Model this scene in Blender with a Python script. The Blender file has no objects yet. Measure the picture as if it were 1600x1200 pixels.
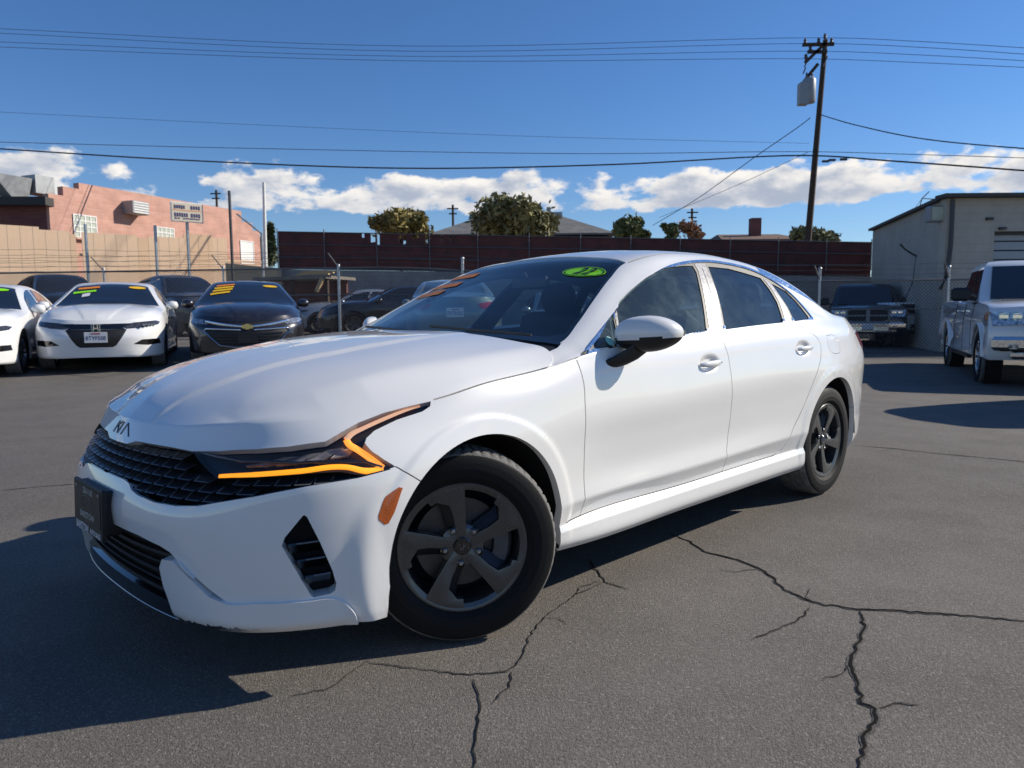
import bpy, bmesh, math, random
import numpy as np
from mathutils import Vector, Matrix
from mathutils.kdtree import KDTree
from math import radians as rad, sin, cos, pi
random.seed(7); rng = np.random.default_rng(7)
scene = bpy.context.scene
COL = scene.collection
# ------------------------------------------------------------------ camera
cam_d = bpy.data.cameras.new('camera'); cam = bpy.data.objects.new('camera', cam_d); COL.objects.link(cam)
cam.location = (0, 0, 1.1255)
cam.rotation_mode = 'QUATERNION'
cam.rotation_quaternion = (Matrix.Rotation(rad(90 - 5.4976), 4, 'X') @ Matrix.Rotation(rad(-0.4853), 4, 'Z')).to_quaternion()
cam_d.sensor_width = 36; cam_d.lens = 26.06; cam_d.clip_start = .05; cam_d.clip_end = 6000
cam_d.dof.use_dof = True; cam_d.dof.focus_distance = 3.4; cam_d.dof.aperture_fstop = 5.0
scene.camera = cam
# ------------------------------------------------------------------ sky and sun
SUN_AZ = rad(75); SUN_EL = rad(31)           # azimuth clockwise from +Y (the viewing direction)
world = bpy.data.worlds.new('World'); scene.world = world; world.use_nodes = True
sun_d = bpy.data.lights.new('sun', 'SUN'); sun_d.energy = 5.0; sun_d.angle = rad(.53); sun_d.color = (1, .925, .80)
sun = bpy.data.objects.new('sun', sun_d); COL.objects.link(sun)
to_sun = Vector((sin(SUN_AZ) * cos(SUN_EL), cos(SUN_AZ) * cos(SUN_EL), sin(SUN_EL)))
sun.rotation_mode = 'QUATERNION'; sun.rotation_quaternion = to_sun.to_track_quat('Z', 'Y')
sun.location = (20, 0, 20)
vs = scene.view_settings; vs.view_transform = 'Standard'; vs.look = 'None'; vs.exposure = 0.15; vs.gamma = 1
vs.use_curve_mapping = False

def build_world():
    nt = world.node_tree; N = nt.nodes; N.clear(); L = nt.links.new
    out = N.new('ShaderNodeOutputWorld'); bg = N.new('ShaderNodeBackground'); L(bg.outputs[0], out.inputs[0])
    sky = N.new('ShaderNodeTexSky'); sky.sky_type = 'NISHITA'; sky.sun_disc = False
    sky.sun_elevation = SUN_EL; sky.sun_rotation = SUN_AZ; sky.altitude = 700; sky.air_density = 1.0; sky.dust_density = .15; sky.ozone_density = 3.5
    bg.inputs[1].default_value = .087
    def math_(op, a, b=None, c=None, clamp=False):
        n = N.new('ShaderNodeMath'); n.operation = op; n.use_clamp = clamp
        for i, v in enumerate((a, b, c)):
            if v is None: continue
            if isinstance(v, (int, float)): n.inputs[i].default_value = v
            else: L(v, n.inputs[i])
        return n.outputs[0]
    geo = N.new('ShaderNodeTexCoord'); sep = N.new('ShaderNodeSeparateXYZ'); L(geo.outputs['Generated'], sep.inputs[0])
    X, Y, Z = sep.outputs
    az = math_('ARCTAN2', X, Y)                       # 0 ahead, positive to the right
    hyp = math_('SQRT', math_('ADD', math_('MULTIPLY', X, X), math_('MULTIPLY', Y, Y)))
    el = math_('ARCTAN2', Z, hyp)
    def field(daz, dele):
        comb = N.new('ShaderNodeCombineXYZ')
        L(math_('ADD', az, daz), comb.inputs[0]); L(math_('ADD', math_('MULTIPLY', el, 1.9), dele), comb.inputs[1])
        n1 = N.new('ShaderNodeTexNoise'); n1.inputs['Scale'].default_value = 8.6; n1.inputs['Detail'].default_value = 1.5; n1.inputs['Roughness'].default_value = .5
        n2 = N.new('ShaderNodeTexNoise'); n2.inputs['Scale'].default_value = 27; n2.inputs['Detail'].default_value = 7; n2.inputs['Roughness'].default_value = .56; n2.inputs['Distortion'].default_value = .15
        L(comb.outputs[0], n1.inputs['Vector']); L(comb.outputs[0], n2.inputs['Vector'])
        return math_('ADD', math_('MULTIPLY', n1.outputs[0], .62), math_('MULTIPLY', n2.outputs[0], .42))
    # a low band of fair-weather cumulus right round the horizon
    band_lo = math_('MULTIPLY', math_('SUBTRACT', el, .098), 60, clamp=True)
    def mr(v, a, b, c, d):
        n = N.new('ShaderNodeMapRange'); n.interpolation_type = 'SMOOTHSTEP'; L(v, n.inputs[0])
        for i, q in zip((1, 2, 3, 4), (a, b, c, d)): n.inputs[i].default_value = q
        return n.outputs[0]
    band = math_('MULTIPLY', mr(el, .112, .140, 0, 1), mr(el, .160, .210, 1, 0))
    dens = math_('ADD', field(CLOUD_OFF, 0), math_('MULTIPLY', math_('SUBTRACT', band, 1), .30))
    dens2 = math_('ADD', field(CLOUD_OFF + .014, .020), math_('MULTIPLY', math_('SUBTRACT', band, 1), .26))
    alpha = mr(dens, .440, .520, 0, 1)
    shade = mr(dens2, .44, .66, 1, 0)                 # sunward side thin -> bright
    shade = math_('MULTIPLY', shade, mr(el, .115, .165, .5, 1.0))
    ramp = N.new('ShaderNodeMix'); ramp.data_type = 'RGBA'; L(shade, ramp.inputs[0])
    ramp.inputs[6].default_value = (4.4, 5.0, 6.2, 1); ramp.inputs[7].default_value = (10.2, 9.8, 9.3, 1)
    mix = N.new('ShaderNodeMix'); mix.data_type = 'RGBA'; tint = N.new('ShaderNodeMix'); tint.data_type = 'RGBA'; tint.blend_type = 'MULTIPLY'; tint.inputs[0].default_value = 1; L(sky.outputs[0], tint.inputs[6]); tc_ = N.new('ShaderNodeMix'); tc_.data_type = 'RGBA'; L(mr(el, .0, .30, 0, 1), tc_.inputs[0]); tc_.inputs[6].default_value = (.92, 1.02, 1.14, 1); tc_.inputs[7].default_value = (.65, .95, 1.27, 1); L(tc_.outputs[2], tint.inputs[7])
    L(alpha, mix.inputs[0]); L(tint.outputs[2], mix.inputs[6]); L(ramp.outputs[2], mix.inputs[7])
    L(mix.outputs[2], bg.inputs[0])
CLOUD_OFF = 5.49
build_world()
# ------------------------------------------------------------------ helpers
MATS = {}
def mat(name, col=(.5, .5, .5), rough=.5, metal=0, coat=0, spec=.5, emit=None, es=0, noise=None, bump=None, sheen=0, coat_r=.03, trans=None):
    """procedural material; noise=(scale, amount, detail) varies colour, bump=(scale, strength)"""
    if name in MATS: return MATS[name]
    m = bpy.data.materials.new(name); m.use_nodes = True; nt = m.node_tree; b = nt.nodes['Principled BSDF']
    b.inputs['Base Color'].default_value = (*col, 1); b.inputs['Roughness'].default_value = rough; b.inputs['Metallic'].default_value = metal
    b.inputs['Coat Weight'].default_value = coat; b.inputs['Coat Roughness'].default_value = coat_r; b.inputs['Specular IOR Level'].default_value = spec
    if emit: b.inputs['Emission Color'].default_value = (*emit, 1); b.inputs['Emission Strength'].default_value = es
    tc = nt.nodes.new('ShaderNodeTexCoord')
    if noise:
        n = nt.nodes.new('ShaderNodeTexNoise'); n.inputs['Scale'].default_value = noise[0]; n.inputs['Detail'].default_value = noise[2] if len(noise) > 2 else 4
        nt.links.new(tc.outputs['Object'], n.inputs['Vector'])
        r = nt.nodes.new('ShaderNodeMapRange'); r.inputs[1].default_value = .3; r.inputs[2].default_value = .7; r.inputs[3].default_value = 1 - noise[1]; r.inputs[4].default_value = 1 + noise[1]
        nt.links.new(n.outputs[0], r.inputs[0])
        v = nt.nodes.new('ShaderNodeVectorMath'); v.operation = 'SCALE'; v.inputs[0].default_value = col; nt.links.new(r.outputs[0], v.inputs['Scale'])
        nt.links.new(v.outputs[0], b.inputs['Base Color'])
        r2 = nt.nodes.new('ShaderNodeMapRange'); r2.inputs[1].default_value = .3; r2.inputs[2].default_value = .7; r2.inputs[3].default_value = max(0, rough - .08); r2.inputs[4].default_value = min(1, rough + .08)
        nt.links.new(n.outputs[0], r2.inputs[0]); nt.links.new(r2.outputs[0], b.inputs['Roughness'])
    if bump:
        n = nt.nodes.new('ShaderNodeTexNoise'); n.inputs['Scale'].default_value = bump[0]; n.inputs['Detail'].default_value = 5
        nt.links.new(tc.outputs['Object'], n.inputs['Vector'])
        bm_ = nt.nodes.new('ShaderNodeBump'); bm_.inputs['Strength'].default_value = bump[1]; bm_.inputs['Distance'].default_value = .01
        nt.links.new(n.outputs[0], bm_.inputs['Height']); nt.links.new(bm_.outputs[0], b.inputs['Normal'])
    MATS[name] = m; return m
def glass_mat(name, tint=(.8, .9, .88), ior=1.5, dust=0, rough=.0):
    """thin clear pane: transparent tint under a Fresnel reflection, with a film of dust and painted sky reflection on it"""
    if name in MATS: return MATS[name]
    m = bpy.data.materials.new(name); m.use_nodes = True; nt = m.node_tree; nt.nodes.clear(); N = nt.nodes.new; L = nt.links.new
    out = N('ShaderNodeOutputMaterial'); tr = N('ShaderNodeBsdfTransparent'); tr.inputs[0].default_value = (*tint, 1)
    gl = N('ShaderNodeBsdfGlossy'); gl.inputs['Roughness'].default_value = rough; gl.inputs[0].default_value = (1, 1, 1, 1)
    fr = N('ShaderNodeFresnel'); ge = N('ShaderNodeNewGeometry'); mi = N('ShaderNodeMapRange'); L(ge.outputs['Backfacing'], mi.inputs[0])   # a thin pane reflects alike from either face
    mi.inputs[3].default_value = ior; mi.inputs[4].default_value = 1 / ior; L(mi.outputs[0], fr.inputs[0])
    mx = N('ShaderNodeMixShader'); L(fr.outputs[0], mx.inputs[0]); L(tr.outputs[0], mx.inputs[1]); L(gl.outputs[0], mx.inputs[2])
    last = mx
    if dust:
        tc = N('ShaderNodeTexCoord'); n = N('ShaderNodeTexNoise'); n.inputs['Scale'].default_value = 3.2; n.inputs['Detail'].default_value = 9; n.inputs['Roughness'].default_value = .68
        L(tc.outputs['Object'], n.inputs['Vector']); r = N('ShaderNodeMapRange'); r.inputs[1].default_value = .42; r.inputs[2].default_value = .75; r.inputs[3].default_value = dust * .18; r.inputs[4].default_value = dust
        L(n.outputs[0], r.inputs[0]); df = N('ShaderNodeBsdfDiffuse'); df.inputs[0].default_value = (.46, .60, .60, 1)  # teal diffuse film: dust plus the sky's reflection put into its colour
        m2 = N('ShaderNodeMixShader'); L(r.outputs[0], m2.inputs[0]); L(mx.outputs[0], m2.inputs[1]); L(df.outputs[0], m2.inputs[2]); last = m2
    L(last.outputs[0], out.inputs[0]); MATS[name] = m; return m
def link(o, parent=None):
    COL.objects.link(o)
    if parent is not None: o.parent = parent
    return o
def tag(o, label=None, cat=None, group=None, kind=None):
    if label: o['label'] = label
    if cat: o['category'] = cat
    if group: o['group'] = group
    if kind: o['kind'] = kind
    return o
def empty(name, loc=(0, 0, 0), rz=0, label=None, cat=None, group=None):
    o = bpy.data.objects.new(name, None); o.location = loc; o.rotation_euler = (0, 0, rz); o.empty_display_size = .2
    COL.objects.link(o); return tag(o, label, cat, group)
def mesh_obj(name, verts, faces, m, parent=None, smooth=False, normals=None, loc=None):
    me = bpy.data.meshes.new(name); me.from_pydata([tuple(map(float, v)) for v in verts], [], [tuple(map(int, f)) for f in faces]); me.update()
    for mm in (m if isinstance(m, (list, tuple)) else [m]): me.materials.append(mm)
    if smooth or normals is not None: me.polygons.foreach_set('use_smooth', [True] * len(me.polygons))
    if normals is not None: me.normals_split_custom_set([tuple(map(float, n)) for n in normals])
    o = bpy.data.objects.new(name, me)
    if loc is not None: o.location = loc
    return link(o, parent)
class MB:
    """collects simple shapes into one mesh"""
    def __init__(s): s.v = []; s.f = []
    def add(s, v, f):
        k = len(s.v); s.v += [tuple(map(float, q)) for q in v]; s.f += [tuple(i + k for i in q) for q in f]; return s
    def box(s, c, d, rz=0, ch=0, M=None):
        x, y, z = (q / 2 for q in d)
        if ch:
            e = ch; V = []
            for sz, (a, b) in ((-z, (x - e, y - e)), (-z + e, (x, y)), (z - e, (x, y)), (z, (x - e, y - e))):
                V += [(-a, -b, sz), (a, -b, sz), (a, b, sz), (-a, b, sz)]
            F = [(3, 2, 1, 0), (12, 13, 14, 15)]
            for k in range(3):
                for i in range(4): j = (i + 1) % 4; F.append((4 * k + i, 4 * k + j, 4 * k + 4 + j, 4 * k + 4 + i))
        else:
            V = [(sx * x, sy * y, sz * z) for sz in (-1, 1) for sx, sy in ((-1, -1), (1, -1), (1, 1), (-1, 1))]
            F = [(3, 2, 1, 0), (4, 5, 6, 7)] + [(i, (i + 1) % 4, 4 + (i + 1) % 4, 4 + i) for i in range(4)]
        R = Matrix.Rotation(rz, 3, 'Z') if M is None else M
        return s.add([tuple(R @ Vector(q) + Vector(c)) for q in V], F)
    def bar(s, a, b, w, h=None, up=(0, 0, 1), n=4, w2=None):
        """prism from a to b; n=4 rectangular, else round"""
        a, b = Vector(a), Vector(b); d = (b - a).normalized(); u = Vector(up)
        if abs(d.dot(u)) > .97: u = Vector((1, 0, 0))
        x = d.cross(u).normalized(); y = x.cross(d); h = h or w; w2 = w if w2 is None else w2
        V = []
        for p, k in ((a, 1), (b, w2 / w)):
            for i in range(n):
                t = 2 * pi * (i + .5) / n; r = 1 / math.cos(pi / n) if n == 4 else 1
                V.append(p + x * (math.cos(t) * r * w / 2 * k) + y * (math.sin(t) * r * h / 2 * k))
        F = [tuple(range(n - 1, -1, -1)), tuple(range(n, 2 * n))] + [(i, (i + 1) % n, n + (i + 1) % n, n + i) for i in range(n)]
        return s.add(V, F)
    def tube(s, pts, r, n=6):
        pts = [Vector(p) for p in pts]; V = []; F = []
        for k, p in enumerate(pts):
            d = (pts[min(k + 1, len(pts) - 1)] - pts[max(k - 1, 0)]).normalized(); u = Vector((0, 0, 1)) if abs(d.z) < .95 else Vector((1, 0, 0))
            x = d.cross(u).normalized(); y = x.cross(d); rr = r[k] if isinstance(r, (list, tuple)) else r
            V += [p + x * (cos(2 * pi * i / n) * rr) + y * (sin(2 * pi * i / n) * rr) for i in range(n)]
        for k in range(len(pts) - 1):
            for i in range(n): j = (i + 1) % n; F.append((k * n + i, k * n + j, k * n + n + j, k * n + n + i))
        F += [tuple(range(n - 1, -1, -1)), tuple(range((len(pts) - 1) * n, len(pts) * n))]
        return s.add(V, F)
    def lathe(s, prof, n=24, M=None, rf=None):
        """prof: (radius, axial) about local Y"""
        V = []; F = []; m = len(prof)
        for i in range(n):
            t = 2 * pi * i / n
            for j, (r, a) in enumerate(prof):
                if rf: r, a = rf(i, j, r, a)
                q = Vector((r * cos(t), a, r * sin(t))); V.append(M @ q if M is not None else q)
        for i in range(n):
            k = (i + 1) % n
            for j in range(m - 1): F.append((i * m + j, i * m + j + 1, k * m + j + 1, k * m + j))
        return s.add(V, F)
    def prism(s, poly, a, b, axis='y'):
        """extrude a 2D polygon; axis y: poly is (x,z); z: (x,y); x: (y,z)"""
        n = len(poly); mk = {'y': lambda p, t: (p[0], t, p[1]), 'z': lambda p, t: (p[0], p[1], t), 'x': lambda p, t: (t, p[0], p[1])}[axis]
        V = [mk(p, a) for p in poly] + [mk(p, b) for p in poly]
        return s.add(V, [tuple(range(n)), tuple(range(2 * n - 1, n - 1, -1))] + [(i, n + i, n + (i + 1) % n, (i + 1) % n) for i in range(n)])
    def build(s, name, m, parent=None, smooth=False, fix=True, loc=None, bevel=0):
        o = mesh_obj(name, s.v, s.f, m, parent, loc=loc)
        if fix or bevel:
            bm = bmesh.new(); bm.from_mesh(o.data)
            if fix: bmesh.ops.recalc_face_normals(bm, faces=bm.faces)
            if bevel: bmesh.ops.bevel(bm, geom=[e for e in bm.edges if len(e.link_faces) == 2 and e.calc_face_angle(0) > .5], offset=bevel, segments=2, affect='EDGES', profile=.6)
            bm.to_mesh(o.data); bm.free()
        if smooth:
            o.data.polygons.foreach_set('use_smooth', [True] * len(o.data.polygons))
            o.data.set_sharp_from_angle(angle=rad(smooth if smooth is not True else 35))
        return o
def copy_tree(o, parent=None):
    c = o.copy(); COL.objects.link(c); c.parent = parent
    for ch in list(o.children): copy_tree(ch, c)
    return c
def text_mesh(body, size, align='CENTER', bold=0, shear=0, xs=1.0):
    cu = bpy.data.curves.new('txt', 'FONT'); cu.body = body; cu.size = size; cu.align_x = align; cu.align_y = 'CENTER'; cu.offset = bold; cu.shear = shear; cu.resolution_u = 2
    o = bpy.data.objects.new('txt', cu); COL.objects.link(o); dg = bpy.context.evaluated_depsgraph_get(); me = bpy.data.meshes.new_from_object(o.evaluated_get(dg))
    V = [(v.co.x * xs, v.co.y) for v in me.vertices]; F = [tuple(p.vertices) for p in me.polygons]
    bpy.data.objects.remove(o); bpy.data.curves.remove(cu); bpy.data.meshes.remove(me)
    return V, F
# ------------------------------------------------------------------ splines and surfaces
# ---------- splines ----------
def nspline(x, y, xq):
    x=np.asarray(x,float); y=np.asarray(y,float)
    if y.ndim==1: y=y[:,None]; sq=True
    else: sq=False
    n=len(x); h=np.diff(x); A=np.zeros((n,n)); B=np.zeros((n,y.shape[1]))
    A[0,0]=A[-1,-1]=1
    for i in range(1,n-1):
        A[i,i-1]=h[i-1]; A[i,i]=2*(h[i-1]+h[i]); A[i,i+1]=h[i]
        B[i]=6*((y[i+1]-y[i])/h[i]-(y[i]-y[i-1])/h[i-1])
    M=np.linalg.solve(A,B)
    xq=np.asarray(xq,float); k=np.clip(np.searchsorted(x,xq)-1,0,n-2)
    t=(xq-x[k])[:,None]; hk=h[k][:,None]; a=y[k]; b=y[k+1]
    r=a+t*((b-a)/hk-hk*(2*M[k]+M[k+1])/6)+t**2*M[k]/2+t**3*(M[k+1]-M[k])/(6*hk)
    return r[:,0] if sq else r
def pchip(x,y,xq):
    x=np.asarray(x,float); y=np.asarray(y,float); sq=y.ndim==1
    if sq: y=y[:,None]
    h=np.diff(x)[:,None]; d=np.diff(y,axis=0)/h; m=np.zeros_like(y)
    if len(x)>2:
        w1=2*h[1:]+h[:-1]; w2=h[1:]+2*h[:-1]; ok=d[:-1]*d[1:]>0
        with np.errstate(divide='ignore',invalid='ignore'):
            m[1:-1]=np.where(ok,(w1+w2)/(w1/d[:-1]+w2/d[1:]),0)
    m[0]=d[0]; m[-1]=d[-1]
    xq=np.asarray(xq,float); k=np.clip(np.searchsorted(x,xq)-1,0,len(x)-2)
    t=((xq-x[k])/h[k,0])[:,None]; hk=h[k]
    r=(1+2*t)*(1-t)**2*y[k]+t*(1-t)**2*hk*m[k]+t*t*(3-2*t)*y[k+1]+t*t*(t-1)*hk*m[k+1]
    return r[:,0] if sq else r
def catmull(P,tq_per=8):
    """points (n,k,3) rows along axis0 -> chord-length C1 interpolation sampled tq_per per span"""
    n=P.shape[0]; d=np.linalg.norm(np.diff(P,axis=0),axis=2)+1e-6
    d=d**.5
    T=np.zeros_like(P)
    for i in range(n):
        if i==0: T[i]=(P[1]-P[0])/d[0][:,None]
        elif i==n-1: T[i]=(P[-1]-P[-2])/d[-1][:,None]
        else:
            a,b=d[i-1][:,None],d[i][:,None]
            T[i]=((P[i]-P[i-1])/a*b+(P[i+1]-P[i])/b*a)/(a+b)
    out=[]
    for i in range(n-1):
        h=d[i][:,None]; m=tq_per if np.isscalar(tq_per) else tq_per[i]
        for t in np.arange(m)/m:
            out.append((1+2*t)*(1-t)**2*P[i]+t*(1-t)**2*h*T[i]+t*t*(3-2*t)*P[i+1]+t*t*(t-1)*h*T[i+1])
    out.append(P[-1]); return np.array(out)
def tps(pts,reg=1e-4):
    pts=np.asarray(pts,float); X=pts[:,:2]; n=len(X)
    U=lambda r2: np.where(r2>0,.5*r2*np.log(r2+1e-12),0)
    r2=((X[:,None]-X[None])**2).sum(2)
    A=np.zeros((n+3,n+3)); A[:n,:n]=U(r2)+reg*np.eye(n); A[:n,n]=1; A[:n,n+1:]=X; A[n:,:n]=A[:n,n:].T
    c=np.linalg.solve(A,np.r_[pts[:,2],0,0,0])
    def f(u,v):
        q=np.stack([np.ravel(u),np.ravel(v)],1); r2=((q[:,None]-X[None])**2).sum(2)
        return (U(r2)@c[:n]+c[n]+q@c[n+1:]).reshape(np.shape(u))
    return f
sstep=lambda x: (lambda t:t*t*(3-2*t))(np.clip(x,0,1))
# ------------------------------------------------------------------ sedan body surface (u rearward from the front axle, v to the left, w up)
ROWS=[ # bottom -> shoulder ; 19 stations each (u,v,w)
 # r0 bottom edge
 [(-.865,0,.21),(-.855,.25,.208),(-.825,.45,.204),(-.775,.585,.20),(-.665,.72,.20),(-.40,.868,.203),(-.1,.885,.22),(.3,.888,.225),(.55,.895,.217),(1.1,.897,.218),(1.62,.898,.22),(2.2,.90,.222),(2.85,.90,.225),(3.2,.89,.245),(3.5,.85,.27),(3.7,.78,.285),(3.80,.64,.29),(3.85,.42,.29),(3.87,0,.29)],
 [(-.872,0,.24),(-.863,.25,.24),(-.838,.45,.232),(-.79,.59,.225),(-.682,.735,.222),(-.405,.884,.23),(-.1,.905,.25),(.3,.908,.255),(.55,.915,.245),(1.1,.917,.247),(1.62,.918,.25),(2.2,.919,.252),(2.85,.92,.26),(3.2,.908,.28),(3.5,.87,.30),(3.71,.795,.315),(3.815,.65,.32),(3.865,.42,.32),(3.885,0,.32)],
 # sill ledge
 [(-.880,0,.28),(-.87,.25,.28),(-.844,.45,.27),(-.79,.60,.26),(-.682,.742,.255),(-.41,.888,.265),(-.1,.912,.285),(.3,.915,.295),(.55,.916,.302),(1.1,.917,.308),(1.62,.918,.312),(2.2,.920,.315),(2.85,.922,.32),(3.2,.912,.33),(3.5,.875,.34),(3.715,.80,.35),(3.82,.66,.355),(3.872,.42,.355),(3.89,0,.355)],
 [(-.885,0,.31),(-.876,.25,.31),(-.848,.45,.30),(-.79,.605,.29),(-.68,.747,.285),(-.412,.889,.295),(-.1,.915,.315),(.3,.917,.322),(.55,.888,.331),(1.1,.886,.333),(1.62,.887,.335),(2.2,.892,.34),(2.85,.925,.36),(3.2,.914,.37),(3.5,.877,.38),(3.718,.802,.385),(3.822,.66,.39),(3.875,.42,.39),(3.895,0,.39)],
 # door lower crease
 [(-.897,0,.37),(-.887,.25,.37),(-.853,.45,.36),(-.788,.615,.352),(-.678,.757,.35),(-.42,.891,.36),(-.1,.92,.38),(.3,.923,.395),(.55,.922,.405),(1.1,.923,.412),(1.62,.924,.418),(2.2,.927,.43),(2.85,.931,.44),(3.2,.917,.44),(3.5,.88,.44),(3.72,.805,.44),(3.828,.66,.44),(3.885,.42,.44),(3.9,0,.44)],
 [(-.912,0,.44),(-.90,.25,.44),(-.862,.45,.44),(-.79,.625,.44),(-.675,.767,.45),(-.43,.893,.46),(-.1,.926,.48),(.3,.928,.48),(.55,.915,.49),(1.1,.911,.50),(1.62,.913,.51),(2.2,.922,.52),(2.85,.935,.53),(3.2,.92,.54),(3.5,.885,.54),(3.72,.81,.55),(3.84,.67,.55),(3.9,.42,.55),(3.915,0,.55)],
 [(-.918,0,.52),(-.905,.25,.52),(-.865,.45,.525),(-.785,.632,.53),(-.655,.782,.545),(-.42,.897,.56),(-.1,.929,.58),(.3,.931,.59),(.55,.921,.60),(1.1,.917,.61),(1.62,.919,.62),(2.2,.925,.63),(2.85,.938,.65),(3.2,.922,.65),(3.5,.89,.66),(3.72,.82,.67),(3.86,.68,.67),(3.92,.43,.67),(3.935,0,.67)],
 # body crease
 [(-.90,0,.585),(-.887,.25,.585),(-.842,.45,.59),(-.755,.65,.61),(-.62,.80,.63),(-.40,.893,.65),(-.1,.926,.675),(.3,.932,.70),(.55,.931,.715),(1.1,.93,.735),(1.62,.93,.755),(2.2,.932,.775),(2.85,.937,.79),(3.2,.923,.79),(3.5,.893,.79),(3.72,.825,.79),(3.87,.68,.79),(3.93,.43,.79),(3.945,0,.79)],
 [(-.872,0,.645),(-.857,.25,.645),(-.81,.45,.655),(-.71,.665,.672),(-.575,.80,.69),(-.38,.878,.71),(-.1,.913,.74),(.3,.925,.765),(.55,.925,.80),(1.1,.921,.83),(1.62,.919,.855),(2.2,.916,.88),(2.85,.913,.89),(3.2,.90,.89),(3.5,.87,.89),(3.72,.80,.90),(3.85,.66,.9),(3.905,.42,.9),(3.92,0,.9)],
 [(-.843,0,.705),(-.825,.25,.705),(-.775,.44,.715),(-.66,.65,.735),(-.515,.785,.752),(-.355,.846,.775),(-.1,.893,.81),(.3,.912,.845),(.55,.914,.885),(1.1,.905,.92),(1.62,.900,.95),(2.2,.893,.975),(2.85,.885,.985),(3.2,.868,.985),(3.5,.83,.985),(3.7,.75,.99),(3.81,.6,.995),(3.87,.4,1.0),(3.89,0,1.0)],
 [(-.815,0,.768),(-.79,.25,.77),(-.745,.42,.772),(-.635,.615,.785),(-.51,.735,.806),(-.355,.805,.826),(-.1,.862,.862),(.3,.880,.914),(.55,.892,.957),(1.1,.882,.991),(1.62,.866,1.020),(2.2,.851,1.047),(2.85,.822,1.066),(3.2,.80,1.07),(3.5,.768,1.068),(3.68,.69,1.066),(3.78,.55,1.07),(3.84,.35,1.075),(3.86,0,1.08)],
]
# P1 crease rows (C0): sill ledge, door bottom, door crease
BREAK=[0,2,3,4,10]
def make_p1(S):
    R=np.array(ROWS); R[:,13,1]-=.012; R[:,14,1]-=.035; R[:,15,1]-=.055; R[:,16,1]-=.05; R[:,17,1]-=.02; R[:,14:,0]-=.02
    R[-1,0]=(-.805,0,.776); R[-1,1]=(-.779,.248,.777); R[-1,2]=(-.745,.424,.786); R[-1,3]=(-.640,.611,.804); R[-1,4]=(-.502,.728,.813); R[-1,5,2]-=.004; R[-1,6]=(-.1,.874,.859)
    x0=np.arange(19.); R=np.stack([nspline(x0,r,np.r_[x0[:7],6.45,x0[7:]]) for r in R]); R[-1,7]=(.062,.880,.8885); R[-1,8,2]=.9145                      # rows,19,3
    L=np.r_[0,np.cumsum(np.linalg.norm(np.diff(R[7],axis=0),axis=1))]; L/=L[-1]
    rows=[]
    for r in R:
        # mirrored extension so the ends are smooth through v=0
        x=np.r_[-L[3:0:-1],L,2-L[-2:-5:-1]]
        m=lambda a: a*np.array([1,-1,1])
        y=np.r_[m(r[3:0:-1]),r,m(r[-2:-5:-1])]
        rows.append(nspline(x,y,S))
    return np.array(rows),L
def ring(S,per=5):
    rows,L=make_p1(S)
    out=[];br=BREAK
    for a,b in zip(br[:-1],br[1:]):
        seg=catmull(rows[a:b+1],per)
        out.append(seg if b==br[-1] else seg[:-1])
    return np.concatenate(out),L
HOOD=[(-.72,0,.842),(-.6,0,.893),(-.4,0,.952),(-.2,0,.992),(0,0,1.02),(.2,0,1.040),(.45,0,1.054),
 (-.70,.21,.836),(-.55,.29,.902),(-.21,.38,.981),(0,.40,1.011),(.25,.40,1.036),(.45,.4,1.046),
 (-.62,.50,.852),(-.43,.52,.922),(-.1,.6,.978),(.1,.62,.997),(.4,.62,1.018),
 (-.47,.66,.882),(-.33,.71,.915),(-.006,.765,.958),(.2,.77,.978),(.43,.775,.996)]
def hood_crease(u):
    """distance of the long bonnet crease from the centre line"""
    return np.interp(u,[-.82,-.70,-.55,-.21,0,.25,.45],[.165,.20,.27,.37,.40,.41,.41])
def make_hood(S,rows,n=44,reg=1.2e-3):
    r9=rows[-1]; b=r9[r9[:,0]<.50]
    fr_=b[b[:,0]<-.66]
    g=tps(HOOD+[tuple(q) for q in fr_[::5]],reg)
    ue,ve,we=b[:,0],b[:,1],b[:,2]
    def f(U,V):
        k=sstep((hood_crease(U)-abs(V))/.030+.35)*.0085*sstep((U+.80)/.06)*(1-.75*sstep((U+.1)/.5))
        T=g(U,V)+k
        # rolled flank outside the shoulder crease
        e=np.interp(U,ue,ve); w=np.interp(U,ue,we); vb=np.minimum(np.interp(U,[-.62,-.47,-.33,0,.2,.45],[.56,.655,.708,.762,.77,.775]),e-.03); wb=g(U,vb)
        t=(abs(V)-vb)/np.maximum(e-vb,.02); R=wb-(wb-w)*np.where(t>0,np.maximum(t,0)**1.12,t); K=.0045
        S=-K*np.logaddexp(-T/K,-R/K)
        m=sstep((U+.72)/.12); return T*(1-m)+S*m
    t=np.linspace(0,1,n+1)**.9
    U=np.repeat(b[:,0][None],n+1,0); V=b[:,1][None]*(1-t)[:,None]
    W=f(U,V); W+=((b[:,2]-W[0])[None])*np.exp(-(b[:,1][None]-V)/.07); W[0]=b[:,2]
    return np.stack([U,V,W],2),f
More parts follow.
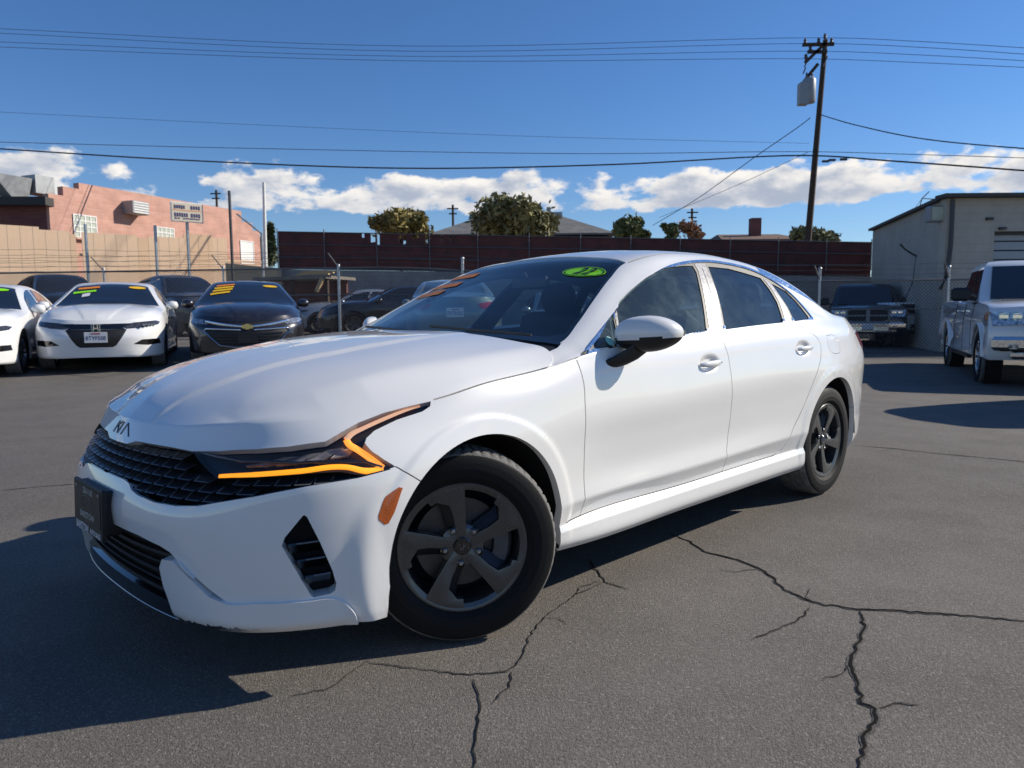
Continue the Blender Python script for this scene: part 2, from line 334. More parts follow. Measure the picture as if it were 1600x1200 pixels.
GH=[ # u, b.. d(v,w), r(v,w), c1(v,w), c0 w
 (.36,(.872,.918),(.81,.950),(.35,.985),.995),
 (.45,(.870,.946),(.80,.979),(.35,1.03),1.045),
 (.55,(.884,.968),(.797,1.008),(.35,1.078),1.098),
 (.70,(.843,1.038),(.752,1.08),(.35,1.143),1.160),
 (.87,(.793,1.118),(.694,1.173),(.35,1.222),1.238),
 (1.066,(.737,1.207),(.63,1.276),(.33,1.312),1.326),
 (1.24,(.695,1.277),(.585,1.353),(.31,1.386),1.397),
 (1.45,(.657,1.338),(.590,1.398),(.31,1.432),1.442),
 (1.65,(.634,1.376),(.583,1.418),(.3,1.453),1.463),
 (1.94,(.619,1.398),(.578,1.426),(.3,1.460),1.468),
 (2.26,(.632,1.378),(.588,1.408),(.3,1.435),1.442),
 (2.5,(.668,1.318),(.612,1.373),(.3,1.400),1.408),
 (2.7,(.735,1.205),(.648,1.318),(.3,1.352),1.360),
 (2.88,(.785,1.110),(.690,1.245),(.3,1.300),1.310),
 (3.05,(.795,1.085),(.740,1.150),(.3,1.245),1.257),
 (3.3,(.777,1.080),(.735,1.098),(.3,1.165),1.178),
 (3.55,(.735,1.077),(.69,1.086),(.28,1.112),1.120),
 (3.7,(.64,1.076),(.58,1.084),(.25,1.098),1.103),
 (3.86,(.02,1.081),(.015,1.082),(.007,1.083),1.084)]
def make_top(S,rows,per=8):
    r9=rows[-1]; b=r9[r9[:,0]>.36]; b=b.copy()
    u=b[:,0]; gu=[g[0] for g in GH]
    def col(k,j): return pchip(gu,np.array([g[k][j] for g in GH]),u)
    d=np.stack([u,col(1,0),col(1,1)],1); r=np.stack([u,col(2,0),col(2,1)],1)
    c1=np.stack([u,col(3,0),col(3,1)],1); c0=np.stack([u,0*u,pchip(gu,np.array([g[4] for g in GH]),u)],1)
    k=np.minimum(1,b[:,1]/.3)
    for q,mx in ((d,.985),(r,.93),(c1,.5)): q[:,1]=np.minimum(q[:,1],b[:,1]*mx)
    m=(b+d)/2; ln=np.linalg.norm(d-b,axis=1); m[:,1]+=.045*ln**1.5; 
    side=catmull(np.array([b,m,d]),per)
    cr=c0.copy(); cr[:,1]=-c1[:,1]; cr[:,2]=c1[:,2]
    c2=c1.copy(); 
    top=catmull(np.array([d,r,c1,c0,cr]),[per,per+4,per+2,2])[:per+per+4+per+2+1]
    return np.concatenate([side[:-1],top])
def sgrid():
    # arc parameter samples, denser near the nose
    L=make_p1(np.array([0,1.]))[1]
    a=np.linspace(0,L[6],110,endpoint=False); c=np.linspace(L[6],L[13],230,endpoint=False); d=np.linspace(L[13],1,90)
    return np.r_[a,c,d]
# ------------------------------------------------------------------ cutting panels out of a surface grid
class Patch:
    def __init__(s, P):
        s.P = P; s.nt, s.ns = P.shape[:2]
        du = np.gradient(P, axis=1); dt = np.gradient(P, axis=0); n = np.cross(du, dt); l = np.linalg.norm(n, axis=2, keepdims=True)
        n = n / np.maximum(l, 1e-9); bad = l[..., 0] < 1e-8
        # outward: away from the car's core line
        core = np.stack([np.clip(P[..., 0], .0, 3.0), 0 * P[..., 1], np.full(P.shape[:2], .55)], 2)
        if ((P - core) * n).sum(2).mean() < 0: n = -n
        s.N = n; s.polys = []; s.flip = None
    def ev(s, xy, A=None):
        A = s.P if A is None else A
        xy = np.asarray(xy, float); x = np.clip(xy[:, 0], 0, s.ns - 1.0001); y = np.clip(xy[:, 1], 0, s.nt - 1.0001)
        i = x.astype(int); j = y.astype(int); a = (x - i)[:, None]; b = (y - j)[:, None]
        return A[j, i] * (1 - a) * (1 - b) + A[j, i + 1] * a * (1 - b) + A[j + 1, i] * (1 - a) * b + A[j + 1, i + 1] * a * b
    def nrm(s, xy):
        n = s.ev(xy, s.N); return n / np.linalg.norm(n, axis=1, keepdims=True)
    def inv(s, pts):
        """nearest grid parameters of 3D points"""
        if not hasattr(s, 'kd'):
            G = s.P.reshape(-1, 3); s.kd = KDTree(len(G))
            for i, g in enumerate(G.tolist()): s.kd.insert(g, i)
            s.kd.balance()
        q = np.atleast_2d(np.asarray(pts, float)); k = np.array([s.kd.find(p)[1] for p in q.tolist()])
        xy = np.stack([k % s.ns, k // s.ns], 1).astype(float); e = 1e-3; hi = np.array([s.ns - 1, s.nt - 1])
        for _ in range(7):
            r = q - s.ev(xy); px = (s.ev(xy + (e, 0)) - s.ev(xy - (e, 0))) / (2 * e); py = (s.ev(xy + (0, e)) - s.ev(xy - (0, e))) / (2 * e)
            a = (px * px).sum(1) + 1e-12; b = (px * py).sum(1); c = (py * py).sum(1) + 1e-12; f = (px * r).sum(1); g = (py * r).sum(1); det = np.maximum(a * c - b * b, 1e-14)
            xy = np.clip(xy + np.clip(np.stack([(c * f - b * g) / det, (a * g - b * f) / det], 1), -1, 1), 0, hi)
        return xy
    def line(s, pts, step=.02, smooth=False, closed=False):
        """3D polyline on the surface -> dense parameter polyline"""
        pts = np.asarray(pts, float)
        if closed: pts = np.r_[pts, pts[:1]]
        if smooth:
            pts = catmull(pts[:, None, :], 6)[:, 0]
        out = []
        for a, b in zip(pts[:-1], pts[1:]):
            n = max(1, int(np.linalg.norm(b - a) / step)); out += [a + (b - a) * k / n for k in range(n)]
        if not closed: out.append(pts[-1])
        return s.inv(out)
    def strip(s, pts, width, **k):
        """closed thin polygon along a 3D polyline"""
        xy = s.line(pts, **k); P = s.ev(xy); N = s.nrm(xy); T = np.gradient(P, axis=0); T /= np.linalg.norm(T, axis=1, keepdims=True) + 1e-9
        B = np.cross(N, T); a = s.inv(P + B * width / 2); b = s.inv(P - B * width / 2)
        return np.r_[a, b[::-1]]
    def region(s, name, poly): s.polys.append((name, np.asarray(poly, float)))
    def label(s, xy):
        lab = np.full(len(xy), s.default, dtype=object)
        for name, poly in s.polys:
            m = inside(xy, poly); lab[m] = name
        return lab
    def cut(s):
        cells = {}
        for name, poly in s.polys:
            q = np.r_[poly, poly[:1]]
            for a, b in zip(q[:-1], q[1:]):
                if abs(a - b).max() < 1e-9: continue
                lo = np.floor(np.minimum(a, b) - 1e-4).astype(int); hi = np.floor(np.maximum(a, b) + 1e-4).astype(int)
                d = b - a; n = np.array([-d[1], d[0]]); n /= np.linalg.norm(n)
                for i in range(max(lo[0], 0), min(hi[0], s.ns - 2) + 1):
                    for j in range(max(lo[1], 0), min(hi[1], s.nt - 2) + 1):
                        cells.setdefault((i, j), []).append((a, n))
        faces = []
        for j in range(s.nt - 1):
            for i in range(s.ns - 1):
                ps = [[(i, j), (i + 1, j), (i + 1, j + 1), (i, j + 1)]]
                for a, n in cells.get((i, j), ()):
                    nx = []
                    for p in ps: nx += split(p, a, n)
                    ps = nx
                faces += ps
        cen = np.array([np.mean(p, axis=0) for p in faces]); lab = s.label(cen)
        s.parts = {}
        for f, l in zip(faces, lab): s.parts.setdefault(l, []).append(f)
        return s
    def mesh(s, names, depth=.02, offset=0, inset=True, rim=True):
        """verts, faces, loop normals for the named regions (left half, car frame u,v,w)"""
        if isinstance(names, str): names = [names]
        idx = {}; xy = []; F = []
        def vid(p):
            k = (round(p[0], 5), round(p[1], 5))
            if k not in idx: idx[k] = len(xy); xy.append(k)
            return idx[k]
        cnt = {}
        for nm in names:
            for f in s.parts.get(nm, ()):
                g = [vid(p) for p in f]; g = [q for k, q in enumerate(g) if q != g[k - 1]]
                if len(g) < 3: continue
                F.append(g)
                for a, b in zip(g, g[1:] + g[:1]): cnt[(min(a, b), max(a, b))] = cnt.get((min(a, b), max(a, b)), 0) + 1
        xy = np.array(xy); 
        if len(xy) == 0: return np.zeros((0, 3)), [], np.zeros((0, 3))
        V = s.ev(xy); Nn = s.nrm(xy); V = V + Nn * offset
        # orientation
        f0 = F[len(F) // 2]; nn = np.cross(V[f0[1]] - V[f0[0]], V[f0[2]] - V[f0[0]]); rev = (nn * Nn[f0[0]]).sum() < 0
        if rev: F = [f[::-1] for f in F]
        LN = [Nn[i] for f in F for i in f]; V = list(V)
        if rim and depth:
            eb = []
            for f in F:
                for a, b in zip(f, f[1:] + f[:1]):
                    if cnt.get((min(a, b), max(a, b))) == 1: eb.append((a, b))
            if eb:
                A = xy[[e[0] for e in eb]]; B = xy[[e[1] for e in eb]]; mid = (A + B) / 2; d = B - A; pn = np.stack([-d[:, 1], d[:, 0]], 1); pn /= np.linalg.norm(pn, axis=1, keepdims=True) + 1e-12
                inr = lambda q: np.isin(s.label(q).astype(str), names) & (q[:, 0] > 0) & (q[:, 0] < s.ns - 1) & (q[:, 1] > 0) & (q[:, 1] < s.nt - 1)
                l1 = inr(mid + pn * 2e-3); l2 = inr(mid - pn * 2e-3); real = l1 != l2
                low = {}
                for (a, b), r in zip(eb, real):
                    if not r: continue
                    for q in (a, b):
                        if q not in low: low[q] = len(V); V.append(V[q] - Nn[q] * depth)
                    f = [b, a, low[a], low[b]]; nn = np.cross(V[f[1]] - V[f[0]], V[f[2]] - V[f[0]]); nn = nn / (np.linalg.norm(nn) + 1e-12)
                    F.append(f); LN += [nn] * 4
        return np.array(V), F, np.array(LN)
def inside(xy, poly):
    x, y = xy[:, 0], xy[:, 1]; r = np.zeros(len(xy), bool); px, py = poly[:, 0], poly[:, 1]; n = len(poly); j = n - 1
    bb = (x >= px.min()) & (x <= px.max()) & (y >= py.min()) & (y <= py.max()); ii = np.nonzero(bb)[0]; x, y = x[ii], y[ii]; rr = np.zeros(len(ii), bool)
    for i in range(n):
        if py[i] != py[j]:
            c = (py[i] > y) != (py[j] > y); xi = (px[j] - px[i]) * (y - py[i]) / (py[j] - py[i]) + px[i]; rr ^= c & (x < xi)
        j = i
    r[ii] = rr; return r
def split(p, a, n):
    d = [(q[0] - a[0]) * n[0] + (q[1] - a[1]) * n[1] for q in p]
    if min(d) > -1e-5 or max(d) < 1e-5: return [p]
    A, B = [], []
    for k in range(len(p)):
        q, r = p[k], p[(k + 1) % len(p)]; dq, dr = d[k], d[(k + 1) % len(p)]
        if dq >= 0: A.append(q)
        if dq <= 0: B.append(q)
        if dq * dr < 0: t = dq / (dq - dr); m = (q[0] + (r[0] - q[0]) * t, q[1] + (r[1] - q[1]) * t); A.append(m); B.append(m)
    return [x for x in (A, B) if len(x) > 2]
def car_co(V, side=1):
    """(u,v,w) -> object space x forward, y left, z up"""
    V = np.asarray(V, float); return np.stack([-V[:, 0], side * V[:, 1], V[:, 2]], 1)
def components(V, F, LN):
    """separate connected pieces; crumbs are dropped"""
    key = {}; par = list(range(len(V)))
    def find(a):
        while par[a] != a: par[a] = par[par[a]]; a = par[a]
        return a
    for i, v in enumerate(np.round(np.asarray(V), 4).tolist()):
        k = tuple(v)
        if k in key: par[find(i)] = find(key[k])
        else: key[k] = i
    for f in F:
        for q in f[1:]: par[find(q)] = find(f[0])
    comp = {}; i = 0
    for f in F: comp.setdefault(find(f[0]), []).append((f, LN[i:i + len(f)])); i += len(f)
    out = []
    for fs in comp.values():
        if len(fs) < .04 * len(F): continue
        used = sorted({q for f, _ in fs for q in f}); m = {q: j for j, q in enumerate(used)}
        out.append((np.asarray(V)[used], [[m[q] for q in f] for f, _ in fs], np.concatenate([l for _, l in fs])))
    return out
def emit_split(name, piece, m, parent, side=1):
    return [emit_part(name, [c], m, parent, side=side) for c in components(*piece)] if len(piece[0]) else []
def emit_part(name, pieces, m, parent, both=False, side=1, tagkind=None):
    """pieces: list of (V,F,LN) in u,v,w; both joins the mirrored half into the same mesh"""
    VV, FF, LL = [], [], []; k = 0
    for sd in ((1, -1) if both else (side,)):
        for V, F, LN in pieces:
            if len(V) == 0: continue
            v = car_co(V, sd); ln = car_co(LN, sd)
            # (u,v,w)->(-u,v,w) mirrors, so reverse the winding on the left side
            i = 0
            for f in F:
                n = ln[i:i + len(f)]; i += len(f)
                if sd == 1: FF.append([q + k for q in f[::-1]]); LL += list(n[::-1])
                else: FF.append([q + k for q in f]); LL += list(n)
            VV.append(v); k += len(v)
    if not VV: return None
    return mesh_obj(name, np.concatenate(VV), FF, m, parent, normals=LL)
# ------------------------------------------------------------------ materials of the cars
def paint(name, col, coat=1.0, rough=.32, metal=0, dirt=.008):
    """clear-coated paint with a thin film of road dust breaking up the gloss"""
    if name in MATS: return MATS[name]
    m = mat(name, col, rough, metal, coat); nt = m.node_tree; b = nt.nodes['Principled BSDF']; b.inputs['Coat IOR'].default_value = 1.62; N = nt.nodes.new; L = nt.links.new
    tc = N('ShaderNodeTexCoord'); n = N('ShaderNodeTexNoise'); n.inputs['Scale'].default_value = 7; n.inputs['Detail'].default_value = 8; n.inputs['Roughness'].default_value = .62
    L(tc.outputs['Object'], n.inputs['Vector'])
    r = N('ShaderNodeMapRange'); r.inputs[1].default_value = .35; r.inputs[2].default_value = .7; r.inputs[3].default_value = .002; r.inputs[4].default_value = .02; L(n.outputs[0], r.inputs[0]); L(r.outputs[0], b.inputs['Coat Roughness'])
    mx = N('ShaderNodeMix'); mx.data_type = 'RGBA'; r2 = N('ShaderNodeMapRange'); r2.inputs[1].default_value = .45; r2.inputs[2].default_value = .75; r2.inputs[3].default_value = 0; r2.inputs[4].default_value = dirt * 4
    L(n.outputs[0], r2.inputs[0]); L(r2.outputs[0], mx.inputs[0]); mx.inputs[6].default_value = (*col, 1); mx.inputs[7].default_value = (.42, .38, .33, 1); L(mx.outputs[2], b.inputs['Base Color'])
    fl = N('ShaderNodeTexNoise'); fl.inputs['Scale'].default_value = 900; fl.inputs['Detail'].default_value = 1; L(tc.outputs['Object'], fl.inputs['Vector'])
    bp = N('ShaderNodeBump'); bp.inputs['Strength'].default_value = .012; bp.inputs['Distance'].default_value = .002; L(fl.outputs[0], bp.inputs['Height']); L(bp.outputs[0], b.inputs['Normal'])
    return m
M_white = paint('white_pearl_paint', (.80, .79, .765))
M_chrome = mat('chrome', (.82, .83, .84), .09, 1, noise=(60, .04))
M_gloss = mat('gloss_black', (.006, .006, .007), .12, 0, 1.0)
M_black = mat('black_plastic', (.012, .012, .013), .5, bump=(300, .12))
M_matte = mat('black_void', (.006, .006, .007), .9)
M_rubber = mat('tyre_rubber', (.008, .008, .0085), .7, spec=.25, bump=(140, .12), noise=(9, .25))
M_tread = mat('tyre_tread', (.15, .145, .138), .9, bump=(160, .3), noise=(30, .3))
M_rim = mat('grey_alloy', (.10, .103, .106), .30, .7, .4, noise=(14, .07))
M_rimdark = mat('dark_alloy', (.022, .024, .030), .42, .55, noise=(14, .1))
M_steel = mat('brake_steel', (.10, .097, .095), .5, .8, noise=(25, .2))
M_caliper = mat('cast_grey', (.11, .11, .115), .55, .5, noise=(30, .2))
M_nut = mat('lug_steel', (.42, .42, .44), .3, 1)
M_amber = mat('amber_light', (.9, .35, .02), .4, emit=(1.0, .33, .004), es=1.15)
M_amber_dim = mat('clear_guide', (.75, .50, .34), .28, emit=(1.0, .42, .18), es=.35)
M_marker = mat('amber_reflector', (.42, .085, .006), .22, coat=1, bump=(260, .25))
M_interior = mat('dark_upholstery', (.022, .022, .024), .8, bump=(240, .25), noise=(10, .15))
M_interior2 = mat('grey_trim', (.06, .06, .062), .7, noise=(12, .1))
M_headliner = mat('grey_headliner', (.22, .215, .205), .9, noise=(20, .05))
M_ws = glass_mat('windscreen_glass', (.80, .86, .86), 1.5, .012)
M_side = glass_mat('side_glass', (.60, .72, .72), 1.55, .19)
M_rearg = glass_mat('tinted_glass', (.46, .57, .59), 1.6, .09)
M_lens = glass_mat('clear_lens', (.92, .93, .94), 1.45)
M_red = mat('red_lens', (.35, .012, .014), .15, coat=1, bump=(150, .15))
M_dark_lens = mat('smoked_lens', (.02, .02, .022), .1, coat=1)
M_text = mat('white_print', (.75, .76, .78), .5)
M_text_dark = mat('black_print', (.012, .012, .012), .5)
M_green = mat('lime_sticker', (.27, .80, .01), .45, emit=None)
M_yellow = mat('yellow_sticker', (.85, .50, .015), .45)
M_orange = mat('orange_sticker', (.80, .24, .02), .45)
M_aqua = mat('aqua_sticker', (.30, .68, .58), .5)

# ------------------------------------------------------------------ wheel
def make_wheel(name, parent, R=.332, width=.200, rr=.225, style='twist', rim_m=None, seg=240, spin=0.0):
    """wheel about its own origin, axle along +Y (outer face towards +Y)"""
    rim_m = rim_m or M_rim
    w = bpy.data.objects.new(name, None); w.empty_display_size = .1; link(w, parent)
    h = width / 2
    prof = [(rr * .93, h * .72), (rr * .985, h * .80), (rr * 1.02, h * .90), (rr * 1.075, h * .965), (rr * 1.085, h * .99), (rr * 1.2, h * 1.03), (rr * 1.215, h * 1.018), (rr * 1.29, h * 1.02), (rr * 1.305, h * 1.008), (R * .93, h * .985), (R * .955, h * .93), (R * .957, h * .925),
            (R * .975, h * .86), (R * .99, h * .74), (R * .997, h * .60), (R * .975, h * .575), (R * .975, h * .535), (R * .999, h * .51), (R, h * .22), (R * .976, h * .2), (R * .976, h * .15), (R, h * .12)]
    prof = prof + [(r, -a) for r, a in prof[::-1]]
    n = seg
    def rf(i, j, r, a):
        jj = (j if j < 22 else 43 - j) - 3
        if 10 <= jj <= 11 and i % 4 == 0: r -= .006
        if jj in (14, 15, 18) and i % 4 == 1: r -= .0045
        return r, a
    t = MB().lathe(prof, n, rf=rf); ty = t.build('tyre', [M_rubber, M_tread], w, fix=False, smooth=28)
    mi = []
    m = len(prof)
    for i in range(n):
        for j in range(m - 1): mi.append(1 if 11 <= j <= 31 else 0)
    ty.data.polygons.foreach_set('material_index', mi)
    # raised lettering ring and rim-protector bead
    rim = MB()
    lip = [(rr * .99, h * .60), (rr * 1.0, h * .84), (rr * .985, h * .875), (rr * .955, h * .875), (rr * .925, h * .84), (rr * .88, h * .80), (rr * .872, h * .70), (rr * .86, h * .2), (rr * .83, -h * .3), (rr * .86, -h * .8), (rr * .98, -h * .85)]
    rim.lathe(lip, 64)
    rim.build('rim', rim_m, w, fix=False, smooth=40)
    def face(poly, zf, zb, mt, nm, curve=True, parent_=w, sm=25):
        """extruded spoke face; poly in (radial, tangential) units of rr, zf(r) outer height"""
        mb = MB(); k = len(poly); V = [(x * rr, zf(math.hypot(x, y)), y * rr) for x, y in poly] + [(x * rr * .995, zb, y * rr * .995) for x, y in poly]
        mb.add(V, [tuple(range(k))] + [(i, (i + 1) % k, k + (i + 1) % k, k + i) for i in range(k)]); return mb
    zf = lambda r: h * (.66 + .20 * min(1, max(0, (r - .15) / .75)) ** 1.2)
    nsp = 5 if style in ('twist', 'five') else 10
    for q in range(nsp):
        a0 = 2 * pi * q / nsp + spin
        Rm = Matrix.Rotation(a0, 3, 'Y')
        if style == 'twist':
            # straight edge on one side, the foot sweeps along the rim on the other
            pol = [(.10, -.075), (.30, -.085), (.6, -.095), (.945, -.105)]
            pol += [(.945 * cos(t_), .945 * sin(t_)) for t_ in np.linspace(.0, .56, 7)]
            pol += [(.80 * cos(.545), .80 * sin(.545)), (.73, .335), (.66, .15), (.5, .105), (.30, .085), (.12, .08)]
            mb = MB()
            big = [(r_, -t_) for r_, t_ in pol]
            # radial strips so that the spoke can dish
            k = len(big); V = [(x * rr, zf(math.hypot(x, y)), y * rr) for x, y in big] + [(x * rr, zf(math.hypot(x, y)) - h * .36, y * rr) for x, y in big]
            mb.add([tuple(Rm @ Vector(v)) for v in V], [tuple(range(k))] + [(i, (i + 1) % k, k + (i + 1) % k, k + i) for i in range(k)] + [tuple(range(2 * k - 1, k - 1, -1))])
            sp = mb.build('spoke', rim_m, w, smooth=30, bevel=.0025)
            pk = [(.13, .08), (.30, .087), (.5, .107), (.655, .152), (.725, .335), (.60, .275), (.40, .235), (.20, .19)]
            V = []
            for x, y in pk:
                d = max(0, (y - (.08 + .1 * max(0, x - .4))) / .2); V.append((x * rr, zf(math.hypot(x, y)) - h * (.10 + .30 * d), -y * rr))
            k = len(pk); V += [(x * rr, zf(.3) - h * .75, -y * rr) for x, y in pk]
            mb2 = MB(); mb2.add([tuple(Rm @ Vector(v)) for v in V], [tuple(range(k))] + [(i, (i + 1) % k, k + (i + 1) % k, k + i) for i in range(k)])
            mb2.build('spoke_pocket', M_rimdark, w, smooth=30)
        else:
            ww = .10 if nsp == 5 else .055
            pol = [(.12, -ww), (.5, -ww * .8), (.92, -ww * 1.15), (.92, ww * 1.15), (.5, ww * .8), (.12, ww)]
            k = 6; V = [(x * rr, zf(x), y * rr) for x, y in pol] + [(x * rr, zf(x) - h * .3, y * rr) for x, y in pol]
            MB().add([tuple(Rm @ Vector(v)) for v in V], [tuple(range(k))] + [(i, (i + 1) % k, k + (i + 1) % k, k + i) for i in range(k)]).build('spoke', rim_m, w)
    hub = MB().lathe([(.0, h * .63), (rr * .155, h * .655), (rr * .27, h * .66), (rr * .33, h * .58), (rr * .34, h * .1)], 40); hub.build('hub', rim_m, w, fix=False, smooth=35)
    cap = MB().lathe([(.0, h * .735), (rr * .12, h * .73), (rr * .135, h * .70), (rr * .138, h * .6)], 32); cp = cap.build('centre_cap', M_gloss, w, fix=False, smooth=35)
    if style == 'twist':
        e = MB()       # angular stroke emblem
        for pl in ([(-.85, -.45), (-.75, .5), (-.25, -.1)], [(-.25, -.1), (-.18, .5), (.0, -.45)], [(-.18, .1), (.28, -.5)], [(.28, -.5), (.42, .45), (.85, -.0)]):
            e.tube([(x * rr * .105, h * .742, y * rr * .105) for x, y in pl], .0016, 4)
        e.build('emblem', M_nut, cp)
        for q in range(5):
            a = 2 * pi * q / 5 + spin + .46; c = Vector((rr * .275 * cos(a), 0, -rr * .275 * sin(a)))
            so = MB().lathe([(.0125, h * .70), (.0145, h * .69), (.0155, h * .5)], 20, Matrix.Identity(3)); 
            so.v = [(x + c.x, y, z + c.z) for x, y, z in so.v]; so.build('lug_socket', M_gloss, w, fix=False, smooth=35)
            nu = MB().lathe([(.0, h * .715), (.006, h * .715), (.009, h * .69), (.0095, h * .5)], 6); nu.v = [(x + c.x, y, z + c.z) for x, y, z in nu.v]; nu.build('lug_nut', M_nut, w, fix=False)
    dk = MB().lathe([(.05, h * .10), (rr * .69, h * .10), (rr * .695, h * .02), (.05, -h * .02)], 48); dk.build('brake_disc', M_steel, w, fix=False, smooth=35)
    bk = MB().lathe([(.0, -h * .35), (rr * .84, -h * .35)], 32); bk.build('wheel_back', M_matte, w, fix=False)
    ca = MB()
    for t0 in np.linspace(2.72, 3.62, 7)[:-1]:
        t1 = t0 + .15
        V = []
        for t_ in (t0, t1):
            for r_, a_ in ((rr * .50, h * .05), (rr * .52, h * .38), (rr * .74, h * .42), (rr * .80, h * .30), (rr * .80, -h * .1)): V.append((r_ * cos(t_), a_, r_ * sin(t_)))
        ca.add(V, [(0, 1, 6, 5), (1, 2, 7, 6), (2, 3, 8, 7), (3, 4, 9, 8)] + [(0, 4, 3, 2, 1), (5, 6, 7, 8, 9)])
    ca.build('brake_caliper', M_caliper, w)
    return w
# ------------------------------------------------------------------ the white sedan
YAW = 0.77543; CX, CY = -0.7483, 3.0964
def build_k5():
    root = empty('white_sedan', (CX, CY, 0), YAW + pi, 'white four-door sedan with black grille and lit amber light strip, nearest the camera', 'car')
    S = sgrid(); rows, L = make_p1(S); P1, _ = ring(S, 8)
    # wheel-arch flares and the scoops behind the door handles
    for cu, cw, r1 in ((.012, .335, .452), (2.86, .335, .458)):
        r = np.hypot(P1[..., 0] - cu, P1[..., 2] - cw); m = (P1[..., 1] > .7); up = sstep((P1[..., 2] - .20) / .15)
        P1[..., 1] += m * (.0055 * sstep((r1 + .004 - r) / .018)) * up
        if cu < 1:   # the front lip stands out to the side of the bumper cheek
            tgt = .934 - .075 * np.clip(-P1[..., 0] - .05, 0, 1); k = m * .8 * sstep((.525 - r) / .075) * sstep((.06 - P1[..., 0]) / .16) * sstep((.66 - P1[..., 2]) / .16); P1[..., 1] += k * np.maximum(0, tgt - P1[..., 1])
    HANDLES = [(1.447, .879), (2.452, .911)]
    for hu, hw in HANDLES:
        d = np.sqrt(((P1[..., 0] - hu) / .098) ** 2 + ((P1[..., 2] - hw - .004 - .03 * (P1[..., 0] - hu)) / .042) ** 2); P1[..., 1] -= (P1[..., 1] > .5) * .020 * sstep((1.0 - d) / .55)
    HD, hf = make_hood(S, rows); TP = make_top(S, rows)
    p1, hd, tp = Patch(P1), Patch(HD), Patch(TP)
    # share normals along the shoulder
    nh = HD.shape[1]; off = P1.shape[1] - TP.shape[1]
    for i in range(nh):
        if HD[0, i, 0] < .40: n = p1.N[-1, i] + hd.N[0, i]; n /= np.linalg.norm(n); p1.N[-1, i] = n; hd.N[0, i] = n
    for i in range(TP.shape[1]):
        if TP[0, i, 0] > .40: n = p1.N[-1, i + off] + tp.N[0, i]; n /= np.linalg.norm(n); p1.N[-1, i + off] = n; tp.N[0, i] = n
    c0 = hd.N[-1]; c0[:, 1] = 0; c0 /= np.linalg.norm(c0, axis=1, keepdims=True); c0 = tp.N[-1]; c0[:, 1] = 0; c0 /= np.linalg.norm(c0, axis=1, keepdims=True)
    c0 = p1.N[:, 0]; c0[:, 1] = 0; c0 /= np.linalg.norm(c0, axis=1, keepdims=True)
    hd.N[:, :2] = hd.N[:, 2:3]
    NS, NT = p1.ns, p1.nt
    G = .0055
    # ---- lower body regions
    p1.default = 'fender'
    hood_edge = [(-.843, 0, .699), (-.841, .085, .700), (-.8355, .115, .706), (-.8312, .1465, .7159), (-.8158, .2666, .7178), (-.7695, .4576, .7132), (-.7284, .5477, .7192), (-.6592, .6567, .7294), (-.5941, .7285, .7373), (-.5082, .7927, .7491)]
    hl_top = [(-.4851, .7981, .7604), (-.4016, .8085, .7965), (-.3179, .8237, .8189), (-.24, .8435, .833), (-.1648, .8635, .8444)]
    bl = [(-.3362, .9038, .6636), (-.293, .9157, .6327), (-.225, .926, .585)]
    a = p1.line(bl); x_ = a[0][0]
    p1.region('front_bumper', np.r_[[(-1, -1)], [(a[-1][0] + 6, -1)], a[::-1], [(x_, NT + 1)], [(-1, NT + 1)]])
    fd = [(.5186, .893, .945), (.526, .912, .889), (.531, .921, .84), (.5275, .929, .7555), (.529, .926, .644), (.535, .916, .517), (.5365, .916, .39), (.541, .89, .333)]
    bd = [(1.61, .871, 1.010), (1.608, .89, .974), (1.62, .908, .921), (1.626, .92, .85), (1.629, .929, .773), (1.638, .925, .678), (1.639, .916, .582), (1.622, .9145, .489), (1.607, .92, .445), (1.612, .916, .40), (1.622, .889, .335)]
    rd = [(2.5162, .8526, 1.0407), (2.5834, .8798, 1.0029), (2.655, .898, .964), (2.679, .908, .9265), (2.661, .9212, .8717), (2.5794, .9393, .7807), (2.5004, .9372, .6835), (2.3996, .9297, .5576), (2.318, .9267, .4811), (2.2664, .9232, .418), (2.2279, .9027, .3654), (2.137, .892, .339)]
    fx, bx_, rx = p1.line(fd, smooth=True), p1.line(bd, smooth=True), p1.line(rd, smooth=True)
    end = lambda q, y: [(q[0 if y > 40 else -1][0], y)]
    DY = 24.0
    sl = lambda i0, i1: [(x, DY) for x in np.linspace(i0, i1, 40)]
    p1.region('sill', np.r_[[(p1.inv([(.30, .915, .30)])[0][0], -1)], [(p1.inv([(.30, .915, .30)])[0][0], DY - 6)], [(fx[-1][0] - 6, DY - 5)], sl(fx[-1][0], rx[-1][0]), [(rx[-1][0] + 14, DY + 2), (rx[-1][0] + 28, DY + 14), (rx[-1][0] + 40, DY + 16), (rx[-1][0] + 40, -1)]])
    p1.region('rear_door', np.r_[end(bx_, NT + 1), bx_, sl(bx_[-1][0], rx[-1][0]), rx[::-1], end(rx, NT + 1)])
    p1.region('front_door', np.r_[end(fx, NT + 1), fx, sl(fx[-1][0], bx_[-1][0]), bx_[::-1], end(bx_, NT + 1)])
    xq = rx[0][0]
    qp = p1.line([(2.5162, .8526, 1.0407)] + rd[1:]); 
    p1.region('quarter_panel', np.r_[end(rx, NT + 1), rx, [(rx[-1][0] + 14, DY + 2), (rx[-1][0] + 40, DY + 16), (rx[-1][0] + 40, -1), (NS, -1), (NS, NT + 1)]])
    rb = p1.line([(3.20, .92, .50), (3.40, .90, .66), (3.52, .86, .83), (3.62, .79, .86)])
    p1.region('rear_bumper', np.r_[[(rb[0][0] - 8, -1)], rb, [(NS, rb[-1][1]), (NS, -1)]])
    he = p1.line(hood_edge); ht = p1.line(hl_top)
